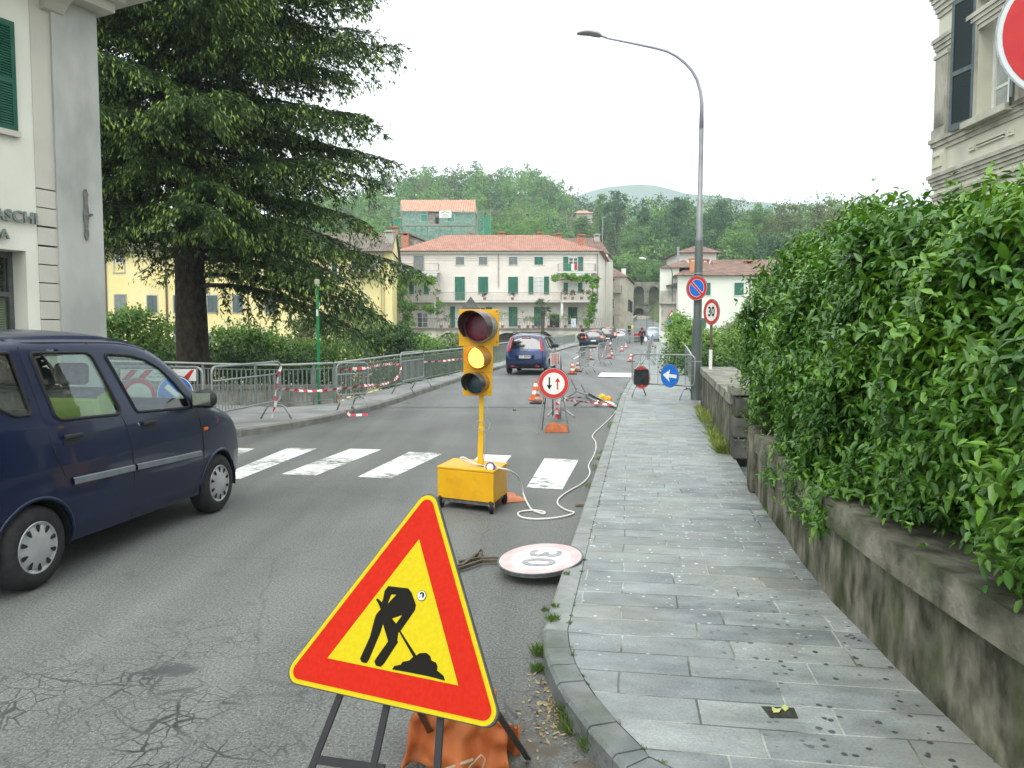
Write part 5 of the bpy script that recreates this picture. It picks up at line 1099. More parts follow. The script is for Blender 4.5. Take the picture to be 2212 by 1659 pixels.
# ---- the bank at the left edge
K0 = Vector((-5.80, 11.03, 0)); wd_ = Vector((-.43, -.9, 0)).normalized(); wn_ = Vector((wd_.y, -wd_.x, 0)) * -1
if wn_.x < 0: wn_ = -wn_
bk = empty('bank_building', K0, 'cream and grey plastered bank building with metal letters at the street corner', 'building')
def bp(u, z, o_=0.0): return wd_ * u + wn_ * o_ + Vector((0, 0, z))
def bbox_(mb, u0, u1, z0, z1, o0, o1, mi=0):
 return mb.hexa([bp(u0, z0, o1), bp(u1, z0, o1), bp(u1, z0, o0), bp(u0, z0, o0), bp(u0, z1, o1), bp(u1, z1, o1), bp(u1, z1, o0), bp(u0, z1, o0)], mi)
bank_m = mat('bank_plaster', (.66, .65, .57), (.73, .72, .64), s=1.2, rough=.85, bump=.15, bs=60)
bank_band = mat('bank_pilaster_plaster', (.50, .475, .42), (.56, .53, .47), s=2, rough=.85, bump=.2, bs=60)
grey_render = mat('weathered_grey_render', (.33, .34, .32), (.50, .50, .47), s=1.6, rough=.9, bump=.35, bs=18, c3_=(.22, .235, .22), s3=1.1, amt3=.8, detail=9, stretch=(1, 1, .45))
mb = MB(); bbox_(mb, .92, 1.08, 0, 8, -.5, 0); bbox_(mb, 1.08, 2.6, 2.78, 8, -.5, 0); bbox_(mb, 2.6, 6, 0, 8, -.5, 0); bbox_(mb, 1.08, 2.6, 0, .6, -.5, 0); bbox_(mb, 0.0, 6, 0, 8, -6, -.5); part('wall', mb, bank_m, bk)
mb = MB(); bbox_(mb, .66, .92, 3.62, 6.2, -.5, .012)
zz = 3.60; 
for zj in (3.60, 3.36, 3.11, 2.86, 2.62, 2.38, 2.14, 1.90, 1.66, 1.42, 1.18, .94, .7, .46, .22, 0): 
 bbox_(mb, .66, .92, zj - .225 if zj > .2 else 0, zj, -.4, .016)
part('pilaster', mb, bank_band, bk)
mb = MB(); bbox_(mb, .0, .66, 0, 6.2, -.5, .05); part('corner_pilaster', mb, grey_render, bk)
mb = MB(); bbox_(mb, -.12, 1.0, 6.15, 6.28, -.5, .28); bbox_(mb, -.2, 1.1, 6.28, 6.42, -.5, .4); bbox_(mb, -.5, 6, 6.42, 6.6, -1, .9)
pr_ = [(0, 6.16), (0, 5.92), (.06, 5.94), (.16, 6.03), (.28, 6.10), (.42, 6.13), (.42, 6.16)]
n_ = len(pr_); mb.add([bp(.5, z_, o_ + .02) for o_, z_ in pr_] + [bp(.78, z_, o_ + .02) for o_, z_ in pr_], [tuple(range(n_)), tuple(reversed(range(n_, 2 * n_)))] + [(i, n_ + i, n_ + (i + 1) % n_, (i + 1) % n_) for i in range(n_)])
part('cornice', mb, bank_band, bk)
mb = MB(); ii = [(-.05, 0), (-.032, .16), (-.03, .25), (-.045, .3), (-.02, .36), (0, .38), (.02, .36), (.035, .3), (.022, .2), (.03, .1), (.045, 0)]
pl = [(u, z) for u, z in ii] + [(-u, -z) for u, z in ii if abs(z) > 0 or True]
for sgn in (1,):
 n_ = len(ii); top_ = [(u * .8, 3.35 + z * .92) for u, z in ii]; bot_ = [(-u * .8, 3.35 - z * .92) for u, z in ii]
 allp_ = top_ + bot_; m_ = len(allp_)
 mb.add([bp(.27 + u, z, .085) for u, z in allp_] + [bp(.27 + u, z, .055) for u, z in allp_], [tuple(range(m_)), tuple(reversed(range(m_, 2 * m_)))] + [(i, m_ + i, m_ + (i + 1) % m_, (i + 1) % m_) for i in range(m_)])
mb.tube([bp(.23, 3.35, .06), bp(.23, 3.35, .14)], .02, 8)
part('tie_plate', mb, mat('rusty_iron', (.12, .12, .115), (.20, .19, .18), s=20, rough=.8), bk)
# shutter leaf of an upper window and its window
def shutleaf(u0, u1, z0, z1, o_, mm, name='shutter', par=None, split=.5):
 mb = MB(); st = .055; zm = z0 + (z1 - z0) * split
 bbox_(mb, u0, u1, z0, z1, o_, o_ + .015)
 for a, b, c, d in ((u0, u0 + st, z0, z1), (u1 - st, u1, z0, z1), (u0 + st, u1 - st, z0, z0 + .09), (u0 + st, u1 - st, z1 - .07, z1), (u0 + st, u1 - st, zm - .03, zm + .04)): bbox_(mb, a, b, c, d, o_ + .0155, o_ + .045)
 z = z0 + .1
 while z < z1 - .08:
  if not (zm - .05 < z < zm + .04): mb.hexa([bp(u0 + st, z, o_ + .042), bp(u1 - st, z, o_ + .042), bp(u1 - st, z, o_ + .018), bp(u0 + st, z, o_ + .018), bp(u0 + st, z + .022, o_ + .032), bp(u1 - st, z + .022, o_ + .032), bp(u1 - st, z + .022, o_ + .016), bp(u0 + st, z + .022, o_ + .016)])
  z += .032
 return mb.build(name, mm, par)
gm = mat('bank_shutter_green', (.012, .085, .055), (.02, .11, .07), s=5, rough=.5)
mb = MB(); bbox_(mb, 1.12, 2.5, 4.20, 4.27, -.02, .07); wf = part('window', mb, bank_band, bk); shutleaf(1.145, 1.70, 4.25, 5.62, .005, gm, par=wf, split=.46); shutleaf(1.71, 2.26, 4.25, 5.62, .005, gm, par=wf, split=.46)
# shop window: reveal, dark frame, blind
frm = mat('bronze_frame', (.10, .11, .11), (.14, .15, .15), s=8, rough=.4, metal=.5)
mb = MB(); bbox_(mb, 1.08, 1.14, .6, 2.78, -.34, -.28); bbox_(mb, 2.54, 2.6, .6, 2.78, -.34, -.28); bbox_(mb, 1.14, 2.54, 2.70, 2.78, -.34, -.28); bbox_(mb, 1.14, 2.54, 2.20, 2.26, -.34, -.28); bbox_(mb, 1.14, 2.54, .6, .7, -.34, -.28); wf = part('window', mb, frm, bk)
mb = MB(); mb.quad(bp(1.14, .7, -.31), bp(2.54, .7, -.31), bp(2.54, 2.7, -.31), bp(1.14, 2.7, -.31)); mb.build('pane', glassmat('shop_glass', (.8, .85, .82), .04), wf)
mb = MB(); z = .7
while z < 2.18: mb.hexa([bp(1.15, z, -.36), bp(2.53, z, -.36), bp(2.53, z, -.34), bp(1.15, z, -.34), bp(1.15, z + .012, -.38), bp(2.53, z + .012, -.38), bp(2.53, z + .012, -.36), bp(1.15, z + .012, -.36)]); z += .022
mb.build('blind', mat('pale_green_blind', (.42, .47, .30), (.50, .55, .38), s=3, rough=.6), wf)
mb = MB(); z = 2.27
while z < 2.7: mb.hexa([bp(1.15, z, -.36), bp(2.53, z, -.36), bp(2.53, z, -.34), bp(1.15, z, -.34), bp(1.15, z + .012, -.38), bp(2.53, z + .012, -.38), bp(2.53, z + .012, -.36), bp(1.15, z + .012, -.36)]); z += .03
mb.build('blind', mat('dark_grille', (.10, .11, .09), rough=.6), wf)
mb = MB(); mb.quad(bp(1.08, .6, -.49), bp(2.6, .6, -.49), bp(2.6, 2.78, -.49), bp(1.08, 2.78, -.49)); mb.build('backdrop', dark, wf)
def text(s, size, M, m, name, parent, ext=.01, bold=0.0, align='CENTER', cw=1.0, bev=0.0):
 cu = bpy.data.curves.new(name, 'FONT'); cu.body = s; cu.size = size; cu.extrude = ext; cu.offset = bold; cu.align_x = align; cu.align_y = 'CENTER'; cu.resolution_u = 6; cu.space_character = 1.06
 o = bpy.data.objects.new(name, cu); COL.objects.link(o); bpy.context.view_layer.update()
 me = bpy.data.meshes.new_from_object(o.evaluated_get(bpy.context.evaluated_depsgraph_get())); bpy.data.objects.remove(o); bpy.data.curves.remove(cu)
 S_ = Matrix.Diagonal((cw, 1, 1, 1)); me.transform(M @ S_); me.materials.clear(); me.materials.append(m)
 q = bpy.data.objects.new(name, me); return link(q, parent)
letm = mat('zinc_letters', (.17, .20, .19), (.26, .29, .275), s=30, rough=.5, metal=.3)
def bM(u, z, o_): M = Matrix.Identity(4); X = -wd_; Z = wn_; Yv = Vector((0, 0, 1)); p = bp(u, z, o_); M.col[0] = (*X, 0); M.col[1] = (*Yv, 0); M.col[2] = (*Z, 0); M.col[3] = (*p, 1); return M
text('PASCHI', .192, bM(.935, 3.2, .045), letm, 'lettering', bk, .018, .0045, 'RIGHT', .98)
text('MONTE DEI', .192, bM(1.80, 3.2, .045), letm, 'lettering', bk, .018, .0045, 'RIGHT', .98)
text('DI SIENA', .165, bM(1.315, 2.96, .045), letm, 'lettering', bk, .018, .004, 'RIGHT', .98)
# ---- ornate stone building at the right edge
XB = 8.8
ob = empty('ornate_building', (XB, 16, 0), 'ornate cream building with a fluted corner pilaster, mouldings and dark shutters', 'building')
oc = mat('ornate_plaster', (.54, .53, .42), (.66, .64, .53), s=1.0, rough=.85, bump=.15, bs=40, c3_=(.30, .29, .235), s3=1.0, amt3=.5)
og = mat('ornate_grey_trim', (.38, .37, .31), (.52, .50, .43), s=2, rough=.85, bump=.2, bs=30, c3_=(.16, .155, .14), s3=1.4, amt3=.7)
def rp_(cx, cy): v = RX(*cR(cx, cy), XB); return v
def ob_box(mb, y0, y1, z0, z1, o0, o1): # o: out of the wall, towards -x
 return mb.hexa([(-o1, y0 - 16, z0), (-o0, y0 - 16, z0), (-o0, y1 - 16, z0), (-o1, y1 - 16, z0), (-o1, y0 - 16, z1), (-o0, y0 - 16, z1), (-o0, y1 - 16, z1), (-o1, y1 - 16, z1)])
yc = rp_(275, 700).y; ypi = rp_(375, 700).y; yA = rp_(610, 600).y; yB = rp_(905, 600).y
zsill = rp_(640, 985).z; zbase = rp_(300, 1150).z; zlow = rp_(300, 1480).z; zcap = rp_(320, 345).z; ztop = rp_(300, 90).z; zwtop = zsill + 2.45
print('ornate', yc, ypi, yA, yB, zsill, zbase, zlow, zcap, ztop)
mb = MB(); ob_box(mb, 4, yB, -.3, ztop + 3, -5, 0); ob_box(mb, yA, yc, -.3, ztop + 3, -5, 0); ob_box(mb, yB, yA, -.3, zsill, -5, 0); ob_box(mb, yB, yA, zwtop, ztop + 3, -5, 0); ob_box(mb, yB, yA, zsill, zwtop, -5, -.55); part('wall', mb, oc, ob)
mb = MB(); ob_box(mb, ypi, yc, zbase + .02, zcap - .25, 0, .05)
nf = 7
for i in range(nf): y_ = ypi + .03 + (yc - ypi - .06) * (i + .5) / nf; ob_box(mb, y_ - .014, y_ + .014, zbase + .25, zcap - .35, .05, .07)
ob_box(mb, ypi - .03, yc + .03, zbase + .02, zbase + .2, 0, .08); ob_box(mb, ypi - .03, yc + .03, zcap - .33, zcap - .25, 0, .08)
part('corner_pilaster', mb, og, ob)
mb = MB()
def cornice(z, h, d, steps=3, y0=4):
 for i in range(steps): f = (i + 1) / steps; ob_box(mb, y0, yc + d * f, z + h * i / steps, z + h * (i + 1) / steps - .002, 0, d * f)
cornice(zbase - .25, .27, .10); cornice(zlow - .2, .3, .11, 4); cornice(zcap - .25, .34, .10, 4); cornice(ztop - .15, .5, .15, 5); cornice(zlow - .42, .12, .05, 2)
part('cornice', mb, og, ob)
mb = MB(); ob_box(mb, ypi, yc, zlow + .1, zbase - .25, 0, .06)
def frame_(mb, y0, y1, z0, z1, o_, t=.04, h=.03):
 for a, b, c, d in ((y0, y1, z0, z0 + t), (y0, y1, z1 - t, z1), (y0, y0 + t, z0 + t, z1 - t), (y1 - t, y1, z0 + t, z1 - t)): ob_box(mb, a, b, c, d, o_, o_ + h)
frame_(mb, ypi + .06, yc - .05, zlow + .22, zbase - .33, .06)
y1_, y2_ = rp_(620, 1100).y, rp_(840, 1100).y
frame_(mb, y2_, y1_, zlow + .32, zbase - .42, 0, .05, .04); frame_(mb, rp_(600, 1100).y, rp_(550, 1100).y, zlow + .3, zbase - .42, 0, .04, .04); frame_(mb, rp_(920, 1000).y, rp_(875, 1000).y, zlow + .3, zbase - .42, 0, .04, .04)
frame_(mb, rp_(560, 250).y - .6, ypi - .12, zcap + .35, ztop - .3, 0, .05, .04)
part('panel_moulding', mb, oc, ob)
mb = MB(); z = zbase + .25
while z < zcap - .4:
 ob_box(mb, rp_(480, 600).y, ypi - .04, z, z + .018, 0, .012); z += .42
part('rustication_joint', mb, mat('dark_joint', (.13, .125, .10), rough=.9), ob)  # joint strips in a darker colour than the plaster
mb = MB(); ob_box(mb, yB - .15, yA + .15, zsill - .12, zsill, 0, .22); ob_box(mb, yA, yA + .16, zsill, zwtop + .15, 0, .06); ob_box(mb, yB - .16, yB, zsill, zwtop + .15, 0, .06); ob_box(mb, yB, yA, zwtop, zwtop + .15, 0, .06); wf = part('window', mb, og, ob)
mb = MB(); ob_box(mb, yA - .09, yA, zsill, zwtop, -.34, -.28); ob_box(mb, yB, yB + .09, zsill, zwtop, -.34, -.28); ym = (yA + yB) / 2; ob_box(mb, ym - .05, ym + .05, zsill, zwtop, -.34, -.28); ob_box(mb, yB + .09, yA - .09, zsill + .55, zsill + .6, -.34, -.30); ob_box(mb, yB, yA, zsill, zsill + .08, -.341, -.279); mb.build('frame', white_trim, wf)
mb = MB(); mb.quad((.315, yB - 16, zsill), (.315, yA - 16, zsill), (.315, yA - 16, zwtop), (.315, yB - 16, zwtop)); mb.build('pane', mat('curtained_glass', (.25, .28, .27), (.40, .43, .41), s=3, rough=.08, spec=.9), wf)
sm = mat('blue_grey_louvre', (.075, .10, .105), (.11, .14, .145), s=6, rough=.45); smd = mat('dark_louvre', (.022, .034, .036), rough=.6)
def obshut(ya, yb, xa, xb):  # leaf from hinge (ya,xa) to tip (yb,xb); x measured out of the wall
 a = Vector((-xa, ya - 16, 0)); b = Vector((-xb, yb - 16, 0)); fr = MB(); sl = MB(); z0, z1 = zsill - .05, zwtop; t = .07; d = (b - a).normalized(); zm = z0 + 1.05
 def seg(m_, u0, u1, w0, w1, th): p, q = a.lerp(b, u0), a.lerp(b, u1); m_.bar((p.x, p.y, (w0 + w1) / 2), (q.x, q.y, (w0 + w1) / 2), th, w1 - w0)
 L_ = (b - a).length
 seg(fr, 0, t / L_, z0, z1, .045); seg(fr, 1 - t / L_, 1, z0, z1, .045)
 for w0, w1 in ((z0, z0 + .13), (z1 - .08, z1), (zm, zm + .09)): seg(fr, t / L_, 1 - t / L_, w0, w1, .045)
 o = fr.build('shutter', sm, wf); z = z0 + .14
 while z < z1 - .1:
  if not (zm - .03 < z < zm + .09): seg(sl, t / L_, 1 - t / L_, z, z + .026, .02)
  z += .04
 seg(sl, t / L_, 1 - t / L_, z0 + .13, z1 - .08, .006)
 sl.build('louvres', smd, o)
obshut(yA + .02, rp_(480, 600).y + .1, .04, .16); obshut(yB - .02, yB - .62, .04, .42)
# ------------------------------------------------------------------ walls beside the pavement
def wallpath(name, label, pts, thick, h, cap, m, mc, top=None, zb=.0):
 r = empty(name, (pts[0][0], pts[0][1], 0), label, 'wall'); ox, oy = pts[0]
 b = MB(); c = MB(); seg = []
 for (x0, y0), (x1, y1) in zip(pts[:-1], pts[1:]):
  n = max(1, int(math.hypot(x1 - x0, y1 - y0) / .35))
  for k in range(n): seg.append((x0 + (x1 - x0) * k / n, y0 + (y1 - y0) * k / n))
 seg.append(pts[-1])
 off = offset(seg, thick); o1 = offset(seg, -.035); 
 jit = [random.uniform(-.012, .012) for _ in seg]
 for i in range(len(seg) - 1):
  (a0, b0), (a1, b1) = seg[i], seg[i + 1]; (c0, d0), (c1, d1) = off[i], off[i + 1]; z0, z1 = zr(b0), zr(b1)
  n = 4
  for k in range(n):
   f0, f1 = k / n, (k + 1) / n
   g = lambda f, q: random.Random(int((q * 31 + f * 97) * 13)).uniform(-.008, .008) if 0 < f < 1 else 0
   b.quad((a0 - ox + g(f0, i), b0 - oy, z0 + zb + (h - cap - zb) * f0), (a1 - ox + g(f0, i + 1), b1 - oy, z1 + zb + (h - cap - zb) * f0), (a1 - ox + g(f1, i + 1), b1 - oy, z1 + zb + (h - cap - zb) * f1), (a0 - ox + g(f1, i), b0 - oy, z0 + zb + (h - cap - zb) * f1))
  b.quad((c1 - ox, d1 - oy, z1 + zb), (c0 - ox, d0 - oy, z0 + zb), (c0 - ox, d0 - oy, z0 + h - cap), (c1 - ox, d1 - oy, z1 + h - cap))
  (e0, f0_), (e1, f1_) = o1[i], o1[i + 1]; za, zc = z0 + h + jit[i], z1 + h + jit[i + 1]
  p = [(e0 - ox, f0_ - oy, z0 + h - cap), (e1 - ox, f1_ - oy, z1 + h - cap), (c1 - ox + .02, d1 - oy, z1 + h - cap), (c0 - ox + .02, d0 - oy, z0 + h - cap),
    (e0 - ox + .015, f0_ - oy, za), (e1 - ox + .015, f1_ - oy, zc), (c1 - ox + .02, d1 - oy, zc), (c0 - ox + .02, d0 - oy, za)]
  c.add(p, [(3, 2, 1, 0), (4, 5, 6, 7), (0, 1, 5, 4), (2, 3, 7, 6)])
 for i in (0, -1):
  (a0, b0), (c0, d0) = seg[i], off[i]; z0 = zr(b0); b.quad((a0 - ox, b0 - oy, z0), (c0 - ox, d0 - oy, z0), (c0 - ox, d0 - oy, z0 + h - cap), (a0 - ox, b0 - oy, z0 + h - cap)); c.quad((o1[i][0] - ox, o1[i][1] - oy, z0 + h - cap), (c0 - ox, d0 - oy, z0 + h - cap), (c0 - ox, d0 - oy, z0 + h), (o1[i][0] - ox + .015, o1[i][1] - oy, z0 + h + jit[i]))
 b.build('masonry', m, r); c.build('coping', mc, r); return r
wallpath('low_wall', 'long low mossy stone wall with a worn coping under the hedge', [(2.3, -1.0), (1.80, 1.6), (1.79, 2.64), (1.80, 2.92), (1.82, 3.51), (1.90, 4.53), (2.32, 7.08), (2.48, 7.9)], .42, .72, .15, stonew, mat('dark_coping', (.06, .06, .042), (.22, .21, .165), s=5, rough=.9, bump=.8, bs=20, c3_=(.04, .06, .018), s3=3, amt3=.9, detail=8))
p1 = G(1580, 985, up=.12); p2 = G(1503, 868, up=.12)
wallpath('bridge_parapet_wall', 'stone parapet wall with a broad flat top between the hedge and the lamp post', [(p1.x, p1.y), (4.55, 18.6)], .75, .92, .12, stonew, stonetop)
pe = empty('stone_pier', (p1.x, p1.y, 0), 'dark coursed stone pier at the near end of the parapet wall', 'pier'); pb = MB(); pcs = MB()
Rz = Matrix.Rotation(-.18, 3, 'Z')
for k in range(3):
 pb.box((.44 + random.uniform(-.01, .01), -.16, .12 + .135 + .27 * k), (.92 + .04 * (k % 2), .46, .255), Rz)
 for j in range(1): pass
pcs.box((.44, -.16, .995), (1.02, .54, .11), Rz)
pb.build('blocks', mat('block_stone', (.05, .05, .045), (.15, .145, .13), s=3.5, rough=.9, bump=1, bs=12, detail=8), pe, bevel=.02); pcs.build('coping', stonetop, pe, bevel=.015)
p3 = G(1632, 1062, up=.12)
b = MB(); b.box((0, 0, .34), (.16, .30, .68), Rz); 
rg = empty('rough_stone', (p3.x + .02, p3.y + .05, .1), 'rough dark corner stone standing at the far end of the low wall', 'stone'); o = b.build('stone', stonew, rg, bevel=.05)
# ------------------------------------------------------------------ bridge railings
rail_m = mat('railing_paint', (.17, .20, .185), (.24, .27, .25), s=6, rough=.5, metal=.2, c3_=(.15, .13, .09), s3=3, amt3=.4)
rail_l = mat('railing_handrail', (.34, .36, .33), (.42, .44, .41), s=5, rough=.5, metal=.2)
def railing(name, label, pts, H, post, step, base=.12, mbar=None, near=True):
 r = empty(name, (pts[0][0], pts[0][1], 0), label, 'railing'); ox, oy = pts[0]; hr = MB(); bars = MB(); ps = []
 acc = 0; P = [Vector((p[0], p[1])) for p in pts]; hp = []
 for p in P: hp.append((p.x - ox, p.y - oy, zr(p.y) + base + H))
 hr.tube(hp, .026, 8); hr.build('handrail', rail_l, r, smooth=True)
 lowr = MB(); lowr.tube([(x, y, z - .11) for x, y, z in hp], .012, 6); lowr.tube([(x, y, z - H + .09) for x, y, z in hp], .014, 6); lowr.build('rails', rail_m, r)
 d0 = 0; nextbar = 0; nextpost = 0
 for a, c in zip(P[:-1], P[1:]):
  Ls = (c - a).length; d = (c - a) / Ls; u = 0
  while nextbar - d0 < Ls:
   q = a + d * (nextbar - d0); z = zr(q.y) + base; bars.bar((q.x - ox, q.y - oy, z + .09), (q.x - ox, q.y - oy, z + H - .11), .03, .008, up=(d.y, -d.x, 0)); nextbar += step
  while nextpost - d0 < Ls:
   q = a + d * (nextpost - d0); z = zr(q.y) + base; pb = MB(); pb.bar((q.x - ox, q.y - oy, z - .05), (q.x - ox, q.y - oy, z + H), .045, .045); pb.build('post', rail_m, r); nextpost += post
  d0 += Ls
 bars.build('balusters', mbar or rail_m, r)
 return r
railing('bridge_railing', 'grey green bar railing along the far left side of the bridge', [(-4.12, 17.93), (-3.4, 22.5), (-1.95, 29.3), (1.6, 51.5), (5.15, 73.7), (9.75, 100)], .93, 2.0, .11)
railing('bank_railing', 'grey railing section in front of the fir trunk, turning away from the bridge', [(-14.0, 20.5), (-8.2, 18.3), (-6.5, 17.35), (-4.95, 16.9), (-4.15, 17.9)], .93, 1.5, .12)
rr_ = railing('bridge_railing', 'grey green bar railing along the pavement on the lamp post side of the bridge', [(4.56, 19.25), (7.0, 31.0), (11.0, 51.3), (15.2, 73.0), (20.0, 98)], .93, 2.0, .115)
# ------------------------------------------------------------------ street lamp and signs
lp = G(1503, 866, up=.12); lx, ly = lp.x, 18.75
sl_ = empty('street_lamp', (lx, ly, .12), 'tall tapering street lamp with a long curved arm reaching over the road', 'street lamp')
lx = D(1503, 866, ly).x; sl_.location.x = lx
polem = mat('lamp_pole_paint', (.10, .125, .12), (.16, .18, .175), s=3, rough=.5, metal=.3, stretch=(1, 1, .3)); polel = mat('lamp_pole_upper', (.24, .25, .255), (.32, .33, .335), s=3, rough=.5, metal=.4)
def lpz(py): return D(1505, py, ly).z - .12
SHR = Matrix.Identity(4); SHR[0][2] = .0058
mb = MB(); mb.lathe([(.125, 0), (.12, 1.0), (.118, lpz(690)), (.10, lpz(689)), (.098, lpz(520))], 16, SHR); mb.build('pole', polem, sl_, smooth=True, autos=40)
mb = MB(); mb.lathe([(.078, lpz(522)), (.074, lpz(440)), (.060, lpz(438)), (.056, lpz(278))], 14, SHR); mb.build('pole', polel, sl_, smooth=True, autos=40)
mb = MB(); cl_ = C(1400, 0, 2.9623)
arm = [D(*cl_(x_, y_), ly) for x_, y_ in ((1047, 960), (1050, 760), (1040, 680), (1015, 590), (975, 520), (925, 465), (860, 415), (790, 378), (700, 355), (520, 317), (340, 281))]
mb.tube([(p.x - lx, 0, p.z - .12) for p in arm], [.056, .045, .040, .038, .036, .034, .032, .031, .03, .027, .024], 10); mb.build('arm', mat('lamp_arm_paint', (.30, .29, .36), (.36, .35, .42), s=4, rough=.5, metal=.3), sl_, smooth=True)
h0, h1 = D(*cl_(345, 281), ly), D(*cl_(126, 250), ly)
mb = MB(); dd_ = (h1 - h0).normalized(); nn3 = 9
secs = [(0, .035, .035), (.18, .04, .04), (.22, .10, .07), (.35, .135, .085), (.6, .14, .075), (.85, .115, .06), (1.0, .06, .035)]
Lh = (h1 - h0).length; prev = None; ring = []
for f, hw_, hh in secs:
 c = h0 + dd_ * Lh * f + Vector((0, 0, .05 * math.sin(PI * f))); ring.append([(c.x - lx, math.cos(t) * hw_, c.z - .12 + (math.sin(t) * hh * (1.0 if math.sin(t) > 0 else .55))) for t in [2 * PI * k / 14 for k in range(14)]])
mb.add([p for r_ in ring for p in r_], [(i * 14 + k, i * 14 + (k + 1) % 14, (i + 1) * 14 + (k + 1) % 14, (i + 1) * 14 + k) for i in range(len(ring) - 1) for k in range(14)] + [tuple(range(14)), tuple((len(ring) - 1) * 14 + k for k in reversed(range(14)))])
mb.build('lamp_head', mat('lamp_head_grey', (.30, .30, .33), (.38, .38, .41), s=6, rough=.45), sl_, smooth=True, autos=45)
mb = MB()
for py in (592, 782 - 0, 1 - 0):
 if py > 10: mb.lathe([(.126 if py > 600 else .108, lpz(py)), (.126 if py > 600 else .108, lpz(py) + .03)], 14, SHR)
mb.build('band', galv, sl_)
def disc(mb, r, t, M, n=40, mi=0): return mb.prism([(r * math.cos(2 * PI * k / n), r * math.sin(2 * PI * k / n)) for k in range(n)], t, M, mi)
def ringp(mb, ro, ri, z, M, n=44, mi=0):
 b = len(mb.v)
 for k in range(n):
  for r_ in (ro, ri): mb.v.append(tuple(M @ Vector((r_ * math.cos(2 * PI * k / n), r_ * math.sin(2 * PI * k / n), z))))
 for k in range(n): j = (k + 1) % n; mb.f.append((b + 2 * k, b + 2 * j, b + 2 * j + 1, b + 2 * k + 1)); mb.m.append(mi)
def facing(c, n, up=Vector((0, 0, 1))):   # disc frame: z = n
 n = Vector(n).normalized(); x = Vector(up).cross(n).normalized(); y = n.cross(x); M = Matrix.Identity(4); M.col[0] = (*x, 0); M.col[1] = (*y, 0); M.col[2] = (*n, 0); M.col[3] = (*c, 1); return M
def sign_disc(root, M, r, kind, backm=galv_dark, redm=None, bgm=None):
 redm = redm or red; bgm = bgm or signwhite
 mb = MB(); disc(mb, r, .012, M @ Matrix.Translation((0, 0, -.012))); ringp(mb, r + .006, r - .008, .004, M); mb.build('plate', backm if kind != 'plain' else backm, root)
 mb = MB(); disc(mb, r * .985, .001, M @ Matrix.Translation((0, 0, .002)), mi=0); mb.build('face', bgm, root)
 if kind in ('ring', 'noparking'):
  mb = MB(); ringp(mb, r * .955, r * .71, .0052, M); 
  if kind == 'noparking': 
   w_ = r * .085; L_ = r * .72; Q = M @ Matrix.Rotation(math.radians(-45), 4, 'Z'); mb.prism([(-L_, -w_), (L_, -w_), (L_, w_), (-L_, w_)], .0005, Q @ Matrix.Translation((0, 0, .0065)))
  mb.build('red_ring', redm, root)
 if kind == 'noparking':
  mb = MB()
  for s_ in (1, -1):
   pts = []; ri = r * .675; w_ = r * .12; a0 = math.asin(w_ / ri)
   for k in range(19): t = a0 + (PI - 2 * a0) * k / 18; pts.append((ri * math.cos(t), s_ * ri * math.sin(t)))
   mb.prism(pts, .0005, M @ Matrix.Rotation(math.radians(-45), 4, 'Z') @ Matrix.Translation((0, 0, .0045)))
  mb.build('blue_field', blue, root)
blue = mat('sign_blue', (.012, .13, .52), (.015, .16, .58), s=8, rough=.35)
inkm = mat('sign_black', (.011, .010, .008), rough=.6, spec=.06)
def bolt_arrow(mb, M, L_, w_, hw_, hl, z=.006):
 mb.prism([(-w_, -L_ / 2), (w_, -L_ / 2), (w_, L_ / 2 - hl), (hw_, L_ / 2 - hl * 1.15), (0, L_ / 2), (-hw_, L_ / 2 - hl * 1.15), (-w_, L_ / 2 - hl)], .0005, M @ Matrix.Translation((0, 0, z)))
# no parking sign on the lamp post
c = D(1505, 622, ly - .16); np_ = empty('no_parking_sign', c, 'blue and red no parking disc strapped to the lamp post', 'road sign'); th_ = math.radians(48)
sign_disc(np_, facing((0, 0, 0), (-math.sin(th_), -math.cos(th_), 0)), .295, 'noparking')
# 30 sign on its own post
c = D(1536, 674, 17.9); s3 = empty('speed_limit_sign', (c.x, 17.9, .8), 'round 30 speed limit sign on a rusty post behind the parapet wall', 'road sign'); th_ = math.radians(68)
M = facing((0, -.04, c.z - .8), (-math.sin(th_), -math.cos(th_), 0)); sign_disc(s3, M, .295, 'ring'); text('30', .30, M @ Matrix.Translation((0, .0, .0065)), inkm, 'numerals', s3, .0005, .008, cw=.80)
mb = MB(); mb.tube([(.03, .02, -.5), (.01, .01, c.z - .8 + .25)], .03, 10); mb.build('post', mat('rusty_post', (.10, .065, .05), (.16, .12, .10), s=9, rough=.7), s3)
q = D(*c8(2080, 740), 17.6); wp = empty('white_marker_post', (q.x, 17.6, .75), 'short white marker post on the parapet beside the 30 sign', 'post'); mb = MB(); mb.box((0, 0, .27), (.07, .05, .70)); mb.build('post', white, wp, bevel=.006)
# red no entry sign at the top right
c = D(2316, 62, 3.5); ne = empty('no_entry_sign', (c.x, 3.5, .6), 'large round red sign with a pale rim above the hedge', 'road sign'); M = facing((0, 0, c.z - .6), (-.25, -1, -.05))
mb = MB(); disc(mb, .298, .012, M @ Matrix.Translation((0, 0, -.014))); ringp(mb, .304, .296, .004, M); mb.build('plate', galv, ne); mb = MB(); disc(mb, .295, .001, M); mb.build('rim', mat('pale_sign_rim', (.55, .60, .62), (.62, .66, .68), s=5, rough=.35), ne)
mb = MB(); disc(mb, .274, .001, M @ Matrix.Translation((0, 0, .002))); mb.build('face', mat('no_entry_red', (.48, .03, .035), (.56, .045, .045), s=7, rough=.4), ne); mb = MB(); mb.box((0, 0, 0), (.30, .09, .001), None); 
mb2 = MB(); mb2.prism([(-.15, -.045), (.15, -.045), (.15, .045), (-.15, .045)], .001, M @ Matrix.Translation((0, 0, .004))); mb2.build('white_bar', signwhite, ne)
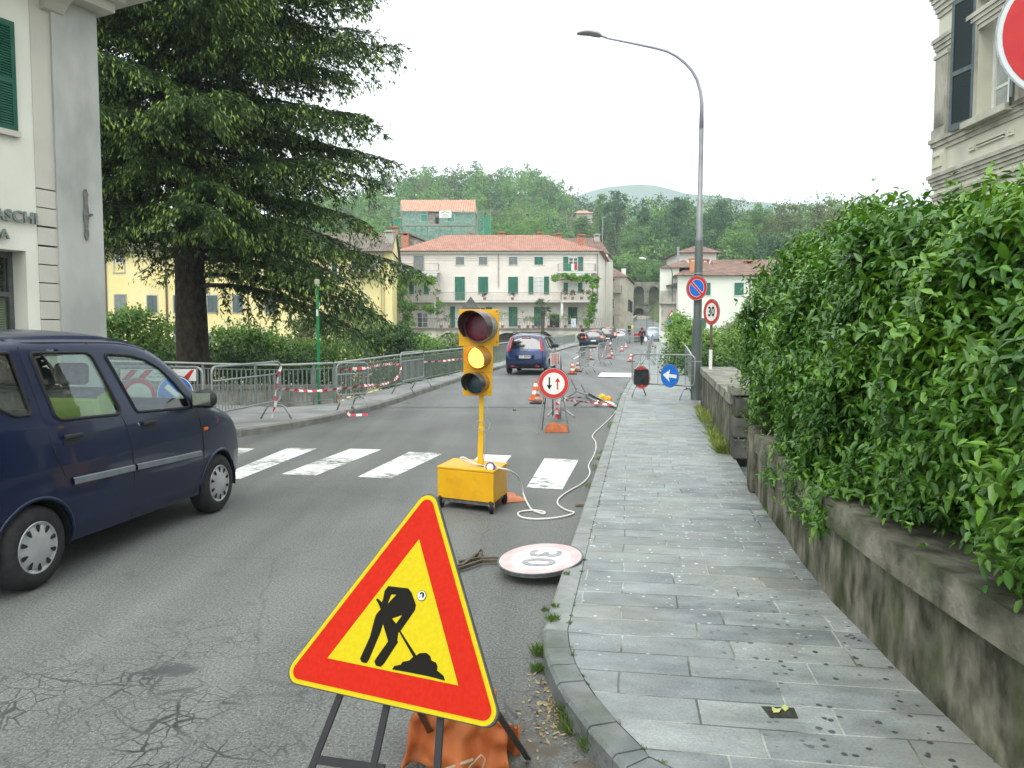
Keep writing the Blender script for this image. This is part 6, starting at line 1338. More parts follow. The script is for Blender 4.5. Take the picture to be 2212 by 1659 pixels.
mb = MB(); mb.tube([(0, .05, -.3), (0, .05, c.z - .3)], .03, 10); mb.build('post', galv, ne)
# ------------------------------------------------------------------ temporary traffic light
bx0 = G(1008, 1104); YL = 7.62
tl = empty('traffic_light', (D(1021, 1100, YL).x, YL, 0), 'yellow portable traffic light on a wheeled box with the amber lamp lit', 'traffic light')
yel = mat('traffic_yellow', (.68, .35, .010), (.74, .40, .015), s=5, rough=.4, c3_=(.42, .2, .03), s3=9, amt3=.3, bump=.05, bs=30)
yel2 = mat('traffic_yellow_light', (.72, .42, .015), (.78, .46, .02), s=6, rough=.4)
def tq(px, py, dy=0): v = D(px, py, YL + dy); return Vector((v.x - tl.location.x, dy, v.z))
# box: front face corners at the near plane; the box is turned so that its right side shows
A = G(945, 1074, up=.21); B_ = G(1067, 1091, up=.21); 
Bx = D(1066, 1090, 7.25); Ax = D(945, 1072, 7.55); Cx = D(1096, 1072, 7.75)
f0 = Vector((Ax.x, 7.55, 0)); f1 = Vector((Bx.x, 7.25, 0)); sd_ = Vector((Cx.x, 7.75, 0)); f2 = sd_; f3 = f0 + (f2 - f1)
zb0, zb1 = D(1066, 1088, 7.25).z, D(1066, 1023, 7.25).z
o_ = Vector(tl.location)
def hb(z0, z1, g=0.0):
 cc = (f0 + f1 + f2 + f3) / 4; P = [cc + (p - cc) * (1 + g) for p in (f0, f1, f2, f3)]
 return [(p.x - o_.x, p.y - o_.y, z0) for p in P] + [(p.x - o_.x, p.y - o_.y, z1) for p in P]
mb = MB(); mb.hexa(hb(zb0, zb1)); mb.build('box', yel, tl, bevel=.008)
mb = MB(); mb.hexa(hb(zb1 + .002, zb1 + .022, .015)); mb.build('lid', yel, tl, bevel=.004)
mb = MB(); mb.hexa(hb(zb0 - .035, zb0 - .004, -.06)); mb.build('chassis', galv_dark, tl)
for i, p in enumerate((f0, f1, f2, f3)):
 cc = (f0 + f1 + f2 + f3) / 4; q = p.lerp(cc, .10) - o_; q.z = 0; wr_ = .065
 M = Matrix.Translation((q.x, q.y, wr_)) @ Matrix.Rotation(math.radians(18 * (i - 1)), 4, 'Z') @ Matrix.Rotation(PI / 2, 4, 'Y')
 mb = MB(); mb.lathe([(.02, -.018), (wr_ - .012, -.02), (wr_, -.012), (wr_, .012), (wr_ - .012, .02), (.02, .018)], 20, M); wo = mb.build('wheel', black, tl, smooth=True, autos=40)
 mb = MB(); mb.lathe([(.022, -.024), (.022, .024)], 10, M); mb.build('hub', galv, wo)
 mb = MB(); mb.bar((q.x - .02, q.y, wr_), (q.x - .02, q.y + .03, zb0 - .03), .006, .05); mb.bar((q.x + .03, q.y, wr_), (q.x + .03, q.y + .03, zb0 - .03), .006, .05); mb.build('fork', yel, tl)
pz = Vector((D(1037, 1005, 7.62).x - o_.x, .0, zb1)); ptop = D(1042, 850, 7.62); ptop = Vector((ptop.x - o_.x, 0, ptop.z))
mb = MB(); mb.bar(pz, pz.lerp(ptop, .55), .055, .055); mb.bar(pz.lerp(ptop, .5), ptop + Vector((0, 0, .7)), .045, .045); mb.build('pole', yel2, tl, bevel=.006)
# head: panel and three lamps, turned slightly to its right (viewer's left)
hy = -.06; ht = math.radians(-19)
def hp_(px, py): v = D(px, py, YL + hy); return Vector((v.x - o_.x, hy, v.z))
a, b_ = hp_(991, 668), hp_(1078, 748); a2, b2 = hp_(1001, 748), hp_(1065, 804); a3, b3 = hp_(1000, 804), hp_(1063, 855)
mb = MB()
for p, q in ((a, b_), (a2, b2), (a3, b3)): mb.box(((p.x + q.x) / 2, hy + .02, (p.z + q.z) / 2), (q.x - p.x, .05, p.z - q.z - .003))
mb.build('panel', yel, tl, bevel=.004)
lensr = mat('red_lens', (.10, .008, .02), (.14, .01, .025), s=30, rough=.25, spec=.6, bump=.2, bs=150); lensb = mat('green_lens_off', (.008, .035, .05), (.012, .05, .065), s=30, rough=.15, spec=.6, bump=.2, bs=150)
m, N, K, bs_ = nodes_of('lit_amber_lens'); t_ = N.new('ShaderNodeTexCoord'); v_ = N.new('ShaderNodeTexVoronoi'); v_.inputs['Scale'].default_value = 75; K(t_.outputs['Object'], v_.inputs['Vector'])
r_ = N.new('ShaderNodeValToRGB'); r_.color_ramp.elements[0].color = (1, .80, .20, 1); r_.color_ramp.elements[1].color = (1, .42, .02, 1); r_.color_ramp.elements[1].position = .8; K(v_.outputs[0], r_.inputs[0]); K(r_.outputs[0], bs_.inputs['Emission Color']); bs_.inputs['Emission Strength'].default_value = 1.7; bs_.inputs['Base Color'].default_value = (.8, .4, .02, 1); amber = m
visr = mat('visor_inside_dark', (.05, .025, .022), (.09, .05, .045), s=6, rough=.3); visa = mat('visor_orange', (.40, .17, .03), (.5, .24, .05), s=6, rough=.35)
for (cx, cy, r_, lm_, vm_, ln) in ((1036, 706, .148, lensr, visr, .25), (1034, 772, .105, amber, visa, .19), (1030, 827, .105, lensb, mat('visor_dark_green', (.03, .045, .04), (.07, .085, .08), s=5, rough=.3), .19)):
 c = hp_(cx, cy); M = Matrix.Translation((c.x, hy - .005 - r_ * .34, c.z)) @ Matrix.Rotation(ht, 4, 'Z') @ Matrix.Rotation(PI / 2, 4, 'X')
 mb = MB(); mb.lathe([(r_ * 1.03, -.10), (r_ * 1.03, .03), (r_ * .97, .035), (r_ * .97, .01)], 32, M, cap=False); bz = mb.build('bezel', galv if r_ > .12 else visa, tl, smooth=True, autos=40)
 mb = MB(); mb.lathe([(r_ * .97 * math.sin(k * PI / 12), .012 + .02 * math.cos(k * PI / 12)) for k in range(0, 7)][::-1], 32, M, cap=False); mb.build('lens', lm_, bz, smooth=True)
 # visor: tube, longest on top, cut away below
 n_ = 40; vb = MB(); rows = []
 for k in range(n_ + 1):
  t = -PI * .22 + (PI * 1.44) * k / n_; ll = ln * (.42 + .58 * max(0, math.sin(t)) ** .8) if math.sin(t) > -.2 else ln * .38
  ll = ln * (.30 + .70 * (.5 + .5 * math.sin(t)) ** .8); rows.append([(r_ * math.cos(t), r_ * math.sin(t), .02), (r_ * math.cos(t), r_ * math.sin(t) * 1.0, ll), (r_ * 1.02 * math.cos(t), r_ * 1.02 * math.sin(t), ll), (r_ * 1.02 * math.cos(t), r_ * 1.02 * math.sin(t), .02)])
 vb.add([tuple(M @ Vector(p)) for rw_ in rows for p in rw_], [(4 * k + j, 4 * k + (j + 1) % 4, 4 * k + 4 + (j + 1) % 4, 4 * k + 4 + j) for k in range(n_) for j in range(4)]); vb.build('visor', vm_, bz, smooth=True, autos=50)
mb = MB()
for dx, dz in ((.02, .02), (.10, .14), (.02, -.16), (-.16, -.01)):
 mb.box((b_.x - .02 + .0 * dx, hy - .008, b_.z + .2 + dz), (.014, .01, .014))
mb.build('bolts', galv_dark, tl)
mb = MB(); t1 = hp_(1016, 664); vprism(mb, [(t1.x - .10, a.z + .001), (t1.x + .09, a.z + .001), (t1.x, a.z + .13)], hy + .10, hy + .108); mb.build('top_fin', galv_dark, tl)
cab = mat('white_cable', (.62, .60, .55), (.70, .68, .63), s=9, rough=.5); cabg = mat('thin_grey_cable', (.35, .36, .30), rough=.6)
mb = MB(); q = pz.lerp(ptop, .93); r0 = pz.lerp(ptop, .64); mb.tube([q + Vector((.03, -.03, 0)), q.lerp(r0, .5) + Vector((.06, -.03, 0)), r0 + Vector((.04, -.05, .02)), r0 + Vector((.09, -.05, -.02)), r0 + Vector((.07, -.06, -.09)), r0 + Vector((0, -.06, -.11)), r0 + Vector((-.07, -.06, -.06)), r0 + Vector((-.05, -.05, .0)), r0 + Vector((.03, -.05, -.01)), pz.lerp(ptop, .25) + Vector((.045, -.04, 0)), pz + Vector((.03, -.05, .03))], .004, 6); mb.build('thin_cable', cabg, tl, smooth=True)
# the white supply cable: from the box over its edge and along the gutter to the bridge
zt_ = zb1 + .045
cp = []
for x_, y_ in ((640, 1240), (740, 1250)): v = D(*c5(x_, y_), 7.45); cp.append(Vector((v.x, 7.45 - (.05 if x_ > 700 else 0), v.z)))
for x_, y_, h_ in ((812, 1300, .30), (842, 1370, .18), (858, 1440, .08)): v = G(*c5(x_, y_), up=h_); cp.append(v)
for x_, y_ in ((905, 1525), (960, 1553), (1000, 1560), (990, 1545), (920, 1537), (850, 1543), (815, 1558), (838, 1584), (930, 1597), (1050, 1592), (1150, 1575), (1203, 1553), (1150, 1535), (1103, 1508), (1088, 1480), (1108, 1446), (1170, 1402), (1258, 1352), (1305, 1302), (1313, 1268), (1304, 1225), (1338, 1162), (1355, 1105), (1350, 1060), (1330, 1030), (1345, 1000), (1400, 950), (1470, 880), (1530, 795), (1570, 705)): cp.append(G(*c5(x_, y_), up=.012))
for x_, y_ in ((985, 960), (1010, 880), (1040, 800), (1090, 720), (1140, 620), (1180, 540)): cp.append(G(*c8(x_, y_), up=.02))
def smooth_path(p, k=5):
 o = []
 for i in range(len(p) - 1):
  p0, p1_, p2_, p3_ = p[max(i - 1, 0)], p[i], p[i + 1], p[min(i + 2, len(p) - 1)]
  for j in range(k):
   t = j / k; o.append(.5 * ((2 * p1_) + (p2_ - p0) * t + (2 * p0 - 5 * p1_ + 4 * p2_ - p3_) * t * t + (3 * p1_ - p0 - 3 * p2_ + p3_) * t ** 3))
 return o + [p[-1]]
cp = smooth_path(cp); mb = MB(); mb.tube([p - cp[0] for p in cp], .0095, 7); cb_ = mb.build('cable', cab, None, smooth=True); cb_.location = cp[0]; tag(cb_, 'long white power cable looping on the road and running along the kerb', 'cable')
lpc = [D(*c5(x_, y_), 7.5) for x_, y_ in ((640, 1243), (560, 1228), (500, 1205), (450, 1175), (425, 1172), (420, 1180), (450, 1195), (520, 1220), (580, 1232))]; lpc = smooth_path(lpc, 4)
pl_ = empty('plug', (D(*c5(625, 1237), 7.35).x, 7.35, D(*c5(625, 1237), 7.35).z), 'round white and blue industrial plug lying on the traffic light box', 'plug')
mb = MB(); M = facing((0, 0, 0), (-.35, -1, .1)); mb.lathe([(.030, -.09), (.034, -.02), (.042, -.02), (.042, .012)], 20, M); mb.build('body', white, pl_, smooth=True, autos=40)
mb = MB(); mb.lathe([(.038, .0125), (.047, .0125), (.047, -.006), (.043, -.0065)], 22, M, cap=False); ringp(mb, .0465, .036, .0126, M, 22); mb.build('blue_rim', mat('plug_blue', (.05, .06, .35), rough=.35), pl_)
mb = MB(); mb.tube([p - Vector(pl_.location) for p in lpc], .0095, 7); mb.build('lead', cab, pl_, smooth=True)
# ------------------------------------------------------------------ cloth sandbags
def sandbag(name, loc, sx, sy, h, rz, label, seed, m, flap=False):
 rd = random.Random(seed); r = empty(name, loc, label, 'sandbag', None, rz); nx_, ny_ = 26, 18; mb = MB(); ph = [rd.uniform(0, 6) for _ in range(6)]
 for j in range(ny_ + 1):
  for i in range(nx_ + 1):
   u, v = i / nx_ * 2 - 1, j / ny_ * 2 - 1; e = max(0, 1 - abs(u) ** 5.0) ** .5 * max(0, 1 - abs(v) ** 4.0) ** .5
   wv = .20 * math.sin(u * 5 + ph[0] + v * 2) + .08 * math.sin(u * 26 + v * 11) + .09 * math.sin(v * 6 + ph[1] + u * 3) + .07 * math.sin((u + v) * 9 + ph[2]) + .04 * math.sin(u * 17 - v * 9 + ph[3])
   mb.v.append((u * sx / 2 * (1 + .05 * math.sin(v * 4 + ph[4])), v * sy / 2 * (1 + .07 * math.sin(u * 4 + ph[5])), max(.004, h * e * (.82 + wv)) + .004))
 for j in range(ny_):
  for i in range(nx_): a = j * (nx_ + 1) + i; mb.f.append((a, a + 1, a + nx_ + 2, a + nx_ + 1)); mb.m.append(0)
 mb.build('bag', m, r, smooth=True)
 ed = MB(); loop = [(u * sx / 2 * 1.01, v * sy / 2 * 1.01, .006) for u, v in [(-1 + 2 * k / 10, -1) for k in range(10)] + [(1, -1 + 2 * k / 10) for k in range(10)] + [(1 - 2 * k / 10, 1) for k in range(10)] + [(-1, 1 - 2 * k / 10) for k in range(10)]]
 ed.tube(loop, .006, 5, closed=True); ed.build('hem', m, r, smooth=True)
 return r
orange_c = mat('orange_tarpaulin', (.44, .12, .035), (.56, .18, .06), s=4, rough=.55, bump=.4, bs=14, c3_=(.20, .075, .035), s3=5, amt3=.7)
orange_d = mat('faded_orange_cloth', (.50, .16, .075), (.60, .23, .12), s=4, rough=.6, bump=.3, bs=20)
q = G(1062, 1082); sandbag('sandbag', (q.x, q.y + .05, 0), .62, .40, .05, .35, 'flat red orange sandbag under the wheeled yellow box', 3, orange_d)
# big draped sandbag by the roadworks triangle
q = G(985, 1668); bgx, bgy = q.x, q.y
sb = empty('sandbag', (bgx, bgy, 0), 'large crumpled orange sandbag draped at the foot of the roadworks triangle', 'sandbag'); mb = MB(); nx_, ny_ = 34, 26
PX = [[(872, 1652), (985, 1665), (1092, 1652)]]
for j in range(ny_ + 1):
 for i in range(nx_ + 1):
  u, v = i / nx_, j / ny_       # v: 0 near bottom .. 1 top edge
  wdt = .43 - .13 * v; x_ = (u - .5) * wdt + .012 * math.sin(v * 9 + u * 4) ; zz = .005 + .295 * v ** .85 * (1 - .22 * abs(u - .45)); yy = .00 + .16 * v + .035 * math.sin(u * 9.5 + v * 2.2) + .02 * math.sin(u * 21 - v * 5) + .013 * math.sin(v * 17 + u * 6)
  mb.v.append((x_, yy, zz + .008 * math.sin(u * 13 + v * 7)))
for j in range(ny_):
 for i in range(nx_): a = j * (nx_ + 1) + i; mb.f.append((a, a + 1, a + nx_ + 2, a + nx_ + 1)); mb.m.append(0)
o = mb.build('front_fold', orange_c, sb, smooth=True); sm_ = o.modifiers.new('thick', 'SOLIDIFY'); sm_.thickness = .006
mb = MB()
for j in range(11):
 for i in range(19):
  u, v = i / 18, j / 10; mb.v.append((.17 + .08 * u, .10 + .05 * v + .02 * math.sin(u * 9 + v * 5), .17 - .17 * v + .012 * math.sin(u * 14 + v * 4) - .05 * u))
for j in range(10):
 for i in range(18): a = j * 19 + i; mb.f.append((a, a + 1, a + 20, a + 19)); mb.m.append(0)
o = mb.build('flap', orange_c, sb, smooth=True); sm_ = o.modifiers.new('thick', 'SOLIDIFY'); sm_.thickness = .005
mb = MB(); mb.tube([(.03, -.02, .0), (.06, -.03, .045), (.10, -.035, .09), (.115, -.03, .07), (.10, -.04, .02)], .004, 6); mb.tube([(-.06, -.03, .02), (.0, -.035, .045), (.07, -.035, .07)], .007, 6); mb.build('tie_cord', mat('dirty_cord', (.42, .30, .19), (.5, .4, .28), s=20, rough=.9), sb, smooth=True)
mb = MB(); mb.lathe([(.19, 0), (.20, .03), (.17, .09), (.10, .12)], 18, Matrix.Translation((0, .20, 0)) @ Matrix.Diagonal((1, .6, 1, 1))); mb.build('sand_filling', orange_c, sb, smooth=True)
# ------------------------------------------------------------------ roadworks triangle
VT = [Vector((-.311, 2.979, 1.130)), Vector((-.885, 2.850, .396)), Vector((-.025, 2.469, .394))]   # top, lower left, lower right (sharp corners)
CTR = (VT[0] + VT[1] + VT[2]) / 3
nrm = (VT[1] - VT[0]).cross(VT[2] - VT[0]).normalized()
if nrm.dot(Vector((0, -1, 0))) < 0: nrm = -nrm
bot = (VT[2] - VT[1]).normalized(); upv = nrm.cross(bot)
if upv.z < 0: upv = -upv; 
tw_s = empty('roadworks_sign', (CTR.x, CTR.y, 0), 'large yellow and red roadworks warning triangle on black legs, nearest the camera', 'road sign')
def TM(off=0.0): M = Matrix.Identity(4); M.col[0] = (*bot, 0); M.col[1] = (*upv, 0); M.col[2] = (*nrm, 0); M.col[3] = (*(CTR + nrm * off - Vector(tw_s.location)), 1); return M
R3 = .94 / math.sqrt(3)
corners = [Vector(((v - CTR).dot(bot), (v - CTR).dot(upv))) for v in VT]
def rtri(scale, rad, n=8):
 p = []; cs_ = [c * scale for c in corners]; 
 for i in range(3):
  c = cs_[i]; a = (cs_[i - 1] - c).normalized(); b = (cs_[(i + 1) % 3] - c).normalized(); bis = (a + b).normalized(); half = a.angle(b) / 2
  if rad <= 0: p.append((c.x, c.y)); continue
  ce = c + bis * (rad / math.sin(half)); t0 = ce - a * 0; pa = c + a * (rad / math.tan(half)); pb_ = c + b * (rad / math.tan(half))
  va, vb = pa - ce, pb_ - ce; ang = va.angle_signed(vb) * -1
  for k in range(n + 1):
   t = ang * k / n; p.append((ce.x + va.x * math.cos(t) - va.y * math.sin(t), ce.y + va.x * math.sin(t) + va.y * math.cos(t)))
 return p
tri_y = mat('sign_yellow', (.47, .375, .006), (.52, .415, .010), s=60, rough=.5, spec=.08, bump=.1, bs=300); tri_r = mat('sign_orange_red', (.41, .013, .004), (.46, .018, .006), s=60, rough=.5, spec=.08, bump=.1, bs=300)
mb = MB(); mb.prism(rtri(1.0, .045), .018, TM(-.019)); mb.build('plate', mat('sign_edge_grey', (.06, .065, .06), (.09, .095, .09), s=9, rough=.5), tw_s, bevel=.003)
mb = MB(); mb.prism(rtri(.985, .045), .0008, TM(0)); mb.build('border', tri_y, tw_s)
mb = MB(); mb.prism(rtri(.925, .030), .0008, TM(.0015)); mb.build('red_band', tri_r, tw_s)
mb = MB(); mb.prism(rtri(.585, 0), .0008, TM(.003)); mb.build('yellow_field', tri_y, tw_s)
# the pictogram is traced on the plate itself: crop pixels -> point on the sign's own plane
c7 = C(640, 1200, 2.3047)
def onsign(x, y):
 r = ray(*c7(x, y)); k = (CTR - O0).dot(nrm) / r.dot(nrm); p = O0 + r * k - CTR; return (p.dot(bot), p.dot(upv))
fig = [(765, 612), (880, 625), (900, 650), (925, 720), (920, 750), (838, 868), (824, 880), (818, 922), (822, 935), (795, 975), (742, 1058), (722, 1077), (695, 1070), (686, 1045), (700, 1022), (765, 930), (735, 830), (722, 875), (655, 1035), (640, 1056), (612, 1050), (603, 1030), (612, 1010), (660, 905), (690, 790), (700, 770), (722, 745), (708, 712), (695, 690), (705, 682), (728, 705), (735, 690), (745, 640)]
pm = MB(); pm.prism([onsign(*p) for p in fig][::-1], .0006, TM(.0045))
pm.prism([onsign(*p) for p in ((826, 872), (836, 870), (930, 1016), (912, 1024))][::-1], .0006, TM(.0045))
pm.prism([onsign(*p) for p in ((788, 1092), (800, 1072), (838, 1064), (848, 1048), (888, 1040), (905, 1022), (930, 1010), (945, 998), (985, 996), (1008, 1015), (1014, 1040), (1040, 1052), (1050, 1075), (1046, 1098), (1065, 1112), (1085, 1130), (1093, 1157), (1000, 1132), (900, 1112))][::-1], .0006, TM(.0045))
pm.build('worker_symbol', inkm, tw_s)
pm = MB()
for pl in (((785, 662), (812, 662), (765, 712)), ((846, 780), (789, 800), (812, 828))): pm.prism([onsign(*p) for p in pl][::-1], .0006, TM(.0055))
pm.build('symbol_gap', tri_y, tw_s)
cx_, cy_ = onsign(959, 668); SM = TM(.0055) @ Matrix.Translation((cx_, cy_, 0))
pm = MB(); disc(pm, .0185, .0006, SM, 28); st_ = pm.build('sticker', inkm, tw_s)
pm = MB(); disc(pm, .0165, .0006, SM @ Matrix.Translation((0, 0, .001)), 28); pm.build('sticker_white', white, st_)
pm = MB(); pm.prism([(-.009, -.008), (-.004, -.008), (-.004, .004), (.0, .009), (.003, .002), (.003, -.008), (.007, -.008), (.008, .003), (.010, -.008), (.012, .002), (.008, .011), (-.002, .0135), (-.010, .008), (-.006, .002)], .0006, SM @ Matrix.Translation((0, 0, .002))); pm.build('sticker_print', inkm, st_)
# stand: two pairs of flat bars
lg = MB(); 
def legpt(px, py, d): r = ray(px, py); return O0 + r * d - Vector(tw_s.location)
def sgp(x, y, off=-.03):
 r = ray(*c7(x, y)); k = (CTR + nrm * off - O0).dot(nrm) / r.dot(nrm); return O0 + r * k - Vector(tw_s.location)
def down(x0, y0, x1, y1, w_=.028, t_=.006, kk=None):   # bar lying in the plane of the plate continuing below it
 a, b = sgp(x0, y0), sgp(x1, y1); d = (b - a); s = a.z / max(1e-3, (a.z - b.z)); e = a + d * s; e.z = .004
 return a, e
for x0, y0, x1, y1 in ((520, 1150, 330, 1640), (775, 1200, 680, 1640), (1065, 1330, 1045, 1655)):
 a, e = down(x0, y0, x1, y1); lb_ = MB(); lb_.bar(a, e, .026, .008, up=nrm); lb_.build('leg', black_paint, tw_s)
a = sgp(345, 1610); b = sgp(740, 1665); mb = MB(); mb.bar(a, b, .03, .008, up=nrm); mb.build('cross_bar', black_paint, tw_s)
a = sgp(1380, 1330); e = a + Vector((.12, .45, -a.z + .01)); mb = MB(); mb.bar(a, e, .024, .008); mb.build('leg', black_paint, tw_s)
a = sgp(940, 1320); e = a + Vector((.0, .5, -a.z + .01)); mb = MB(); mb.bar(a, e, .024, .008); mb.build('leg', black_paint, tw_s)
# ------------------------------------------------------------------ fallen 30 sign, one edge on the kerb
fc = G(1167, 1207, up=.115); fs = empty('fallen_speed_limit_sign', (fc.x, fc.y, 0), 'glare whitened 30 speed limit sign lying flat with its edge on the kerb', 'road sign')
nF = Vector((-.085, -.075, 1)).normalized(); rot_ = math.radians(-84)
yF = Vector((math.cos(math.radians(-18)), math.sin(math.radians(-18)), 0)); M = facing((0, 0, .118), nF, up=yF)
sign_disc(fs, M, .30, 'ring', redm=mat('glare_red', (.52, .33, .32), (.62, .46, .45), s=9, rough=.28), bgm=mat('glare_white', (.78, .76, .76), (.84, .82, .83), s=5, rough=.22, spec=.8))  # sky glare on the sign face is mixed into these pale colours
mb = MB(); disc(mb, .298, .012, M @ Matrix.Translation((0, 0, -.025))); mb.build('rim_edge', galv_dark, fs)
text('30', .33, M @ Matrix.Translation((0, 0, .0065)), mat('glare_numerals', (.20, .20, .21), (.32, .31, .32), s=20, rough=.3), 'numerals', fs, .0005, .006, cw=.95)  # numerals greyed in colour by the same painted glare
fr_m = mat('rusty_brown_frame', (.085, .07, .05), (.14, .12, .09), s=15, rough=.6, metal=.4)
mb = MB()
for pts in (((1078, 1206), (1036, 1206), (992, 1214)), ((1078, 1211), (1040, 1212), (1005, 1224), (985, 1230)), ((1036, 1206), (1040, 1190), (1022, 1204), (1000, 1220), (960, 1232))):
 P_ = [G(x_, y_, up=.03) - Vector(fs.location) for x_, y_ in pts]
 for a, b in zip(P_[:-1], P_[1:]): mb.bar(a, b, .022, .022)
mb.build('stand', fr_m, fs)
# ------------------------------------------------------------------ two arrow priority sign on its folding stand
YA = 13.6; ca = D(1195.5, 828, YA); ar_ = empty('priority_sign', (ca.x, YA, 0), 'round give way to oncoming traffic sign with two arrows on a folding stand', 'road sign'); M = facing((0, -.05, ca.z), (-.06, -1, .10))
sign_disc(ar_, M, .272, 'ring', backm=galv_dark)
mb = MB(); bolt_arrow(mb, M @ Matrix.Translation((-.075, 0, 0)) @ Matrix.Rotation(PI, 4, 'Z'), .215, .012, .05, .075); mb.build('down_arrow', inkm, ar_)
mb = MB(); bolt_arrow(mb, M @ Matrix.Translation((.07, 0, 0)), .215, .012, .05, .075); mb.build('up_arrow', red, ar_)
for x0, y0, x1, y1, dy0, dy1 in ((735, 985, 650, 1520, 0, -.35), (765, 1000, 715, 1465, 0, .12), (1010, 960, 1105, 1495, 0, -.25), (870, 1010, 868, 1250, .02, .2)):
 a = D(*c9(x0, y0), YA + dy0); e = G(*c9(x1, y1)) if y1 > 1300 else D(*c9(x1, y1), YA + dy1); mb = MB(); mb.bar(a - Vector(ar_.location), e - Vector(ar_.location), .018, .018); mb.build('leg', galv_dark, ar_)
mb = MB(); a, b = D(*c9(735, 1378), YA), D(*c9(1090, 1385), YA); mb.bar(a - Vector(ar_.location), b - Vector(ar_.location), .015, .015); mb.build('cross_bar', galv, ar_)
q = G(*c9(925, 1490)); sb2 = sandbag('sandbag', (q.x, q.y + .04, 0), .40, .20, .15, .03, 'orange sandbag hung between the legs of the two arrow sign', 9, mat('rust_orange_cloth', (.36, .10, .035), (.46, .15, .06), s=5, rough=.55, bump=.3, bs=18))
# ------------------------------------------------------------------ crowd barriers
BARS = {}
def barrier(a, b, label, group='crowd control barriers', H=1.08, dense=True, name='crowd_barrier', tworail=False):
 """a, b: ground points of the two ends"""
 a = Vector(a); b = Vector(b); Ln = (b.xy - a.xy).length; rz = math.atan2(b.y - a.y, b.x - a.x); key = (round(Ln, 1), H, dense, tworail)
 if key in BARS:
  r = copy_tree(BARS[key]); r.location = (a + b) / 2; r.rotation_euler = (0, 0, rz); r['label'] = label; r['group'] = group; return r
 r = empty(name, (a + b) / 2, label, 'barrier', group, rz); l = Ln / 2; z0, z1, rc, tr = .34, H, .12, .019
 pts = []
 for cx, cz, t0 in ((l - rc, z1 - rc, 0), (-l + rc, z1 - rc, 90), (-l + rc, z0 + rc, 180), (l - rc, z0 + rc, 270)):
  for k in range(6): t = math.radians(t0 + 18 * k); pts.append((cx + rc * math.cos(t), 0, cz + rc * math.sin(t)))
 mb = MB(); mb.tube(pts, tr, 8, closed=True)
 if tworail: mb.tube([(-l, 0, z1 - .23), (l, 0, z1 - .23)], .016, 7)
 mb.build('frame', galv, r, smooth=True)
 bars = MB(); st = .105 if dense else .24; n = int(2 * l / st)
 for i in range(1, n): x = -l + 2 * l * i / n; bars.bar((x, 0, z0), (x, 0, z1 - (.23 if tworail else 0)), .010, .010)
 if not dense:
  for z in (z0 + .25, z0 + .5): bars.bar((-l, 0, z), (l, 0, z), .008, .008)
 bars.build('bars', galv, r)
 for s in (-1, 1):
  x = s * (l - .22); ft = MB(); ft.tube([(x, -.30, .012), (x, -.17, .235), (x, -.12, .262), (x, .12, .262), (x, .17, .235), (x, .30, .012)], .017, 8); ft.tube([(x, 0, .26), (x, 0, z0)], .018, 8); ft.build('foot', galv, r, smooth=True)
 BARS[key] = r; return r
def gp(px, py, y, base=.12): v = D(px, py, y); return (v.x, y, zr(y) + base)
barrier(gp(459, 900, 12.2), gp(607, 900, 14.75), 'large crowd barrier with two top rails, nearest the blue car, on the far pavement', tworail=True)
lb0 = barrier(gp(232, 900, 12.4), gp(440, 900, 12.1), 'crowd barrier holding a striped board, seen behind the blue car windows', tworail=False)
barrier(gp(728, 880, 15.9), gp(796, 880, 16.5), 'narrow crowd barrier draped with striped tape in front of the railing corner', H=1.0, tworail=True)
barrier(gp(866, 880, 19.9), gp(916, 880, 22.4), 'crowd barrier at the kerb just left of the traffic light', tworail=True)
rb = barrier(gp(1365, 860, 19.8), gp(1500, 860, 18.5), 'crowd barrier closing the pavement beside the lamp post, carrying two round signs', dense=False)
barrier(gp(1251, 810, 30.0, 0), gp(1272.5, 805, 32.0, 0), 'first upright crowd barrier of the row in the road, right of the blue hatchback')
barrier(gp(1293, 793, 36.3, 0), gp(1310, 789, 38.6, 0), 'second crowd barrier of the row in the road, behind the cyclist')
BL = 'crowd barriers lined up along the middle of the bridge'
for i, (px, y0) in enumerate(((1311, 43), (1322, 48.5), (1331, 54), (1338, 60), (1344.5, 66), (1350, 73))):
 barrier(gp(px, 780, y0, 0), gp(px + 8, 780, y0 + 2.0, 0), ['third', 'fourth', 'fifth', 'sixth', 'seventh', 'farthest'][i] + ' crowd barrier of the row down the middle of the bridge', BL)
for i, (px, y0) in enumerate(((1399, 34.5), (1403, 38.5), (1404, 44), (1405, 50), (1407, 57), (1408, 64))):
 barrier(gp(px, 780, y0), gp(px + 2.5, 780, y0 + 2.2), ['nearest', 'second', 'third', 'fourth', 'fifth', 'last'][i] + ' crowd barrier of the row along the pavement kerb beyond the blue arrow sign', 'crowd barriers along the pavement kerb')
for i, (px, y0) in enumerate(((1160, 50), (1200, 62))): barrier(gp(px + 0, 780, y0), gp(px + 14, 780, y0 + 2.2), ['crowd barrier leaning by the left bridge railing, nearer one', 'crowd barrier leaning by the left bridge railing, farther one'][i], 'crowd barriers by the far railing')
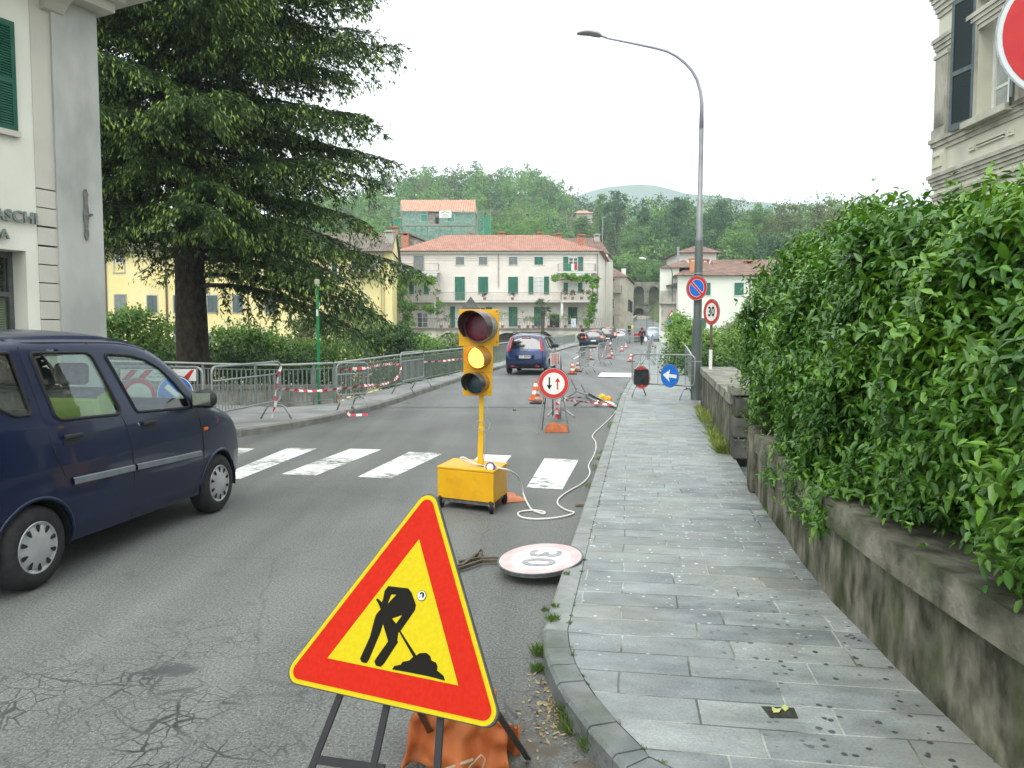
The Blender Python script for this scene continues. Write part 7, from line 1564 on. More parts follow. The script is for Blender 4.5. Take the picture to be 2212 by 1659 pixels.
# striped board and the two round signs on the leftmost barrier
def plank(name, p, q, hgt, label, cat, n=8, dy=-.05, text_=None, slant=1.0):
 p = Vector(p); q = Vector(q); r = empty(name, p, label, cat); d = (q - p); L_ = d.length; d.normalize(); up = Vector((0, 0, 1)); nn_ = Vector((d.y, -d.x, 0)).normalized()
 M = Matrix.Identity(4); M.col[0] = (*d, 0); M.col[1] = (0, 0, 1, 0); M.col[2] = (*nn_, 0); M.col[3] = (0, 0, 0, 1)
 mb = MB(); mb.prism([(0, 0), (L_, 0), (L_, hgt), (0, hgt)], .015, M); mb.build('board', signwhite, r)
 mb = MB(); wv = L_ / n
 for i in range(n):
  a, b = i * wv, i * wv + wv * .5; s = hgt * slant; poly = [(a, .01), (b, .01), (b + s, hgt - .01), (a + s, hgt - .01)]; poly = [(min(L_ - .02, max(.01, x)), z) for x, z in poly]
  if text_ and L_ * .35 < a < L_ * .68: continue
  if abs(poly[0][0] - poly[1][0]) + abs(poly[2][0] - poly[3][0]) > .02: mb.prism(poly, .001, M @ Matrix.Translation((0, 0, .0155)))
 mb.build('red_stripes', red, r)
 if text_: text(text_, .052, M @ Matrix.Translation((L_ * .52, hgt * .5, .0165)), inkm, 'lettering', r, .0005, .0)
 return r
a, b = D(262, 823, 12.25), D(424, 823, 12.03); plank('striped_board', a, b, .185, 'red and white striped board with police lettering hung on the leftmost barrier', 'board', 5, text_='Comando\nPolizia Municipale')
c = D(379, 850, 11.95); bs1 = empty('blue_sign', c, 'round blue and white direction sign half hidden behind the car mirror', 'road sign'); M = facing((0, 0, 0), (.1, -1, 0)); sign_disc(bs1, M, .28, 'plain'); mb = MB(); disc(mb, .26, .001, M @ Matrix.Translation((0, 0, .004))); mb.build('blue_field', blue, bs1); mb = MB(); bolt_arrow(mb, M @ Matrix.Rotation(-2.3, 4, 'Z'), .36, .04, .12, .15); mb.build('arrow', signwhite, bs1)
c = D(300, 855, 12.1); bs2 = empty('red_ring_sign', c, 'round red rimmed sign seen through the blue car window', 'road sign'); M = facing((0, 0, 0), (.1, -1, 0)); sign_disc(bs2, M, .28, 'ring')
# signs on the right barrier
c = D(1386, 815, 19.45); cs_ = empty('covered_sign', c, 'red rimmed round sign covered with a black plastic bag on the right hand barrier', 'road sign'); nv = (-.80, -.60, 0); M = facing((0, 0, 0), nv); sign_disc(cs_, M, .285, 'ring')
mb = MB(); 
for j in range(9):
 for i in range(9): u, v = i / 8, j / 8; mb.v.append(tuple(M @ Vector((-.245 + .50 * u, -.19 + .39 * v - .01 * math.sin(u * 6), .022 + .008 * math.sin(u * 9 + v * 5)))))
for j in range(8):
 for i in range(8): k = j * 9 + i; mb.f.append((k, k + 1, k + 10, k + 9)); mb.m.append(0)
mb.build('black_bag', mat('black_plastic', (.015, .02, .02), (.03, .035, .035), s=9, rough=.3, bump=.5, bs=12), cs_, smooth=True)
c = D(1446.8, 811.5, 18.85); ba = empty('blue_arrow_sign', c, 'blue round sign with a white arrow pointing to the road on the right hand barrier', 'road sign'); th_ = math.radians(53); M = facing((0, 0, 0), (-math.sin(th_), -math.cos(th_), 0)); sign_disc(ba, M, .285, 'plain'); mb = MB(); disc(mb, .275, .001, M @ Matrix.Translation((0, 0, .004))); mb.build('blue_field', blue, ba); mb = MB(); bolt_arrow(mb, M @ Matrix.Rotation(math.radians(86), 4, 'Z'), .44, .042, .15, .20); mb.build('arrow', signwhite, ba)
# barrier tipped up behind the two-arrow sign
fbm = empty('upended_barrier', (G(*c9(985, 1270)).x, 15.4, 0), 'crowd barrier with a small striped plate standing end on behind the two arrow sign', 'barrier'); o_ = Vector(fbm.location); mb = MB()
def q9(x, y, Y): v = D(*c9(x, y), Y); return v - o_
mb.tube([q9(800, 600, 17), q9(800, 445, 17), q9(820, 425, 17), q9(965, 400, 17.4), q9(985, 410, 17.4), q9(985, 600, 17.4)], .02, 8); mb.tube([q9(965, 400, 17.4), q9(965, 900, 16)], .015, 8); mb.bar(q9(960, 960, 15.4), q9(960, 1300, 15.2), .09, .05); mb.bar(q9(870, 1020, 15.4), q9(870, 1240, 15.4), .06, .03)
mb.build('frame', galv, fbm, smooth=True); mb = MB(); mb.tube([q9(800, 1255, 15.0), q9(880, 1170, 15.3), q9(920, 1150, 15.4), q9(1040, 1170, 15.5), q9(1180, 1270, 15.2)], .02, 8); mb.tube([q9(890, 1150, 15.8), q9(960, 1130, 15.9), q9(1030, 1150, 15.9)], .02, 8); mb.build('foot', galv, fbm, smooth=True)
plank('striped_board', D(*c9(835, 535), 16.9), D(*c9(955, 520), 17.2), .26, 'small red and white vertically striped plate on the upended barrier', 'board', 6, slant=0.0)
# collapsed barrier on the road with two amber lamps
fb = empty('fallen_barrier', (G(*c9(1350, 1010)).x, G(*c9(1350, 1010)).y, 0), 'collapsed grey barrier lying on the road with its feet in the air', 'barrier'); o_ = Vector(fb.location)
def g9(x, y, h=.03): return G(*c9(x, y), up=h) - o_
def d9(x, y, Y): return D(*c9(x, y), Y) - o_
Yf = o_.y
ft = MB(); ft.tube([d9(1130, 735, Yf + .9), d9(1205, 880, Yf + .9), d9(1205, 905, Yf + .8), d9(1180, 930, Yf + .5), g9(1040, 1010)], .02, 8); ft.build('foot', galv_dark, fb, smooth=True)
ft = MB(); ft.tube([d9(1275, 808, Yf + .3), d9(1350, 945, Yf + .3), d9(1355, 985, Yf + .2), d9(1330, 1025, Yf), g9(1175, 1100)], .02, 8); ft.build('foot', galv_dark, fb, smooth=True)
fr2 = MB(); fr2.tube([d9(1205, 905, Yf + .8), g9(1480, 985, .12), g9(1700, 1070, .05), g9(1785, 1105, .03), g9(1700, 1108), g9(1500, 1050, .10), d9(1355, 985, Yf + .2)], .02, 8)
for k in range(8): f = k / 7; fr2.tube([d9(1205, 905, Yf + .8).lerp(g9(1700, 1070, .05), f), d9(1355, 985, Yf + .2).lerp(g9(1700, 1108), f)], .007, 5)
fr2.build('frame', galv, fb, smooth=True)
mb = MB(); mb.add([g9(1360, 960, .15), g9(1390, 930, .22), g9(1560, 1020, .12), g9(1540, 1040, .05)], [(0, 1, 2, 3)]); mb.build('crumpled_sheet', galv_dark, fb)
pbd = empty('fallen_board', G(*c9(1660, 1050), up=.05), 'white grey striped board lying on the collapsed barrier', 'board'); o2 = Vector(pbd.location); mb = MB(); mb.hexa([tuple(G(*c9(x_, y_), up=.06) - o2) for x_, y_ in ((1590, 1040), (1620, 1010), (1760, 1085), (1730, 1100))] + [tuple(G(*c9(x_, y_), up=.075) - o2) for x_, y_ in ((1590, 1040), (1620, 1010), (1760, 1085), (1730, 1100))]); mb.build('board', signwhite, pbd)
for i, (x_, y_, lb_, cc, tw2) in enumerate(((1565, 965, 'yellow flashing lamp, the left one of two on the collapsed barrier', (.75, .50, .01), .5), (1650, 995, 'amber orange flashing lamp, the right one of two on the collapsed barrier', (.80, .36, .01), .9))):
 c = G(*c9(x_, y_ + 30), up=.10); r = empty('warning_lamp', c, lb_, 'warning lamp', 'warning lamps on the collapsed barrier'); M = Matrix.Rotation(.5, 4, 'Z') @ Matrix.Rotation(1.2, 4, 'Y')
 mb = MB(); mb.lathe([(.03, -.10), (.06, -.085), (.085, -.03), (.088, .0)], 18, M); mb.build('body', mat('lamp_body_%s' % ('yellow' if i == 0 else 'orange'), tuple(v * .85 for v in cc), rough=.35), r, smooth=True)
 mb = MB(); mb.lathe([(.088, .001), (.09, .03), (.08, .07), (.05, .10), (.002, .105)], 18, M); mb.build('lens', mat('lamp_lens_%s' % ('yellow' if i == 0 else 'orange'), cc, rough=.2, spec=.7), r, smooth=True)
# cones
def cone(px, py, label, h=.5, cm=None, bm=None, flat=False, Y=None):
 c = G(px, py) if Y is None else Vector((D(px, py, Y).x, Y, zr(Y))); r = empty('traffic_cone', (c.x, c.y, c.z), label, 'cone', 'traffic cones on the road'); cm = cm or cone_o; R0 = h * .27; st = ((0.06, .30, 0), (.30, .48, 1), (.48, .68, 0), (.68, .86, 1), (.86, 1.0, 0))
 for m_, nm, sel in ((cm, 'body', 0), (signwhite if not flat else mat('dirty_white_band', (.45, .42, .35), rough=.7), 'band', 1)):
  for (f0, f1, k) in st:
   if k != sel: continue
   mb = MB(); r0, r1 = R0 * (1 - f0 * .82), R0 * (1 - f1 * .82); mb.lathe([(r0, h * f0), (r1, h * f1)], 20, cap=(f1 == 1.0)); mb.build(nm, m_, r, smooth=True)
 mb = MB()
 if flat: mb.lathe([(R0 * 2.0, 0), (R0 * 2.0, .03), (R0 * 1.0, .06)], 24)
 else: mb.box((0, 0, .02), (R0 * 2.6, R0 * 2.6, .035))
 mb.build('base', bm or cm, r, bevel=0 if flat else .01)
 return r
cone_o = mat('cone_orange', (.72, .13, .03), (.78, .17, .04), s=7, rough=.45); cone_r = mat('cone_red', (.65, .06, .06), (.7, .09, .08), s=7, rough=.45); cone_dirty = mat('cone_dirty_red', (.32, .09, .06), (.42, .15, .10), s=7, rough=.6)
cone(1157, 864, 'tall orange and white cone behind the dirty one, left of the two arrow sign', .52)
cone(1161, 871.5, 'dirty dark red cone on a round black rubber base', .36, cone_dirty, black, True)
cone(1236.5, 808.5, 'orange and white cone in front of the first barrier of the road row', .50, None, black)
cone(1363, 781.5, 'red and white cone just left of the barrier by the lamp post', .50, cone_r, black)
cone(1276, 777.5, 'small pale cone on a black base between the first two road barriers', .42, cone_dirty, black, True)
for i, (px, Y_) in enumerate(((1316, 45), (1321, 49), (1343, 58), (1352, 66), (1248, 32))): cone(px, 760, ['red and white cone beside the third barrier of the row', 'red and white cone beside the fourth barrier of the row', 'red and white cone far along the row of barriers', 'farthest red and white cone behind the silver car', 'dark cone standing behind the first barrier of the road row'][i], .48, cone_r if i < 4 else cone_dirty, black, Y=Y_)
# white sheet on the road
mb = MB(); mb.hexa([tuple(G(*c8(x_, y_), up=.004)) for x_, y_ in ((518, 893), (1050, 905), (1050, 843), (568, 838))] + [tuple(G(*c8(x_, y_), up=.022)) for x_, y_ in ((518, 893), (1050, 905), (1050, 843), (568, 838))]); o = mb.build('white_board', white, None); tag(o, 'white flat board laid on the road before the pavement barrier', 'board')
o.data.transform(Matrix.Translation(-Vector(G(*c8(780, 870))))); o.location = G(*c8(780, 870))
# red and white tape
tape_w = mat('tape_white', (.66, .64, .62), rough=.5); tape_r = mat('tape_red', (.55, .05, .07), rough=.5)
def tape(pts, label, wd=.06, seg=.11, smooth_=True, sag=0):
 P_ = smooth_path([Vector(p) for p in pts], 6) if smooth_ else [Vector(p) for p in pts]; o0 = P_[0].copy(); L_ = [0]
 for a, b in zip(P_[:-1], P_[1:]): L_.append(L_[-1] + (b - a).length)
 n = max(4, int(L_[-1] / seg)); q = []
 for k in range(n + 1):
  s = L_[-1] * k / n; i = max(0, min(len(P_) - 2, int(np.searchsorted(L_, s)) - 1)); f = (s - L_[i]) / max(1e-6, L_[i + 1] - L_[i]); q.append(P_[i].lerp(P_[i + 1], f) - o0)
 mb = MB(); tw2 = 0
 for k in range(n + 1):
  d = (q[min(k + 1, n)] - q[max(k - 1, 0)]).normalized(); up = Vector((0, 0, 1)) if abs(d.z) < .9 else Vector((1, 0, 0)); sd = d.cross(up).normalized(); u2 = sd.cross(d); tw2 = .9 * math.sin(k * .55) + .3 * math.sin(k * 1.7); v = (u2 * math.cos(tw2) + sd * math.sin(tw2)) * wd / 2; mb.v += [tuple(q[k] - v), tuple(q[k] + v)]
 for k in range(n): mb.f.append((2 * k, 2 * k + 2, 2 * k + 3, 2 * k + 1)); mb.m.append(k % 2)
 o = mb.build('warning_tape', [tape_w, tape_r], None); o.location = o0; tag(o, label, 'tape', 'red and white warning tape'); return o
def b2d(x, y, Y): return D(*c2(x, y), Y)
tape([b2d(1283, 985, 14.7), b2d(1262, 1030, 14.6), b2d(1252, 1110, 14.55), b2d(1240, 1180, 14.5), b2d(1245, 1240, 14.4), b2d(1225, 1290, 14.4), b2d(1218, 1340, 14.3)], 'striped tape hanging down the end of the largest barrier', .055)
tape([b2d(1245, 1145, 14.6), b2d(1300, 1140, 14.9), b2d(1400, 1150, 15.2), b2d(1500, 1155, 15.5), b2d(1600, 1148, 15.7), b2d(1670, 1140, 15.85)], 'striped tape strung between the largest and the narrow barrier')
tape([b2d(1665, 1140, 15.8), b2d(1750, 1132, 15.9), b2d(1870, 1115, 16.3), b2d(1980, 1108, 17.5), b2d(2060, 1080, 18.6), b2d(2100, 1030, 19.5), b2d(2105, 980, 19.8), b2d(2060, 968, 19.5), b2d(1960, 975, 18), b2d(1880, 995, 16.4), b2d(1780, 1000, 16.1), b2d(1690, 1008, 15.8)], 'looping striped tape from the narrow barrier to the barrier by the traffic light')
tape([b2d(1665, 1145, 15.7), b2d(1682, 1200, 15.6), b2d(1700, 1255, 15.5), b2d(1735, 1300, 15.3), b2d(1750, 1322, 15.2), b2d(1800, 1320, 15.2), b2d(1880, 1318, 15.2)], 'striped tape trailing from the narrow barrier over the kerb')
tape([D(*c5(165, 512), 22.2), D(*c5(280, 505), 22.5), D(*c5(440, 488), 23.5), D(*c5(640, 455), 25)], 'striped tape running behind the traffic light from the kerb barrier')
tape([D(*c9(1785, 1108), 13.9) if False else G(*c9(1785, 1110), up=.05), G(*c9(1600, 1090), up=.08), G(*c9(1400, 1065), up=.1), G(*c9(1200, 1045), up=.12), D(*c9(1000, 1030), 15.0)], 'striped tape lying from the collapsed barrier to the upended one', .05)
tape([G(*c9(1040, 1005), up=.05), G(*c9(1150, 1000), up=.06), G(*c9(1330, 990), up=.1)], 'short striped tape between the feet of the collapsed barrier', .045)
tape([D(*c9(940, 1030), 15.2), D(*c9(925, 1080), 15.1), D(*c9(950, 1110), 15.1), D(*c9(930, 1130), 15.1), D(*c9(935, 1200), 15.0), D(*c9(930, 1290), 15.0)], 'bunched striped tape on the foot of the upended barrier', .09, .07)
tape([G(*c9(1470, 1050), up=.10), G(*c9(1500, 1090), up=.05), G(*c9(1530, 1050), up=.14), G(*c9(1500, 1060), up=.08), G(*c9(1480, 1100), up=.05)], 'knot of striped tape in the middle of the collapsed barrier', .07, .05)
tape([D(*c9(1190, 300 + 60), 31), D(*c9(1400, 320), 33), D(*c9(1520, 280), 36)], 'tape between the first two barriers of the road row', .05)
tape([D(*c8(640, 440), 38.5), D(*c8(620, 520), 38), D(*c8(580, 620), 37), D(*c8(535, 665), 36.3)], 'white tape sagging across the second road barrier', .06)
for (x0, y0) in ((690, 450), (770, 350), (830, 330)): pass
tape([D(*c8(700, 420), 44), D(*c8(690, 470), 44), D(*c8(715, 520), 44.2)], 'striped tape bundle on the third road barrier', .12)
tape([D(*c8(1250, 500), 45), D(*c8(1290, 470), 45), D(*c8(1320, 500), 45.2)], 'striped tape bundle on the kerb side barriers', .12)
# small lone things
gpole = D(688, 785, 18.9); r = empty('green_pole', (gpole.x, 18.9, -2.0), 'green painted pole with a pale square cap beyond the railing', 'pole'); zt_ = D(688, 617, 18.9).z
mb = MB(); mb.tube([(0, 0, 0), (0, 0, zt_ + 2)], .038, 12); mb.build('pole', mat('pole_green', (.015, .20, .07), (.02, .25, .09), s=5, rough=.4), r, smooth=True, autos=40)
mb = MB(); mb.box((0, 0, zt_ + 2.09), (.11, .11, .13)); mb.box((0, 0, zt_ + 2.0), (.09, .09, .05)); mb.build('cap', mat('pole_cap', (.40, .42, .28), rough=.6), r, bevel=.015)
mb = MB(); mb.box((0, -.052, zt_ + 2 - .66), (.05, .004, .16)); mb.build('notice', white, r)
q = G(*c9(320, 1180)); mb = MB(); mb.lathe([(.03, 0), (.045, .02), (.03, .045), (.01, .05)], 7); o = mb.build('stone', galv_dark, None); o.location = (q.x, q.y, 0); tag(o, 'single dark stone lying on the asphalt joint', 'stone')
q = G(*c5(1262, 1510)); mb = MB(); mb.bar((-.07, 0, .015), (.07, .02, .03), .04, .015); mb.bar((-.05, .03, .015), (.06, -.03, .02), .03, .012); o = mb.build('wood_scrap', mat('dead_wood', (.16, .13, .09), (.25, .21, .16), s=20, rough=.9), None); o.location = (q.x, q.y, 0); tag(o, 'small piece of dry wood in the gutter beside the kerb', 'scrap')
q = G(*C(1760, 1120, 2.0738)(390, 1370), up=.119); mb = MB(); mb.prism([(-.055, -.05), (.06, -.055), (.075, .035), (-.06, .05)], .0015, Matrix.Translation((0, 0, .001))); ho = empty('broken_slab_hole', (q.x, q.y, .119), 'small dark hole at a slab corner holding a fallen leaf', 'hole'); mb.build('hole', mat('hole_soil', (.025, .027, .02), (.05, .05, .035), s=40, rough=1), ho)
leafmesh('fallen_leaf', np.array([(-.03, -.01, .004), (-.01, -.015, .004), (.025, .0, .004)]), np.array([(1, .3, .3), (-.3, 1, .2), (.3, 1, .3)]), np.array([(0, 0, 1.)] * 3), .045, .03, mat('fallen_leaf', (.30, .34, .09), (.5, .5, .22), island=True), ho)
q = G(*c5(1590, 700)); mb = MB(); mb.box((0, 0, .06), (.07, .34, .10), Matrix.Rotation(-.19, 3, 'Z')); o = mb.build('red_brick', mat('red_brick', (.30, .06, .04), (.36, .09, .06), s=9), None); o.location = (q.x - .02, q.y, 0); tag(o, 'red brick lying against the kerb beside the cable', 'brick')
# far road signs on the lamp beside the annex, far curved lamp
fl = empty('street_lamp', (D(*c4(1035, 1460), 84).x, 84, zr(84)), 'small far street lamp curving over the bridge end before the grey annex', 'street lamp'); o_ = Vector(fl.location); mb = MB(); pts = [D(*c4(x_, y_), 84) - o_ for x_, y_ in ((1033, 1480), (1034, 1100), (1036, 980), (1030, 940), (1012, 910), (980, 890), (900, 865), (790, 840))]; mb.tube(pts, [.07, .06, .055, .05, .045, .04, .035, .03], 7); mb.build('pole', galv_dark, fl, smooth=True)
mb = MB(); a, b = D(*c4(792, 841), 84) - o_, D(*c4(732, 832), 84) - o_; mb.tube([a, a.lerp(b, .5) + Vector((0, 0, .06)), b], [.08, .13, .06], 8); mb.build('lamp_head', white, fl, smooth=True)
c = D(*c4(1030, 1362), 83.6); r = empty('roadworks_sign', c, 'small far warning triangle on the lamp pole at the bridge end', 'road sign'); mb = MB(); mb.prism([(-.6, -.35), (.6, -.35), (0, .65)], .02, facing((0, 0, 0), (0, -1, 0))); mb.build('plate', red, r); mb = MB(); mb.prism([(-.40, -.24), (.40, -.24), (0, .42)], .004, facing((0, -.022, 0), (0, -1, 0))); mb.build('field', signwhite, r); mb = MB(); mb.prism([(-.14, -.2), (.1, -.2), (.05, .1), (-.05, .12)], .003, facing((0, -.028, 0), (0, -1, 0))); mb.build('symbol', inkm, r)
c = D(*c4(1031, 1412), 83.6); r = empty('blue_arrow_sign', c, 'small far round blue arrow sign under the warning triangle', 'road sign'); M = facing((0, 0, 0), (0, -1, 0)); mb = MB(); disc(mb, .42, .02, M, 24); mb.build('plate', blue, r); mb = MB(); bolt_arrow(mb, M @ Matrix.Rotation(.2, 4, 'Z'), .55, .05, .16, .2, z=.022); mb.build('arrow', signwhite, r)
# ------------------------------------------------------------------ weeds and litter along the kerb and wall
def weeds(name, spots, label, lm, hgt=.09):
 Cs, Ds, Ns, Ls = [], [], [], []
 for (x, y, z, r_, k, h) in spots:
  a = rng.random(k) * 6.28; rr2 = r_ * np.sqrt(rng.random(k)); P_ = np.stack([x + rr2 * np.cos(a), y + rr2 * np.sin(a), np.full(k, z)], 1); Cs.append(P_); Ds.append(np.stack([rng.normal(size=k) * .55, rng.normal(size=k) * .55, np.full(k, .9)], 1)); Ns.append(rng.normal(size=(k, 3)) + np.array([0, -.6, .2])); Ls.append(h * (.4 + .9 * rng.random(k)))
 L_ = np.concatenate(Ls); o = leafmesh(name, np.concatenate(Cs), np.concatenate(Ds), np.concatenate(Ns), L_, np.maximum(.004, L_ * .10), lm); tag(o, label, 'weeds', None, 'stuff'); return o
sp = []
for x_, y_, r_, k, h in ((85, 1170, .04, 220, .06), (75, 1240, .035, 220, .045), (140, 1110, .035, 160, .04), (215, 1440, .035, 150, .09), (230, 1500, .05, 180, .07), (330, 1590, .05, 220, .09), (270, 1470, .03, 80, .09), (110, 980, .015, 50, .04), (330, 480 + 160, .0, 0, .03), (200, 900, .02, 60, .03), (150, 1050, .02, 70, .03)):
 q = G(*c1r(x_, y_), up=0.0); sp.append((q.x, q.y, .0 if x_ < 135 or y_ > 1400 else .118, r_, k, h))
for i in range(len(inner) - 1):
 a, b = Vector(inner[i]), Vector(inner[i + 1])
 if .8 < a.y < 22:
  for k in range(int((b - a).length * 7)):
   if rng.random() < (.75 if a.y < 5 else .35): f = rng.random(); q = a.lerp(b, f); sp.append((q.x + .004, q.y, .116 + zr(q.y), .012, int(10 + 30 * rng.random()), .014 if a.y < 5 else .012))
 a, b = Vector(outer[i]), Vector(outer[i + 1])
 if 7 < a.y < 30 and rng.random() < .9:
  for k in range(3): q = a.lerp(b, rng.random()); sp.append((q.x - .04, q.y, zr(q.y), .06, 40, .06))
weed_m = leafmat('weed_blade', (.05, .10, .02), (.085, .155, .03), (.16, .22, .06), s=5)
weeds('kerb_weeds', sp, 'tufts of grass and moss growing along the kerb joints', weed_m)
sp = []
for k in range(34): f = rng.random(); yy = 10.2 + 7.5 * f ** 1.4; xx = 2.86 + (yy - 10.06) * .1805; sp.append((xx - .02 - .10 * rng.random() * (1 - f), yy, .115, .10 * rng.random() + .02, 90, .06 + .14 * rng.random()))
weeds('wall_grass', sp, 'yellow green grass growing at the foot of the parapet wall', leafmat('wall_grass_blade', (.10, .15, .03), (.20, .26, .06), (.32, .36, .12), s=4))
sp = [(x_, y_, 0.0, .12, 60, .05) for x_, y_ in [(G(*c2(x0, y0)).x, G(*c2(x0, y0)).y) for x0, y0 in ((1100, 1440), (1180, 1425), (1540, 1365), (1600, 1360), (1950, 1285), (2150, 1240), (1000, 1450), (1280, 1400))]]
weeds('gutter_weeds', sp, 'sparse weeds in the gutter of the far kerb', leafmat('gutter_weed_blade', (.12, .13, .03), (.22, .2, .05), (.38, .18, .07), s=4))
k = 260; a = rng.random(k); lx_ = G(*c1r(140, 1400)); ctr = np.array([(lx_.x + .02, lx_.y, .004)]) ; P_ = ctr + np.stack([rng.normal(size=k) * .07, rng.normal(size=k) * .16, np.zeros(k)], 1)
o = leafmesh('dry_leaves', P_, np.stack([rng.normal(size=k), rng.normal(size=k), np.abs(rng.normal(size=k)) * .3], 1), np.stack([rng.normal(size=k) * .5, rng.normal(size=k) * .5, np.ones(k)], 1), .018 + .02 * rng.random(k), .012, mat('dry_leaf', (.22, .15, .08), (.42, .34, .18), island=True)); tag(o, 'dry leaves and petals gathered in the gutter', 'leaf litter', None, 'stuff')
# low stone wall and grass on the bank beyond the railing
bw = empty('bank_wall', (-10.2, 20.6, -1.47), 'low old stone wall on the river bank seen through the railing', 'wall'); mb = MB(); mb.box((0, 0, 1.15), (11, .4, 1.2)); mb.build('wall', rubble, bw)
mb = MB(); mb.box((0, 0, 1.80), (11.1, .5, .09)); mb.build('coping', stonetop, bw)
sp = [(-11 + 9 * rng.random(), 17.6 + 2.6 * rng.random(), -.55, .25, 50, .28) for _ in range(90)]
weeds('bank_grass', sp, 'tall grass on the bank behind the railing', weed_m)
bl = []
for px in range(225, 1010, 22):
 Y_ = 23.5 + 6 * rng.random() + max(0, (px - 700)) * .06; c = D(px, 800, Y_); bl.append((c.x, Y_, -.9 + .9 * rng.random() + (.5 if px < 700 else .2), 1.2, .9, 1.2))
for px in range(1460, 1720, 20): Y_ = 27 + 12 * rng.random(); c = D(px, 800, Y_); bl.append((c.x, Y_, -.6 + .6 * rng.random(), 1.2, 1.2, 1.4))
P, D_, N_ = crown_leaves(bl, 1500, 24, .38, .13, .5); n = len(P); o = leafmesh('undergrowth', P, D_, N_, .13 * (.6 + .8 * rng.random(n)), .08, lm_dark); tag(o, 'dark tangled undergrowth on the river banks', 'undergrowth', None, 'stuff')
# ------------------------------------------------------------------ vehicles
def chaikin(p, n=2, closed=False):
 for _ in range(n):
  q = [] if closed else [p[0]]
  for i in range(len(p) - (0 if closed else 1)):
   a, b = p[i], p[(i + 1) % len(p)]; q += [(a[0] * .75 + b[0] * .25, a[1] * .75 + b[1] * .25), (a[0] * .25 + b[0] * .75, a[1] * .25 + b[1] * .75)]
  if not closed: q.append(p[-1])
  p = q
 return p
def inpoly(X, Y, poly):
 r = np.zeros(X.shape, bool); n = len(poly)
 for i in range(n):
  x0, y0 = poly[i]; x1, y1 = poly[(i + 1) % n]
  if y0 == y1: continue
  c = ((y0 > Y) != (y1 > Y)) & (X < (x1 - x0) * (Y - y0) / (y1 - y0) + x0); r ^= c
 return r
def segdist(X, Y, poly, closed=True):
 best = np.full(X.shape, 1e9); bx = X.copy(); by = Y.copy(); n = len(poly)
 for i in range(n if closed else n - 1):
  x0, y0 = poly[i]; x1, y1 = poly[(i + 1) % n]; dx, dy = x1 - x0, y1 - y0; l = dx * dx + dy * dy + 1e-12; t = np.clip(((X - x0) * dx + (Y - y0) * dy) / l, 0, 1)
  px, py = x0 + t * dx, y0 + t * dy; d = np.hypot(X - px, Y - py); m_ = d < best; best[m_] = d[m_]; bx[m_] = px[m_]; by[m_] = py[m_]
 return best, bx, by
def meshpart(name, V, F, m, parent, smooth=True):
 F = np.array(F); u, inv = np.unique(F, return_inverse=True); me = bpy.data.meshes.new(name); me.from_pydata([tuple(v) for v in V[u]], [], inv.reshape(F.shape).tolist()); me.materials.append(m)
 me.polygons.foreach_set('use_smooth', [smooth] * len(me.polygons)); me.update(); return link(bpy.data.objects.new(name, me), parent)
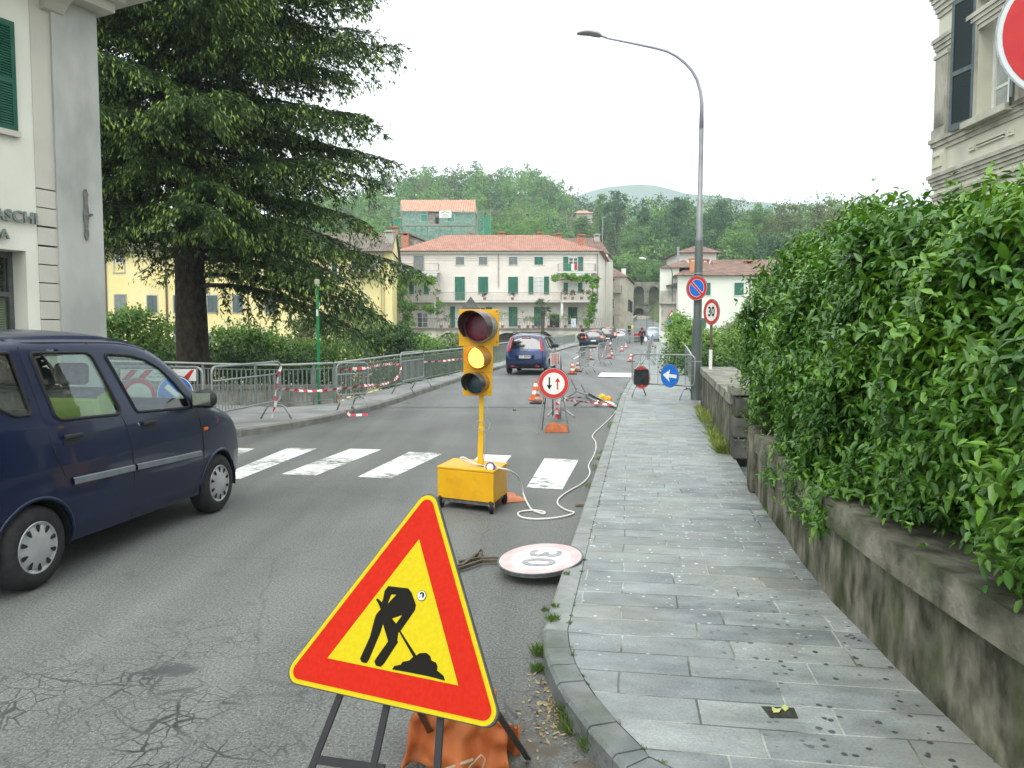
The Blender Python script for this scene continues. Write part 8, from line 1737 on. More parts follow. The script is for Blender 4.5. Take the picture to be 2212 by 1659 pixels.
def car(root, top, zbot, hw, wheels, wr, side, ends, paint, cell=.03, r=.12, arch=None, glassm=None, bulge=.05, trim=.010, cap=None, capname='hubcap', taper=.16, seams=(), ctrim=None, lower=None):
 """top: open silhouette (y,z) from the rear bottom over the roof to the front bottom; side/ends: lists (part name, material, polygon[, end sign])"""
 top = chaikin(top, 2); y0, y1 = top[0][0], top[-1][0]; arch = arch or wr * 1.16
 bottom = [(y1 - .0, zbot)]; 
 for wy in sorted(wheels, reverse=True): bottom += [(wy + arch * math.cos(t), max(zbot, wr + arch * math.sin(t))) for t in np.linspace(-.25, PI + .25, 22)]
 sil = top + bottom + [(y0, zbot)]
 ymin, ymax, zmax = min(p[0] for p in sil), max(p[0] for p in sil), max(p[1] for p in sil)
 ym = (ymin + ymax) / 2; hl = (ymax - ymin) / 2
 zs = [h[0] for h in hw]; ws_ = [h[1] for h in hw]
 def XW(y, z): return np.interp(z, zs, ws_) * (1 - taper * np.abs((y - ym) / hl) ** 4)
 def XS(y, z, d): 
  f = np.clip(d / r, 0, 1); return XW(y, z) - r * (1 - np.sqrt(np.clip(1 - (1 - f) ** 2, 0, 1)))
 def surf(y, z, off=0.0):
  d, _, _ = segdist(np.array([y]), np.array([z]), top, False); return Vector((float(XS(y, z, d[0])) + off, y, z))
 ny, nz = int((ymax - ymin) / cell) + 1, int((zmax - zbot) / cell) + 1
 Yg, Zg = np.meshgrid(np.linspace(ymin, ymax, ny), np.linspace(zbot, zmax, nz), indexing='ij'); Yg = Yg.ravel(); Zg = Zg.ravel(); cy, cz = (ymax - ymin) / (ny - 1), (zmax - zbot) / (nz - 1); done = np.zeros(Yg.shape, bool)
 for pl in [sil] + [s[2] for s in side]:
  d, bx, by = segdist(Yg, Zg, pl); m_ = (d < .58 * max(cy, cz)) & ~done; Yg[m_] = bx[m_]; Zg[m_] = by[m_]; done |= m_
 F = [(i * nz + j, (i + 1) * nz + j, (i + 1) * nz + j + 1, i * nz + j + 1) for i in range(ny - 1) for j in range(nz - 1)]; F = np.array(F)
 fy, fz = Yg[F].mean(1), Zg[F].mean(1); ok = inpoly(fy, fz, sil); d, _, _ = segdist(Yg, Zg, top, False); Xg = XS(Yg, Zg, d)
 own = np.full(len(F), -1)
 for k, s in enumerate(side): own[inpoly(fy, fz, s[2]) & (own < 0)] = k
 # end/top strip
 P = np.array(top); L_ = np.concatenate([[0], np.cumsum(np.hypot(*np.diff(P, axis=0).T))]); ns = int(L_[-1] / cell); s_ = np.linspace(0, L_[-1], ns); ty, tz = np.interp(s_, L_, P[:, 0]), np.interp(s_, L_, P[:, 1]); gy, gz_ = np.gradient(ty), np.gradient(tz); gl_ = np.hypot(gy, gz_) + 1e-9; nyv, nzv = -gz_ / gl_, gy / gl_
 xe = XW(ty, tz) - r; nx_ = int(max(xe) * 2 / cell) + 1; uu = np.linspace(-1, 1, nx_)
 SX = xe[:, None] * uu[None]; bl = bulge * (1 - uu[None] ** 2); SY = ty[:, None] + nyv[:, None] * bl; SZ = tz[:, None] + nzv[:, None] * bl
 V2 = np.stack([SX.ravel(), SY.ravel(), SZ.ravel()], 1); F2 = np.array([(i * nx_ + j, i * nx_ + j + 1, (i + 1) * nx_ + j + 1, (i + 1) * nx_ + j) for i in range(ns - 1) for j in range(nx_ - 1)]); c2v = V2[F2].mean(1); own2 = np.full(len(F2), -1)
 for k, e in enumerate(ends): own2[inpoly(c2v[:, 0], c2v[:, 2], e[2]) & (np.sign(c2v[:, 1] - ym) == e[3]) & (own2 < 0)] = k
 base = np.stack([Xg, Yg, Zg], 1); n1 = len(base); mir = base * np.array([-1, 1, 1]); V = np.concatenate([base, mir, V2])
 bodyF = np.concatenate([F[ok & (own < 0)], F[ok & (own < 0)][:, ::-1] + n1, F2[own2 < 0] + 2 * n1]); b_ = meshpart('body', V, bodyF, paint, root)
 for k, s in enumerate(side):
  Fk = F[ok & (own == k)]
  if len(Fk) == 0: continue
  off = s[3] if len(s) > 3 else -.008
  Vk = V.copy(); Vk[:n1, 0] += off; Vk[n1:2 * n1, 0] -= off
  meshpart(s[0], Vk, Fk, s[1], root); meshpart(s[0], Vk, Fk[:, ::-1] + n1, s[1], root)
  if trim and 'window' in s[0]:
   for sg in (1, -1):
    tb = MB(); q = [surf(p[0], p[1]) for p in (s[2] if len(s[2]) > 12 else chaikin(s[2], 1, True))]; tb.tube([(v.x * sg, v.y, v.z) for v in q], trim, 6, closed=True); tb.build('window_seal', black, root, smooth=True)
 for k, e in enumerate(ends):
  Fk = F2[own2 == k]
  if len(Fk): meshpart(e[0], V, Fk + 2 * n1, e[1], root)
 for sm_ in seams:
  for sg in (1, -1):
   tb = MB(); q = smooth_path([surf(p[0], p[1], .0005) for p in sm_], 5); tb.tube([(v.x * sg, v.y, v.z) for v in q], .0045, 5); tb.build('door_seam', black, root)
 if lower:
  for sg in (1, -1):
   tb = MB(); q = [surf(p[0], p[1], .004) for p in lower[0]]; q2 = [surf(p[0], p[1] - lower[1], .004) for p in lower[0]]
   n_ = len(q); tb.add([(v.x * sg, v.y, v.z) for v in q] + [((v.x + .014) * sg, v.y, v.z - .008) for v in q] + [((v.x + .014) * sg, v.y, v.z + .008) for v in q2] + [(v.x * sg, v.y, v.z) for v in q2], [(j * n_ + i, j * n_ + i + 1, (j + 1) * n_ + i + 1, (j + 1) * n_ + i) for j in range(3) for i in range(n_ - 1)]); tb.build('side_moulding', lower[2], root)
 wmax = max(ws_)
 for wy in wheels:
  for sg in (1, -1):
   M = Matrix.Translation((sg * (wmax - .125), wy, wr)) @ Matrix.Rotation(sg * PI / 2, 4, 'Y'); tb = MB(); tw3 = .085
   tb.lathe([(wr * .60, tw3), (wr * .64, tw3 + .006), (wr * .86, tw3 + .002), (wr * .965, tw3 - .022), (wr, tw3 - .055), (wr, -tw3 + .03), (wr * .9, -tw3), (wr * .6, -tw3)], 40, M, cap=False); wo = tb.build('wheel', tyre_m, root, smooth=True, autos=50)
   tb = MB(); tb.lathe([(wr * .64, tw3 - .004), (wr * .60, tw3 + .006), (wr * .53, tw3 - .004), (wr * .33, tw3 + .012), (wr * .16, tw3 + .016), (.0005, tw3 + .018)], 36, M, cap=False); 
   for k in range(10):
    a = 2 * PI * k / 10; R_ = Matrix.Rotation(a, 4, 'Z'); tb.prism([(wr * .53, -wr * .055), (wr * .40, -wr * .028), (wr * .36, 0), (wr * .40, wr * .028), (wr * .53, wr * .055), (wr * .555, 0)], .006, M @ R_ @ Matrix.Translation((0, 0, tw3 + .0045)), 1)
   tb.build(capname, [cap or hub_m, black], wo, smooth=True, autos=35)
   tb = MB(); ts_ = np.linspace(-.2, PI + .2, 20); A_ = [(wy + arch * .99 * math.cos(t), wr + arch * .99 * math.sin(t)) for t in ts_]; xo, xi_ = sg * (wmax - .05), sg * (wmax - .34)
   tb.add([(xo, y, z) for y, z in A_] + [(xi_, y, z) for y, z in A_], [(i, i + 1, 21 + i, 20 + i) for i in range(19)] + [tuple(range(20, 40))]); tb.build('wheel_arch', dark, root)
   tb = MB(); q = [surf(wy + arch * math.cos(t), wr + arch * math.sin(t), -.002) for t in ts_[1:-1] if wr + arch * math.sin(t) > zbot]; tb.tube([(v.x * sg, v.y, v.z) for v in q], .014, 6); tb.build('arch_lip', paint, root, smooth=True)
 tb = MB(); tb.box((0, ym, zbot + .02), (wmax * 1.5, hl * 1.9, .06)); tb.build('underside', dark, root)
 return surf
tyre_m = mat('tyre_rubber', (.022, .022, .024), (.035, .035, .035), s=20, rough=.75); hub_m = mat('hubcap_silver', (.42, .44, .45), (.50, .52, .53), s=8, rough=.35, metal=.5)
def paintm(n, c, c2=None, metal=.3): return mat(n, c, c2 or tuple(v * 1.15 for v in c), s=2, rough=.28, metal=metal, coat=1.0)
carglass = glassmat('car_glass', (.74, .86, .81), .13, .01); tintglass = mat('tinted_car_glass', (.012, .015, .018), rough=.03, spec=1.0, coat=.6)
trimg = mat('grey_moulding', (.13, .15, .17), (.17, .19, .21), s=9, rough=.5); plast = mat('black_plastic_trim', (.025, .027, .028), (.035, .037, .038), s=9, rough=.45); lampr = mat('lamp_red', (.42, .012, .018), rough=.12, coat=1.0); lampo = mat('lamp_orange', (.70, .16, .01), rough=.2); chrome = mat('chrome', (.6, .6, .6), rough=.15, metal=1.0); brakelit = mat('lit_brake_lamp', (1.0, .13, .08), emis=2.2, rough=.3)
seat_m = mat('grey_seat_cloth', (.10, .11, .12), (.16, .17, .18), s=20, rough=.9)
def rbox(c, d, name, m, parent, bev=.03, rx=0): mb = MB(); mb.box(c, d, Matrix.Rotation(rx, 3, 'X')); return mb.build(name, m, parent, bevel=bev)
def interior(root, belt, roofz, front, rear, wd=.6):
 for x in (-.36, .36):
  rbox((x, front, belt - .38), (.48, .5, .18), 'seat', seat_m, root); rbox((x, front - .25, belt - .02), (.46, .14, .62), 'seat', seat_m, root, rx=.18); rbox((x, front - .34, belt + .40), (.26, .09, .17), 'head_rest', seat_m, root)
 rbox((0, rear, belt - .08), (1.2, .14, .5), 'rear_seat', seat_m, root, rx=.15); rbox((0, front + .72, belt - .12), (1.25, .4, .22), 'dashboard', plast, root)
 mb = MB(); M = Matrix.Translation((-.36, front + .42, belt + .0)) @ Matrix.Rotation(math.radians(62), 4, 'X'); mb.tube([M @ Vector((.18 * math.cos(2 * PI * k / 20), .18 * math.sin(2 * PI * k / 20), 0)) for k in range(20)], .014, 6, closed=True); mb.build('steering_wheel', plast, root)
def rnd(p, r=.035):
 o = []
 for i in range(len(p)):
  c = Vector(p[i]); a = Vector(p[i - 1]) - c; b = Vector(p[(i + 1) % len(p)]) - c; ra, rb_ = min(r, a.length * .45), min(r, b.length * .45); A, B = c + a.normalized() * ra, c + b.normalized() * rb_
  for t in (0, .25, .5, .75, 1): q = A.lerp(c, t).lerp(c.lerp(B, t), t); o.append((q.x, q.y))
 return o
# ---- the dark blue car passing on the left
cr = empty('car', (-3.755, 6.30, 0), 'dark navy blue tall small car passing close by, nearest car to the camera', 'car', rz=-math.radians(9))
navy = mat('navy_paint', (.003, .008, .034), (.004, .011, .042), s=2, rough=.35, spec=.25, coat=.42)
topH = [(-1.60, .25), (-1.70, .40), (-1.71, .60), (-1.68, .95), (-1.60, 1.25), (-1.50, 1.55), (-1.40, 1.655), (-1.1, 1.69), (-.5, 1.70), (0, 1.685), (.35, 1.62), (.62, 1.46), (.86, 1.24), (1.06, 1.075), (1.30, 1.01), (1.55, .93), (1.68, .80), (1.755, .62), (1.78, .45), (1.74, .25)]
hwH = [(.2, .745), (.35, .785), (.55, .808), (.80, .806), (.98, .790), (1.08, .775), (1.55, .655), (1.70, .62)]
q_ = [(-1.34, 1.575), (-1.12, 1.585), (-1.07, 1.17), (-1.20, 1.17), (-1.34, 1.25)]
rdw = [(-.96, 1.578), (-.43, 1.570), (-.375, 1.54), (-.215, 1.12), (-.25, 1.09), (-.84, 1.11), (-.885, 1.14)]
fdw, = [rnd(p_) for p_ in ([(-.235, 1.555), (.06, 1.535), (.24, 1.495), (.40, 1.42), (.56, 1.285), (.70, 1.13), (.715, 1.055), (-.03, 1.085)],)]
q_, rdw = rnd(q_), rnd(rdw)
surfH = car(cr, topH, .24, hwH, (-1.10, 1.19), .283, [('window', carglass, q_), ('window', carglass, rdw), ('window', carglass, fdw)],
 [('windscreen', carglass, [(-.60, 1.10), (.60, 1.10), (.52, 1.56), (-.52, 1.56)], 1), ('rear_window', carglass, [(-.56, 1.05), (.56, 1.05), (.50, 1.52), (-.50, 1.52)], -1)], navy, cell=.022, r=.10, trim=.013,
 seams=[[(-.39, 1.64), (-.29, 1.25), (-.17, .95), (-.13, .6), (-.125, .27)], [(.80, 1.10), (.86, .85), (.88, .6), (.80, .32), (.76, .26)], [(-1.04, 1.62), (-1.0, 1.25), (-.95, .95), (-.86, .72)], [(-.13, .265), (.3, .262), (.76, .258)], [(-1.35, 1.645), (-.9, 1.648), (-.4, 1.645), (.0, 1.632), (.3, 1.575)]],
 lower=([(-.80, .70), (-.45, .692), (-.14, .685)], .055, trimg))
mb = MB(); q = [surfH(y_, z_, .004) for y_, z_ in ((-.11, .684), (.35, .668), (.82, .655))]; q2 = [surfH(y_, z_ - .055, .004) for y_, z_ in ((-.11, .684), (.35, .668), (.82, .655))]; n_ = 3
mb.add([tuple(v) for v in q] + [(v.x + .014, v.y, v.z - .008) for v in q] + [(v.x + .014, v.y, v.z + .008) for v in q2] + [tuple(v) for v in q2], [(j * n_ + i, j * n_ + i + 1, (j + 1) * n_ + i + 1, (j + 1) * n_ + i) for j in range(3) for i in range(2)]); mb.build('side_moulding', trimg, cr)
for y_ in (-.77, .09):
 v = surfH(y_, .985); mb = MB(); mb.box((v.x + .003, y_, .955), (.006, .17, .05)); mb.build('handle_recess', mat('handle_shadow', (.02, .025, .04), rough=.3), cr, bevel=.002); mb = MB(); mb.box((v.x + .018, y_, .992), (.028, .17, .030)); mb.build('door_handle', plast, cr, bevel=.008)
v = surfH(-.03, .99); mb = MB(); mb.lathe([(.014, 0), (.013, .006)], 12, Matrix.Translation((v.x - .001, -.03, .99)) @ Matrix.Rotation(PI / 2, 4, 'Y')); mb.build('door_lock', chrome, cr)
v = surfH(.93, .84); mb = MB(); mb.box((v.x + .004, .93, .84), (.014, .065, .028)); mb.build('side_indicator', lampo, cr, bevel=.005)
v = surfH(.80, 1.09); mb = MB(); M = Matrix.Translation((v.x + .13, .76, 1.13)) @ Matrix.Diagonal((1.1, .55, .82, 1)); mb.lathe([(.0005, -.12), (.05, -.11), (.085, -.07), (.105, 0), (.10, .05), (.06, .09), (.0005, .10)], 18, M @ Matrix.Rotation(PI / 2, 4, 'Y'), cap=False); mo = mb.build('door_mirror', plast, cr, smooth=True); mb = MB(); mb.box((v.x + .03, .78, 1.075), (.12, .06, .05)); mb.build('mirror_arm', plast, mo)
mb = MB(); mb.prism([(-.085, -.055), (.085, -.055), (.085, .055), (-.085, .055)], .002, Matrix.Translation((v.x + .13, .698, 1.13)) @ Matrix.Rotation(PI / 2, 4, 'X')); mb.build('mirror_glass', chrome, mo)
for sg in (1, -1):
 mb = MB(); q = [surfH(y_, z_, .004) for y_, z_ in ((-1.66, .80), (-1.55, .80), (-1.50, 1.12), (-1.57, 1.12))]; mb.add([(p.x * sg, p.y, p.z) for p in q] + [((p.x + .015) * sg, p.y - .01, p.z) for p in q], [(4, 5, 6, 7), (0, 1, 5, 4), (1, 2, 6, 5), (2, 3, 7, 6), (3, 0, 4, 7)]); mb.build('tail_lamp', lampr, cr)
for (a, b, nm) in (((-1.70, .50), (-1.40, .56), 'bumper_line'),):
 for sg in (1, -1): mb = MB(); q = [surfH(a[0] + (b[0] - a[0]) * k / 5, a[1] + (b[1] - a[1]) * k / 5, .001) for k in range(6)]; mb.tube([(p.x * sg, p.y, p.z) for p in q], .005, 5); mb.build(nm, black, cr)
interior(cr, 1.0, 1.6, .12, -.75)
# ---- people
skin_m = mat('skin', (.45, .26, .18), (.52, .32, .23), s=9, rough=.5); hair_m = mat('dark_hair', (.02, .017, .015), (.04, .032, .025), s=30, rough=.6)
def skinmesh(name, nodes, edges, m, parent, sub=2, root=0):
 me = bpy.data.meshes.new(name); ks = list(nodes); me.from_pydata([nodes[k][:3] for k in ks], [(ks.index(a), ks.index(b)) for a, b in edges], []); me.materials.append(m); o = link(bpy.data.objects.new(name, me), parent)
 md = o.modifiers.new('skin', 'SKIN'); md.use_smooth_shade = True; md.branch_smoothing = .6
 for i, k in enumerate(ks): sv = me.skin_vertices[0].data[i]; rr2 = nodes[k][3]; sv.radius = rr2 if isinstance(rr2, tuple) else (rr2, rr2); sv.use_root = (i == root)
 s = o.modifiers.new('sub', 'SUBSURF'); s.levels = sub; s.render_levels = sub; return o
def person(loc, rz, label, pose, jacket, trousers, hair=hair_m, shoes=None):
 r = empty('person', loc, label, 'person', None, rz); P_ = {**dict(pel=(0, 0, .95, .13), wai=(0, .01, 1.08, .12), che=(0, .01, 1.28, (.17, .12)), nec=(0, .0, 1.47, .055), hea=(0, .03, 1.58, .085), top=(0, .02, 1.68, .08), lsh=(-.18, 0, 1.40, .055), lel=(-.24, -.02, 1.14, .042), lwr=(-.26, .05, .90, .03), lha=(-.26, .08, .81, .032), rsh=(.18, 0, 1.40, .055), rel=(.24, -.02, 1.14, .042), rwr=(.26, .05, .90, .03), rha=(.26, .08, .81, .032),
  lhi=(-.09, 0, .90, .09), lkn=(-.10, .04, .50, .06), lan=(-.10, -.04, .09, .04), lto=(-.10, .12, .04, .035), rhi=(.09, 0, .90, .09), rkn=(.10, .04, .50, .06), ran=(.10, -.04, .09, .04), rto=(.10, .12, .04, .035)), **pose}
 E = [('pel', 'wai'), ('wai', 'che'), ('che', 'nec'), ('nec', 'hea'), ('hea', 'top'), ('che', 'lsh'), ('lsh', 'lel'), ('lel', 'lwr'), ('lwr', 'lha'), ('che', 'rsh'), ('rsh', 'rel'), ('rel', 'rwr'), ('rwr', 'rha'), ('pel', 'lhi'), ('lhi', 'lkn'), ('lkn', 'lan'), ('lan', 'lto'), ('pel', 'rhi'), ('rhi', 'rkn'), ('rkn', 'ran'), ('ran', 'rto')]
 skinmesh('body', P_, E, skin_m, r)
 for s_ in 'lr':      # thumb and fingers
  h = Vector(P_[s_ + 'ha'][:3]); w0 = Vector(P_[s_ + 'wr'][:3]); d = (h - w0).normalized(); mb = MB(); sdv = d.cross(Vector((1, 0, 0))).normalized()
  for k in range(4): a = h + sdv * (.012 * (k - 1.5)); mb.tube([a, a + d * .05, a + d * (.075 + .008 * (k in (1, 2))) + Vector((0, .012, -.004))], [.009, .008, .006], 6)
  mb.tube([h - d * .02, h + sdv * .04 + d * .01], [.010, .008], 6); mb.build('fingers', skin_m, r, smooth=True)
 def infl(ks, g): return {k: (*P_[k][:3], tuple(v + g for v in P_[k][3]) if isinstance(P_[k][3], tuple) else P_[k][3] + g) for k in ks}
 J = infl(['pel', 'wai', 'che', 'lsh', 'lel', 'lwr', 'rsh', 'rel', 'rwr'], .034); skinmesh('jacket', J, [('pel', 'wai'), ('wai', 'che'), ('che', 'lsh'), ('lsh', 'lel'), ('lel', 'lwr'), ('che', 'rsh'), ('rsh', 'rel'), ('rel', 'rwr')], jacket, r)
 T = infl(['pel', 'lhi', 'lkn', 'lan', 'rhi', 'rkn', 'ran'], .014); skinmesh('trousers', T, [('pel', 'lhi'), ('lhi', 'lkn'), ('lkn', 'lan'), ('pel', 'rhi'), ('rhi', 'rkn'), ('rkn', 'ran')], trousers, r)
 for s_ in 'lr': a, b = P_[s_ + 'an'], P_[s_ + 'to']; skinmesh('shoe', {'a': (a[0], a[1] - .03, max(.04, a[2] - .04), .05), 'b': (b[0], b[1], b[2], .045)}, [('a', 'b')], shoes or plast, r, 1)
 h, t = P_['hea'], P_['top']; M = Matrix.Translation((t[0], t[1] - .035, t[2] - .045)) @ Matrix.Scale(1.16, 4) ; mb = MB(); mb.lathe([(.0005, .095), (.06, .08), (.098, .03), (.104, -.03), (.09, -.085)], 14, M, cap=False); mb.build('hair', hair, r, smooth=True)
 fy = h[1] + .08; mb = MB()
 for dx in (-.032, .032): mb.lathe([(.0005, .009), (.009, 0), (.0005, -.009)], 8, Matrix.Translation((h[0] + dx, fy + .008, h[2] + .035)), cap=False)
 mb.build('eyes', black, r); mb = MB(); mb.tube([(h[0], fy, h[2] + .04), (h[0], fy + .03, h[2] + .0), (h[0], fy, h[2] - .01)], [.006, .014, .008], 6); mb.build('nose', skin_m, r, smooth=True); mb = MB(); mb.tube([(h[0] - .025, fy - .002, h[2] - .03), (h[0], fy + .01, h[2] - .032), (h[0] + .025, fy - .002, h[2] - .03)], .006, 6); mb.build('mouth', mat('lips', (.35, .12, .10), rough=.5), r)
 for dx in (-.088, .088): mb = MB(); mb.lathe([(.0005, .02), (.02, .012), (.022, -.01), (.0005, -.03)], 8, Matrix.Translation((h[0] + dx, h[1], h[2] + .02)) @ Matrix.Diagonal((.4, .8, 1, 1)), cap=False); mb.build('ear', skin_m, r, smooth=True)
 return r
blackc = mat('black_cloth', (.012, .012, .015), (.022, .022, .026), s=12, rough=.9); navyc = mat('dark_blue_cloth', (.02, .025, .045), (.03, .036, .06), s=12, rough=.9)
vis = mat('yellow_vest', (.42, .62, .05), (.5, .7, .08), s=9, rough=.7)
h9 = math.radians(9)
def incar(x, y, z=0): return Vector((-3.755 + x * math.cos(h9) + y * math.sin(h9), 6.30 - x * math.sin(h9) + y * math.cos(h9), z))
person(incar(-.36, .03, -.28), -h9, 'driver in dark clothes at the wheel of the dark blue car', dict(lhi=(-.09, .08, .93, .09), rhi=(.09, .08, .93, .09), lkn=(-.12, .50, 1.0, .06), rkn=(.12, .50, 1.0, .06), lan=(-.12, .72, .66, .04), ran=(.12, .72, .66, .04), lto=(-.12, .86, .60, .035), rto=(.12, .86, .60, .035), lel=(-.26, .12, 1.18, .042), lwr=(-.16, .38, 1.26, .03), lha=(-.14, .44, 1.28, .032), rel=(.26, .12, 1.18, .042), rwr=(.16, .38, 1.26, .03), rha=(.14, .44, 1.28, .032), hea=(0, .03, 1.57, .085), top=(0, .02, 1.655, .08)), blackc, navyc)
vq = incar(.36, -.13, 1.12); vs_ = empty('safety_vest', vq, 'fluorescent yellow safety vest draped over the front seat of the dark blue car', 'vest', rz=-h9); mb = MB(); mb.box((0, 0, -.02), (.50, .20, .34), Matrix.Rotation(.18, 3, 'X')); mb.build('cloth', vis, vs_, bevel=.06)
# ---- blue estate ahead
def gy(px, Y, up=0): v = D(px, 700, Y); return (v.x, Y, zr(Y) + up)
fz = gy(1150, 31.8); fu = empty('car', fz, 'metallic blue hatchback with tall red rear lamps and a roof rack, second from the camera', 'car', rz=-math.atan(.165))
bluep = paintm('metallic_blue_paint', (.020, .038, .12), (.026, .05, .15), .45)
topF = [(-1.88, .27), (-2.0, .40), (-2.02, .62), (-1.98, .86), (-1.92, 1.02), (-1.78, 1.30), (-1.66, 1.47), (-1.4, 1.53), (-.6, 1.55), (.2, 1.52), (.6, 1.40), (1.1, 1.12), (1.4, 1.0), (1.8, .86), (1.98, .66), (2.0, .30)]
hwF = [(.2, .80), (.4, .86), (.7, .865), (.95, .85), (1.05, .83), (1.45, .68), (1.55, .64)]
surfF = car(fu, topF, .24, hwF, (-1.25, 1.24), .30, [('window', tintglass, [(-1.62, 1.40), (-1.0, 1.44), (-.95, 1.02), (-1.5, 1.06)]), ('window', tintglass, [(-.9, 1.44), (-.1, 1.45), (.0, 1.0), (-.88, 1.02)]), ('window', tintglass, [(0, 1.44), (.45, 1.35), (.95, 1.05), (.08, 1.0)])],
 [('rear_window', tintglass, [(-.60, .99), (.60, .99), (.50, 1.44), (-.50, 1.44)], -1), ('rear_bumper_trim', plast, [(-.9, .2), (.9, .2), (.9, .44), (-.9, .44)], -1), ('windscreen', tintglass, [(-.65, 1.08), (.65, 1.08), (.55, 1.42), (-.55, 1.42)], 1)], bluep, cell=.04, r=.12, trim=.012, cap=hub_m, taper=.12)
roofm = mat('silver_roof_glare', (.45, .47, .5), rough=.12, metal=.8, coat=1)
for sg in (1, -1):
 mb = MB(); pr = [(.60, -1.985, .90), (.70, -1.94, .90), (.695, -1.88, 1.02), (.57, -1.73, 1.44), (.515, -1.76, 1.44), (.585, -1.94, 1.05)]; mb.add([(x * sg, y - .035, z) for x, y, z in pr] + [(x * sg * .98, y + .06, z) for x, y, z in pr], [tuple(range(6)) if sg < 0 else tuple(reversed(range(6)))] + [(i, (i + 1) % 6, 6 + (i + 1) % 6, 6 + i) for i in range(6)]); mb.build('tail_lamp', lampr, fu, bevel=.01)
 mb = MB(); mb.box((sg * .48, -2.03, .33), (.16, .02, .05)); mb.build('reflector', lampr, fu); v = surfF(.62, 1.08); mb = MB(); mb.box((sg * (v.x + .10), .55, 1.08), (.22, .10, .15)); mb.build('door_mirror', plast, fu, bevel=.04); mb = MB(); mb.tube([(sg * .56, -1.35, 1.53), (sg * .57, -1.2, 1.58), (sg * .58, .1, 1.58), (sg * .58, .25, 1.53)], .014, 6); mb.build('roof_rail', plast, fu)
for y_ in (-1.1, -.15): mb = MB(); mb.tube([(-.72, y_, 1.54), (-.6, y_, 1.63), (.6, y_, 1.63), (.72, y_, 1.54)], .02, 6); mb.build('roof_bar', plast, fu)
def plate(root, y_, z_, s, M0=None, w_=.52, fac=1, grey=False):
 M = (Matrix.Translation((0, y_, z_)) @ Matrix.Rotation(PI / 2, 4, 'X')) if fac == 1 else (Matrix.Translation((0, y_, z_)) @ Matrix.Rotation(PI, 4, 'Z') @ Matrix.Rotation(PI / 2, 4, 'X'))
 mb = MB(); mb.prism([(-w_ / 2, -.055), (w_ / 2, -.055), (w_ / 2, .055), (-w_ / 2, .055)], .01, M); p = mb.build('number_plate', signwhite, root)
 mb = MB(); [mb.prism([(sx * w_ / 2 - sx * .045, -.055), (sx * w_ / 2, -.055), (sx * w_ / 2, .055), (sx * w_ / 2 - sx * .045, .055)][::sx], .001, M @ Matrix.Translation((0, 0, .0105))) for sx in (1, -1)]; mb.build('blue_bands', blue, p)
 if s: text(s, .105, M @ Matrix.Translation((0, 0, .012)), inkm, 'numerals', p, .0005, .002, cw=.82)
mb = MB(); mb.box((0, -2.068, .69), (.72, .05, .17)); mb.build('plate_recess', navy, fu, bevel=.02); plate(fu, -2.10, .69, 'CT 409VK')
mb = MB(); mb.lathe([(.07, 0), (.065, .012)], 20, Matrix.Translation((0, -2.035, .95)) @ Matrix.Rotation(PI / 2, 4, 'X') @ Matrix.Diagonal((1.2, .55, 1, 1))); mb.build('emblem', chrome, fu)
mb = MB(); mb.box((0, -1.79, 1.475), (.36, .04, .03)); mb.build('brake_lamp', lampr, fu)
# ---- farther cars
def farcar(px, Y, label, pm, topc, hwc, Lw, wr, rot, lit=True, name='car', roof=None, ztail=.95, tailw=.20, tailh=.16, plate_s=True, win=(1.0, 1.42), flip=False):
 r = empty(name, gy(px, Y), label, 'car', None, rz=-math.atan(rot) + (PI if flip else 0)); wv = hwc[2][1]; yb_ = min(p[0] for p in topc); yf_ = max(p[0] for p in topc)
 wz0, wz1 = win; 
 car(r, topc, .28, hwc, Lw, wr, [('window', tintglass, [(yb_ + .45, wz1 - .03), (.3, wz1 - .02), (.75, wz0 + .06), (yb_ + .35, wz0 + .05)])], [('rear_window', tintglass, [(-wv * .70, wz0), (wv * .70, wz0), (wv * .60, wz1), (-wv * .60, wz1)], -1), ('windscreen', tintglass if not flip else carglass2, [(-wv * .72, wz0 + .05), (wv * .72, wz0 + .05), (wv * .62, wz1), (-wv * .62, wz1)], 1), ('rear_bumper_trim', plast, [(-1, .2), (1, .2), (1, .46), (-1, .46)], -1)], pm, cell=.07, r=.13, trim=0, taper=.12)
 for sg in (1, -1):
  mb = MB(); mb.box((sg * (wv * .80), yb_ + .04, ztail), (tailw, .10, tailh)); t_ = mb.build('tail_lamp', brakelit if lit else lampr, r, bevel=.03)
  mb = MB(); mb.box((sg * (wv + .06), .62, wz0 + .06), (.2, .1, .14)); mb.build('door_mirror', plast, r, bevel=.03)
  mb = MB(); mb.box((sg * wv * .72, yf_ - .03, .72), (.30, .12, .16)); mb.build('headlight', mat('headlight_glass', (.25, .27, .28), rough=.08, coat=1), r, bevel=.03)
 if plate_s: plate(r, yb_ - .045, .62, None)
 mb = MB(); mb.box((0, yb_ + .27, wz1 + .07), (.34, .05, .035)); mb.build('brake_lamp', brakelit if lit else lampr, r)
 return r
carglass2 = mat('reflective_windscreen', (.22, .27, .30), (.35, .40, .43), s=1.5, rough=.05, coat=1)
hb = [(-1.95, .3), (-2.08, .45), (-2.08, .75), (-2.02, .98), (-1.85, 1.3), (-1.72, 1.46), (-1.4, 1.52), (0, 1.54), (.5, 1.44), (1.0, 1.12), (1.6, 1.0), (2.0, .8), (2.08, .5), (2.05, .3)]; hwb = [(.2, .82), (.45, .89), (.75, .895), (1.0, .87), (1.5, .66), (1.55, .64)]
farcar(1285.5, 68, 'dark grey hatchback with lit brake lamps and a pale roof behind the cyclist', paintm('dark_grey_paint', (.035, .045, .05)), hb, hwb, (-1.3, 1.3), .32, .175)
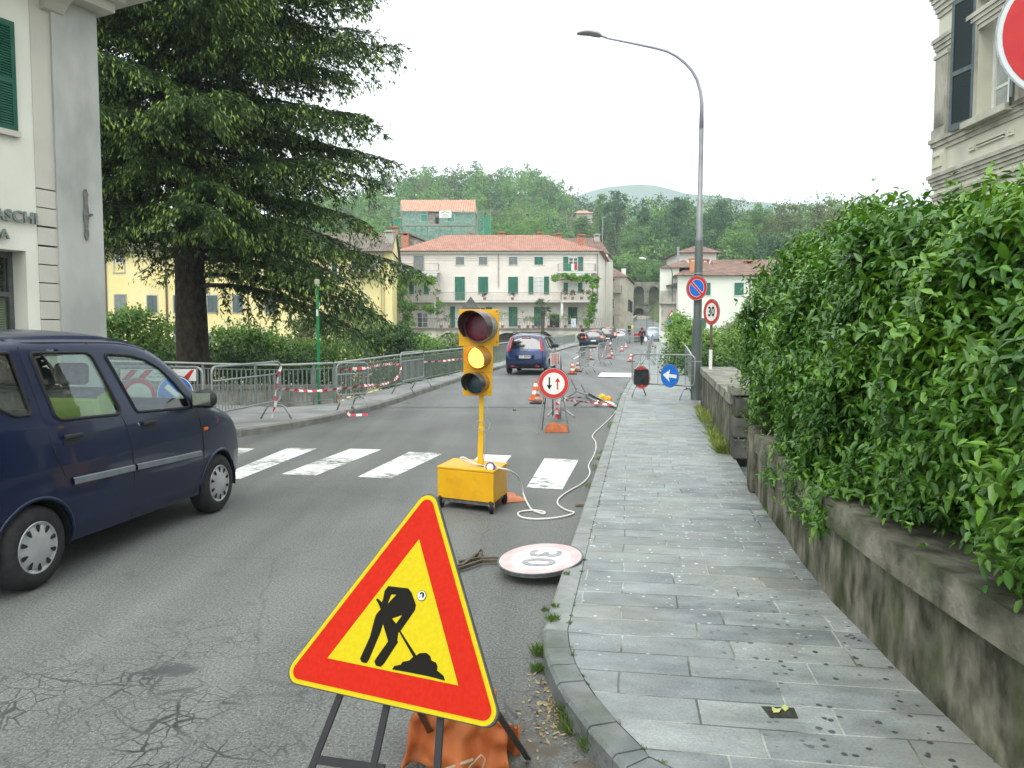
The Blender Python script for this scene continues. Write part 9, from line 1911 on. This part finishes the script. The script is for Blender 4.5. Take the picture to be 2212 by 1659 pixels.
suv = [(-2.1, .35), (-2.2, .5), (-2.2, .95), (-2.1, 1.2), (-1.98, 1.6), (-1.8, 1.74), (-1, 1.78), (.2, 1.77), (.7, 1.65), (1.1, 1.25), (1.9, 1.1), (2.2, .8), (2.2, .35)]; hws = [(.2, .85), (.5, .93), (.9, .935), (1.15, .90), (1.7, .72), (1.8, .70)]
farcar(1315, 80, 'large black off road car queueing ahead of the dark grey hatchback', paintm('black_car_paint', (.025, .022, .022)), suv, hws, (-1.35, 1.4), .37, .175, win=(1.15, 1.62), ztail=1.05, tailw=.18, tailh=.28)
farcar(1341.5, 84, 'silver car at the end of the bridge beside the black off road car', paintm('silver_paint', (.35, .37, .38), metal=.7), hb, hwb, (-1.3, 1.3), .32, .22, lit=False)
farcar(1411, 92, 'blue and white pickup facing the camera at the far end of the bridge', paintm('pale_blue_paint', (.28, .38, .58), (.5, .56, .68)), suv, hws, (-1.35, 1.4), .37, .12, lit=False, name='pickup_truck', flip=True, plate_s=False, win=(1.12, 1.62))
farcar(1437, 97, 'white car parked behind the blue and white pickup', paintm('white_car_paint', (.6, .6, .6)), hb, hwb, (-1.3, 1.3), .32, .12, lit=False, flip=True, plate_s=False)
# ladder rack on the pickup's load, yellow topped post by the queue
q = gy(1404, 95, 1.7); ld = empty('ladder_rack', q, 'grey ladder like frame standing up behind the pickup', 'frame'); mb = MB(); [mb.bar((x, 0, 0), (x, 0, 1.9), .05, .05) for x in (-.4, .4)]; [mb.bar((-.4, 0, .2 + .3 * k), (.4, 0, .2 + .3 * k), .04, .04) for k in range(6)]; mb.build('frame', galv_dark, ld)
q = gy(1366, 88); rp2 = empty('work_post', q, 'pale post with a yellow lamp on top at the far roadworks', 'post'); mb = MB(); mb.box((0, 0, .8), (.35, .2, 1.6)); [mb.box((0, -.02, .3 + .4 * k), (1.3, .15, .12)) for k in range(4)]; mb.build('post', galv, rp2); mb = MB(); mb.lathe([(.14, 1.6), (.16, 1.75), (.08, 1.95)], 10); mb.build('lamp', mat('yellow_lamp', (.75, .65, .05), rough=.4), rp2)
q = gy(1377, 90); rm = empty('red_machine', q, 'small red and grey compactor at the far roadworks', 'machine'); mb = MB(); mb.box((0, 0, .85), (.9, .8, .5)); mb.build('hood', red, rm, bevel=.1); mb = MB(); mb.box((0, 0, .35), (1.5, .9, .6)); mb.build('chassis', galv_dark, rm, bevel=.08)
# ---- walking person with a white bag
q = gy(1387, 77); wk = person(q, -.25, 'person in a black jacket walking away along the road carrying a white bag', dict(lkn=(-.08, .12, .52, .06), lan=(-.07, .10, .10, .04), lto=(-.07, .25, .05, .035), rkn=(.08, -.02, .50, .06), ran=(.07, -.30, .16, .04), rto=(.07, -.22, .05, .035), rel=(.28, .02, 1.15, .045), rwr=(.30, .06, .92, .03), rha=(.30, .07, .84, .032), lel=(-.27, -.1, 1.16, .045), lwr=(-.30, .0, .95, .03)), blackc, mat('dark_trousers', (.02, .02, .025), rough=.9))
mb = MB(); mb.tube([(-.05, -.08, 1.50), (.10, -.10, 1.48), (.16, .03, 1.47), (0, .10, 1.46), (-.14, .0, 1.47)], .05, 8); mb.build('red_scarf', mat('red_scarf_cloth', (.6, .05, .05), rough=.9), wk, smooth=True)
bgq = Vector(q) + Vector((.36, 0, .30)); wbag = empty('carrier_bag', bgq, 'white plastic carrier bag held by the walking person', 'bag'); mb = MB(); mb.lathe([(.10, 0), (.17, .06), (.18, .25), (.10, .42), (.03, .52)], 12, Matrix.Diagonal((1, .6, 1, 1))); mb.build('bag', white, wbag, smooth=True)
# ---- cyclist
q = gy(1258, 46.5); cyc = person((q[0], q[1], q[2] + .05), -.17, 'cyclist in a grey jacket with a dark rucksack riding away beside the first road barrier', dict(pel=(0, -.15, .98, .13), wai=(0, -.08, 1.12, .12), che=(0, .10, 1.32, (.17, .12)), nec=(0, .20, 1.46, .055), hea=(0, .26, 1.56, .085), top=(0, .26, 1.65, .08), lsh=(-.19, .14, 1.40, .055), rsh=(.19, .14, 1.40, .055), lel=(-.29, .32, 1.18, .042), rel=(.29, .32, 1.18, .042), lwr=(-.24, .50, 1.02, .03), rwr=(.24, .50, 1.02, .03), lha=(-.24, .55, 1.0, .032), rha=(.24, .55, 1.0, .032), lhi=(-.09, -.12, .93, .09), rhi=(.09, -.12, .93, .09), lkn=(-.12, .22, .62, .06), rkn=(.12, .16, .50, .06), lan=(-.12, .02, .30, .04), ran=(.12, -.02, .15, .04), lto=(-.12, .12, .24, .035), rto=(.12, .12, .10, .035)), mat('grey_jacket', (.12, .13, .15), (.18, .19, .21), s=9, rough=.8), navyc)
rk = empty('rucksack', (q[0] - .02, q[1] - .14, q[2] + 1.1), 'dark rucksack with a small red and green patch on the back of the cyclist', 'bag', rz=-.17); mb = MB(); mb.box((0, 0, .14), (.34, .18, .46)); mb.build('sack', blackc, rk, bevel=.07); mb = MB(); mb.box((.04, -.095, .12), (.10, .01, .13)); mb.build('red_patch', red, rk); mb = MB(); mb.box((-.05, -.095, .12), (.06, .01, .10)); mb.build('green_patch', mat('patch_green', (.05, .4, .1)), rk)
bi = empty('bicycle', q, 'dark bicycle under the cyclist', 'bicycle', rz=-.17)
for y_ in (-.50, .55):
 mb = MB(); mb.tube([(0, y_ + .32 * math.cos(2 * PI * k / 28), .33 + .32 * math.sin(2 * PI * k / 28)) for k in range(28)], .017, 6, closed=True); wo = mb.build('wheel', tyre_m, bi); mb = MB(); [mb.bar((0, y_, .33), (0, y_ + .31 * math.cos(k * PI / 6), .33 + .31 * math.sin(k * PI / 6)), .003, .003) for k in range(12)]; mb.build('spokes', galv, wo)
mb = MB(); [mb.tube(p_, .016, 6) for p_ in ([(0, -.5, .33), (0, -.05, .30), (0, -.18, .88), (0, -.5, .33)], [(0, -.05, .30), (0, .42, .82), (0, -.16, .80)], [(0, .55, .33), (0, .40, .95)])]; mb.build('frame', black_paint, bi); mb = MB(); mb.tube([(-.28, .48, 1.0), (0, .42, .98), (.28, .48, 1.0)], .013, 6); mb.build('handlebar', galv, bi); mb = MB(); mb.box((0, -.20, .92), (.15, .26, .05)); mb.build('saddle', plast, bi, bevel=.02)
# ------------------------------------------------------------------ air
hz = MB(); hz.box((0, 650, 130), (3100, 2200, 400)); hzm = bpy.data.materials.new('haze_air'); hzm.use_nodes = True; nn5 = hzm.node_tree; nn5.nodes.remove(nn5.nodes['Principled BSDF']); pv = nn5.nodes.new('ShaderNodeVolumePrincipled'); pv.inputs['Color'].default_value = (.80, .91, 1.0, 1); pv.inputs['Density'].default_value = .00048; pv.inputs['Anisotropy'].default_value = .2; nn5.links.new(pv.outputs[0], nn5.nodes['Material Output'].inputs['Volume'])
tag(hz.build('haze', hzm), kind='stuff')
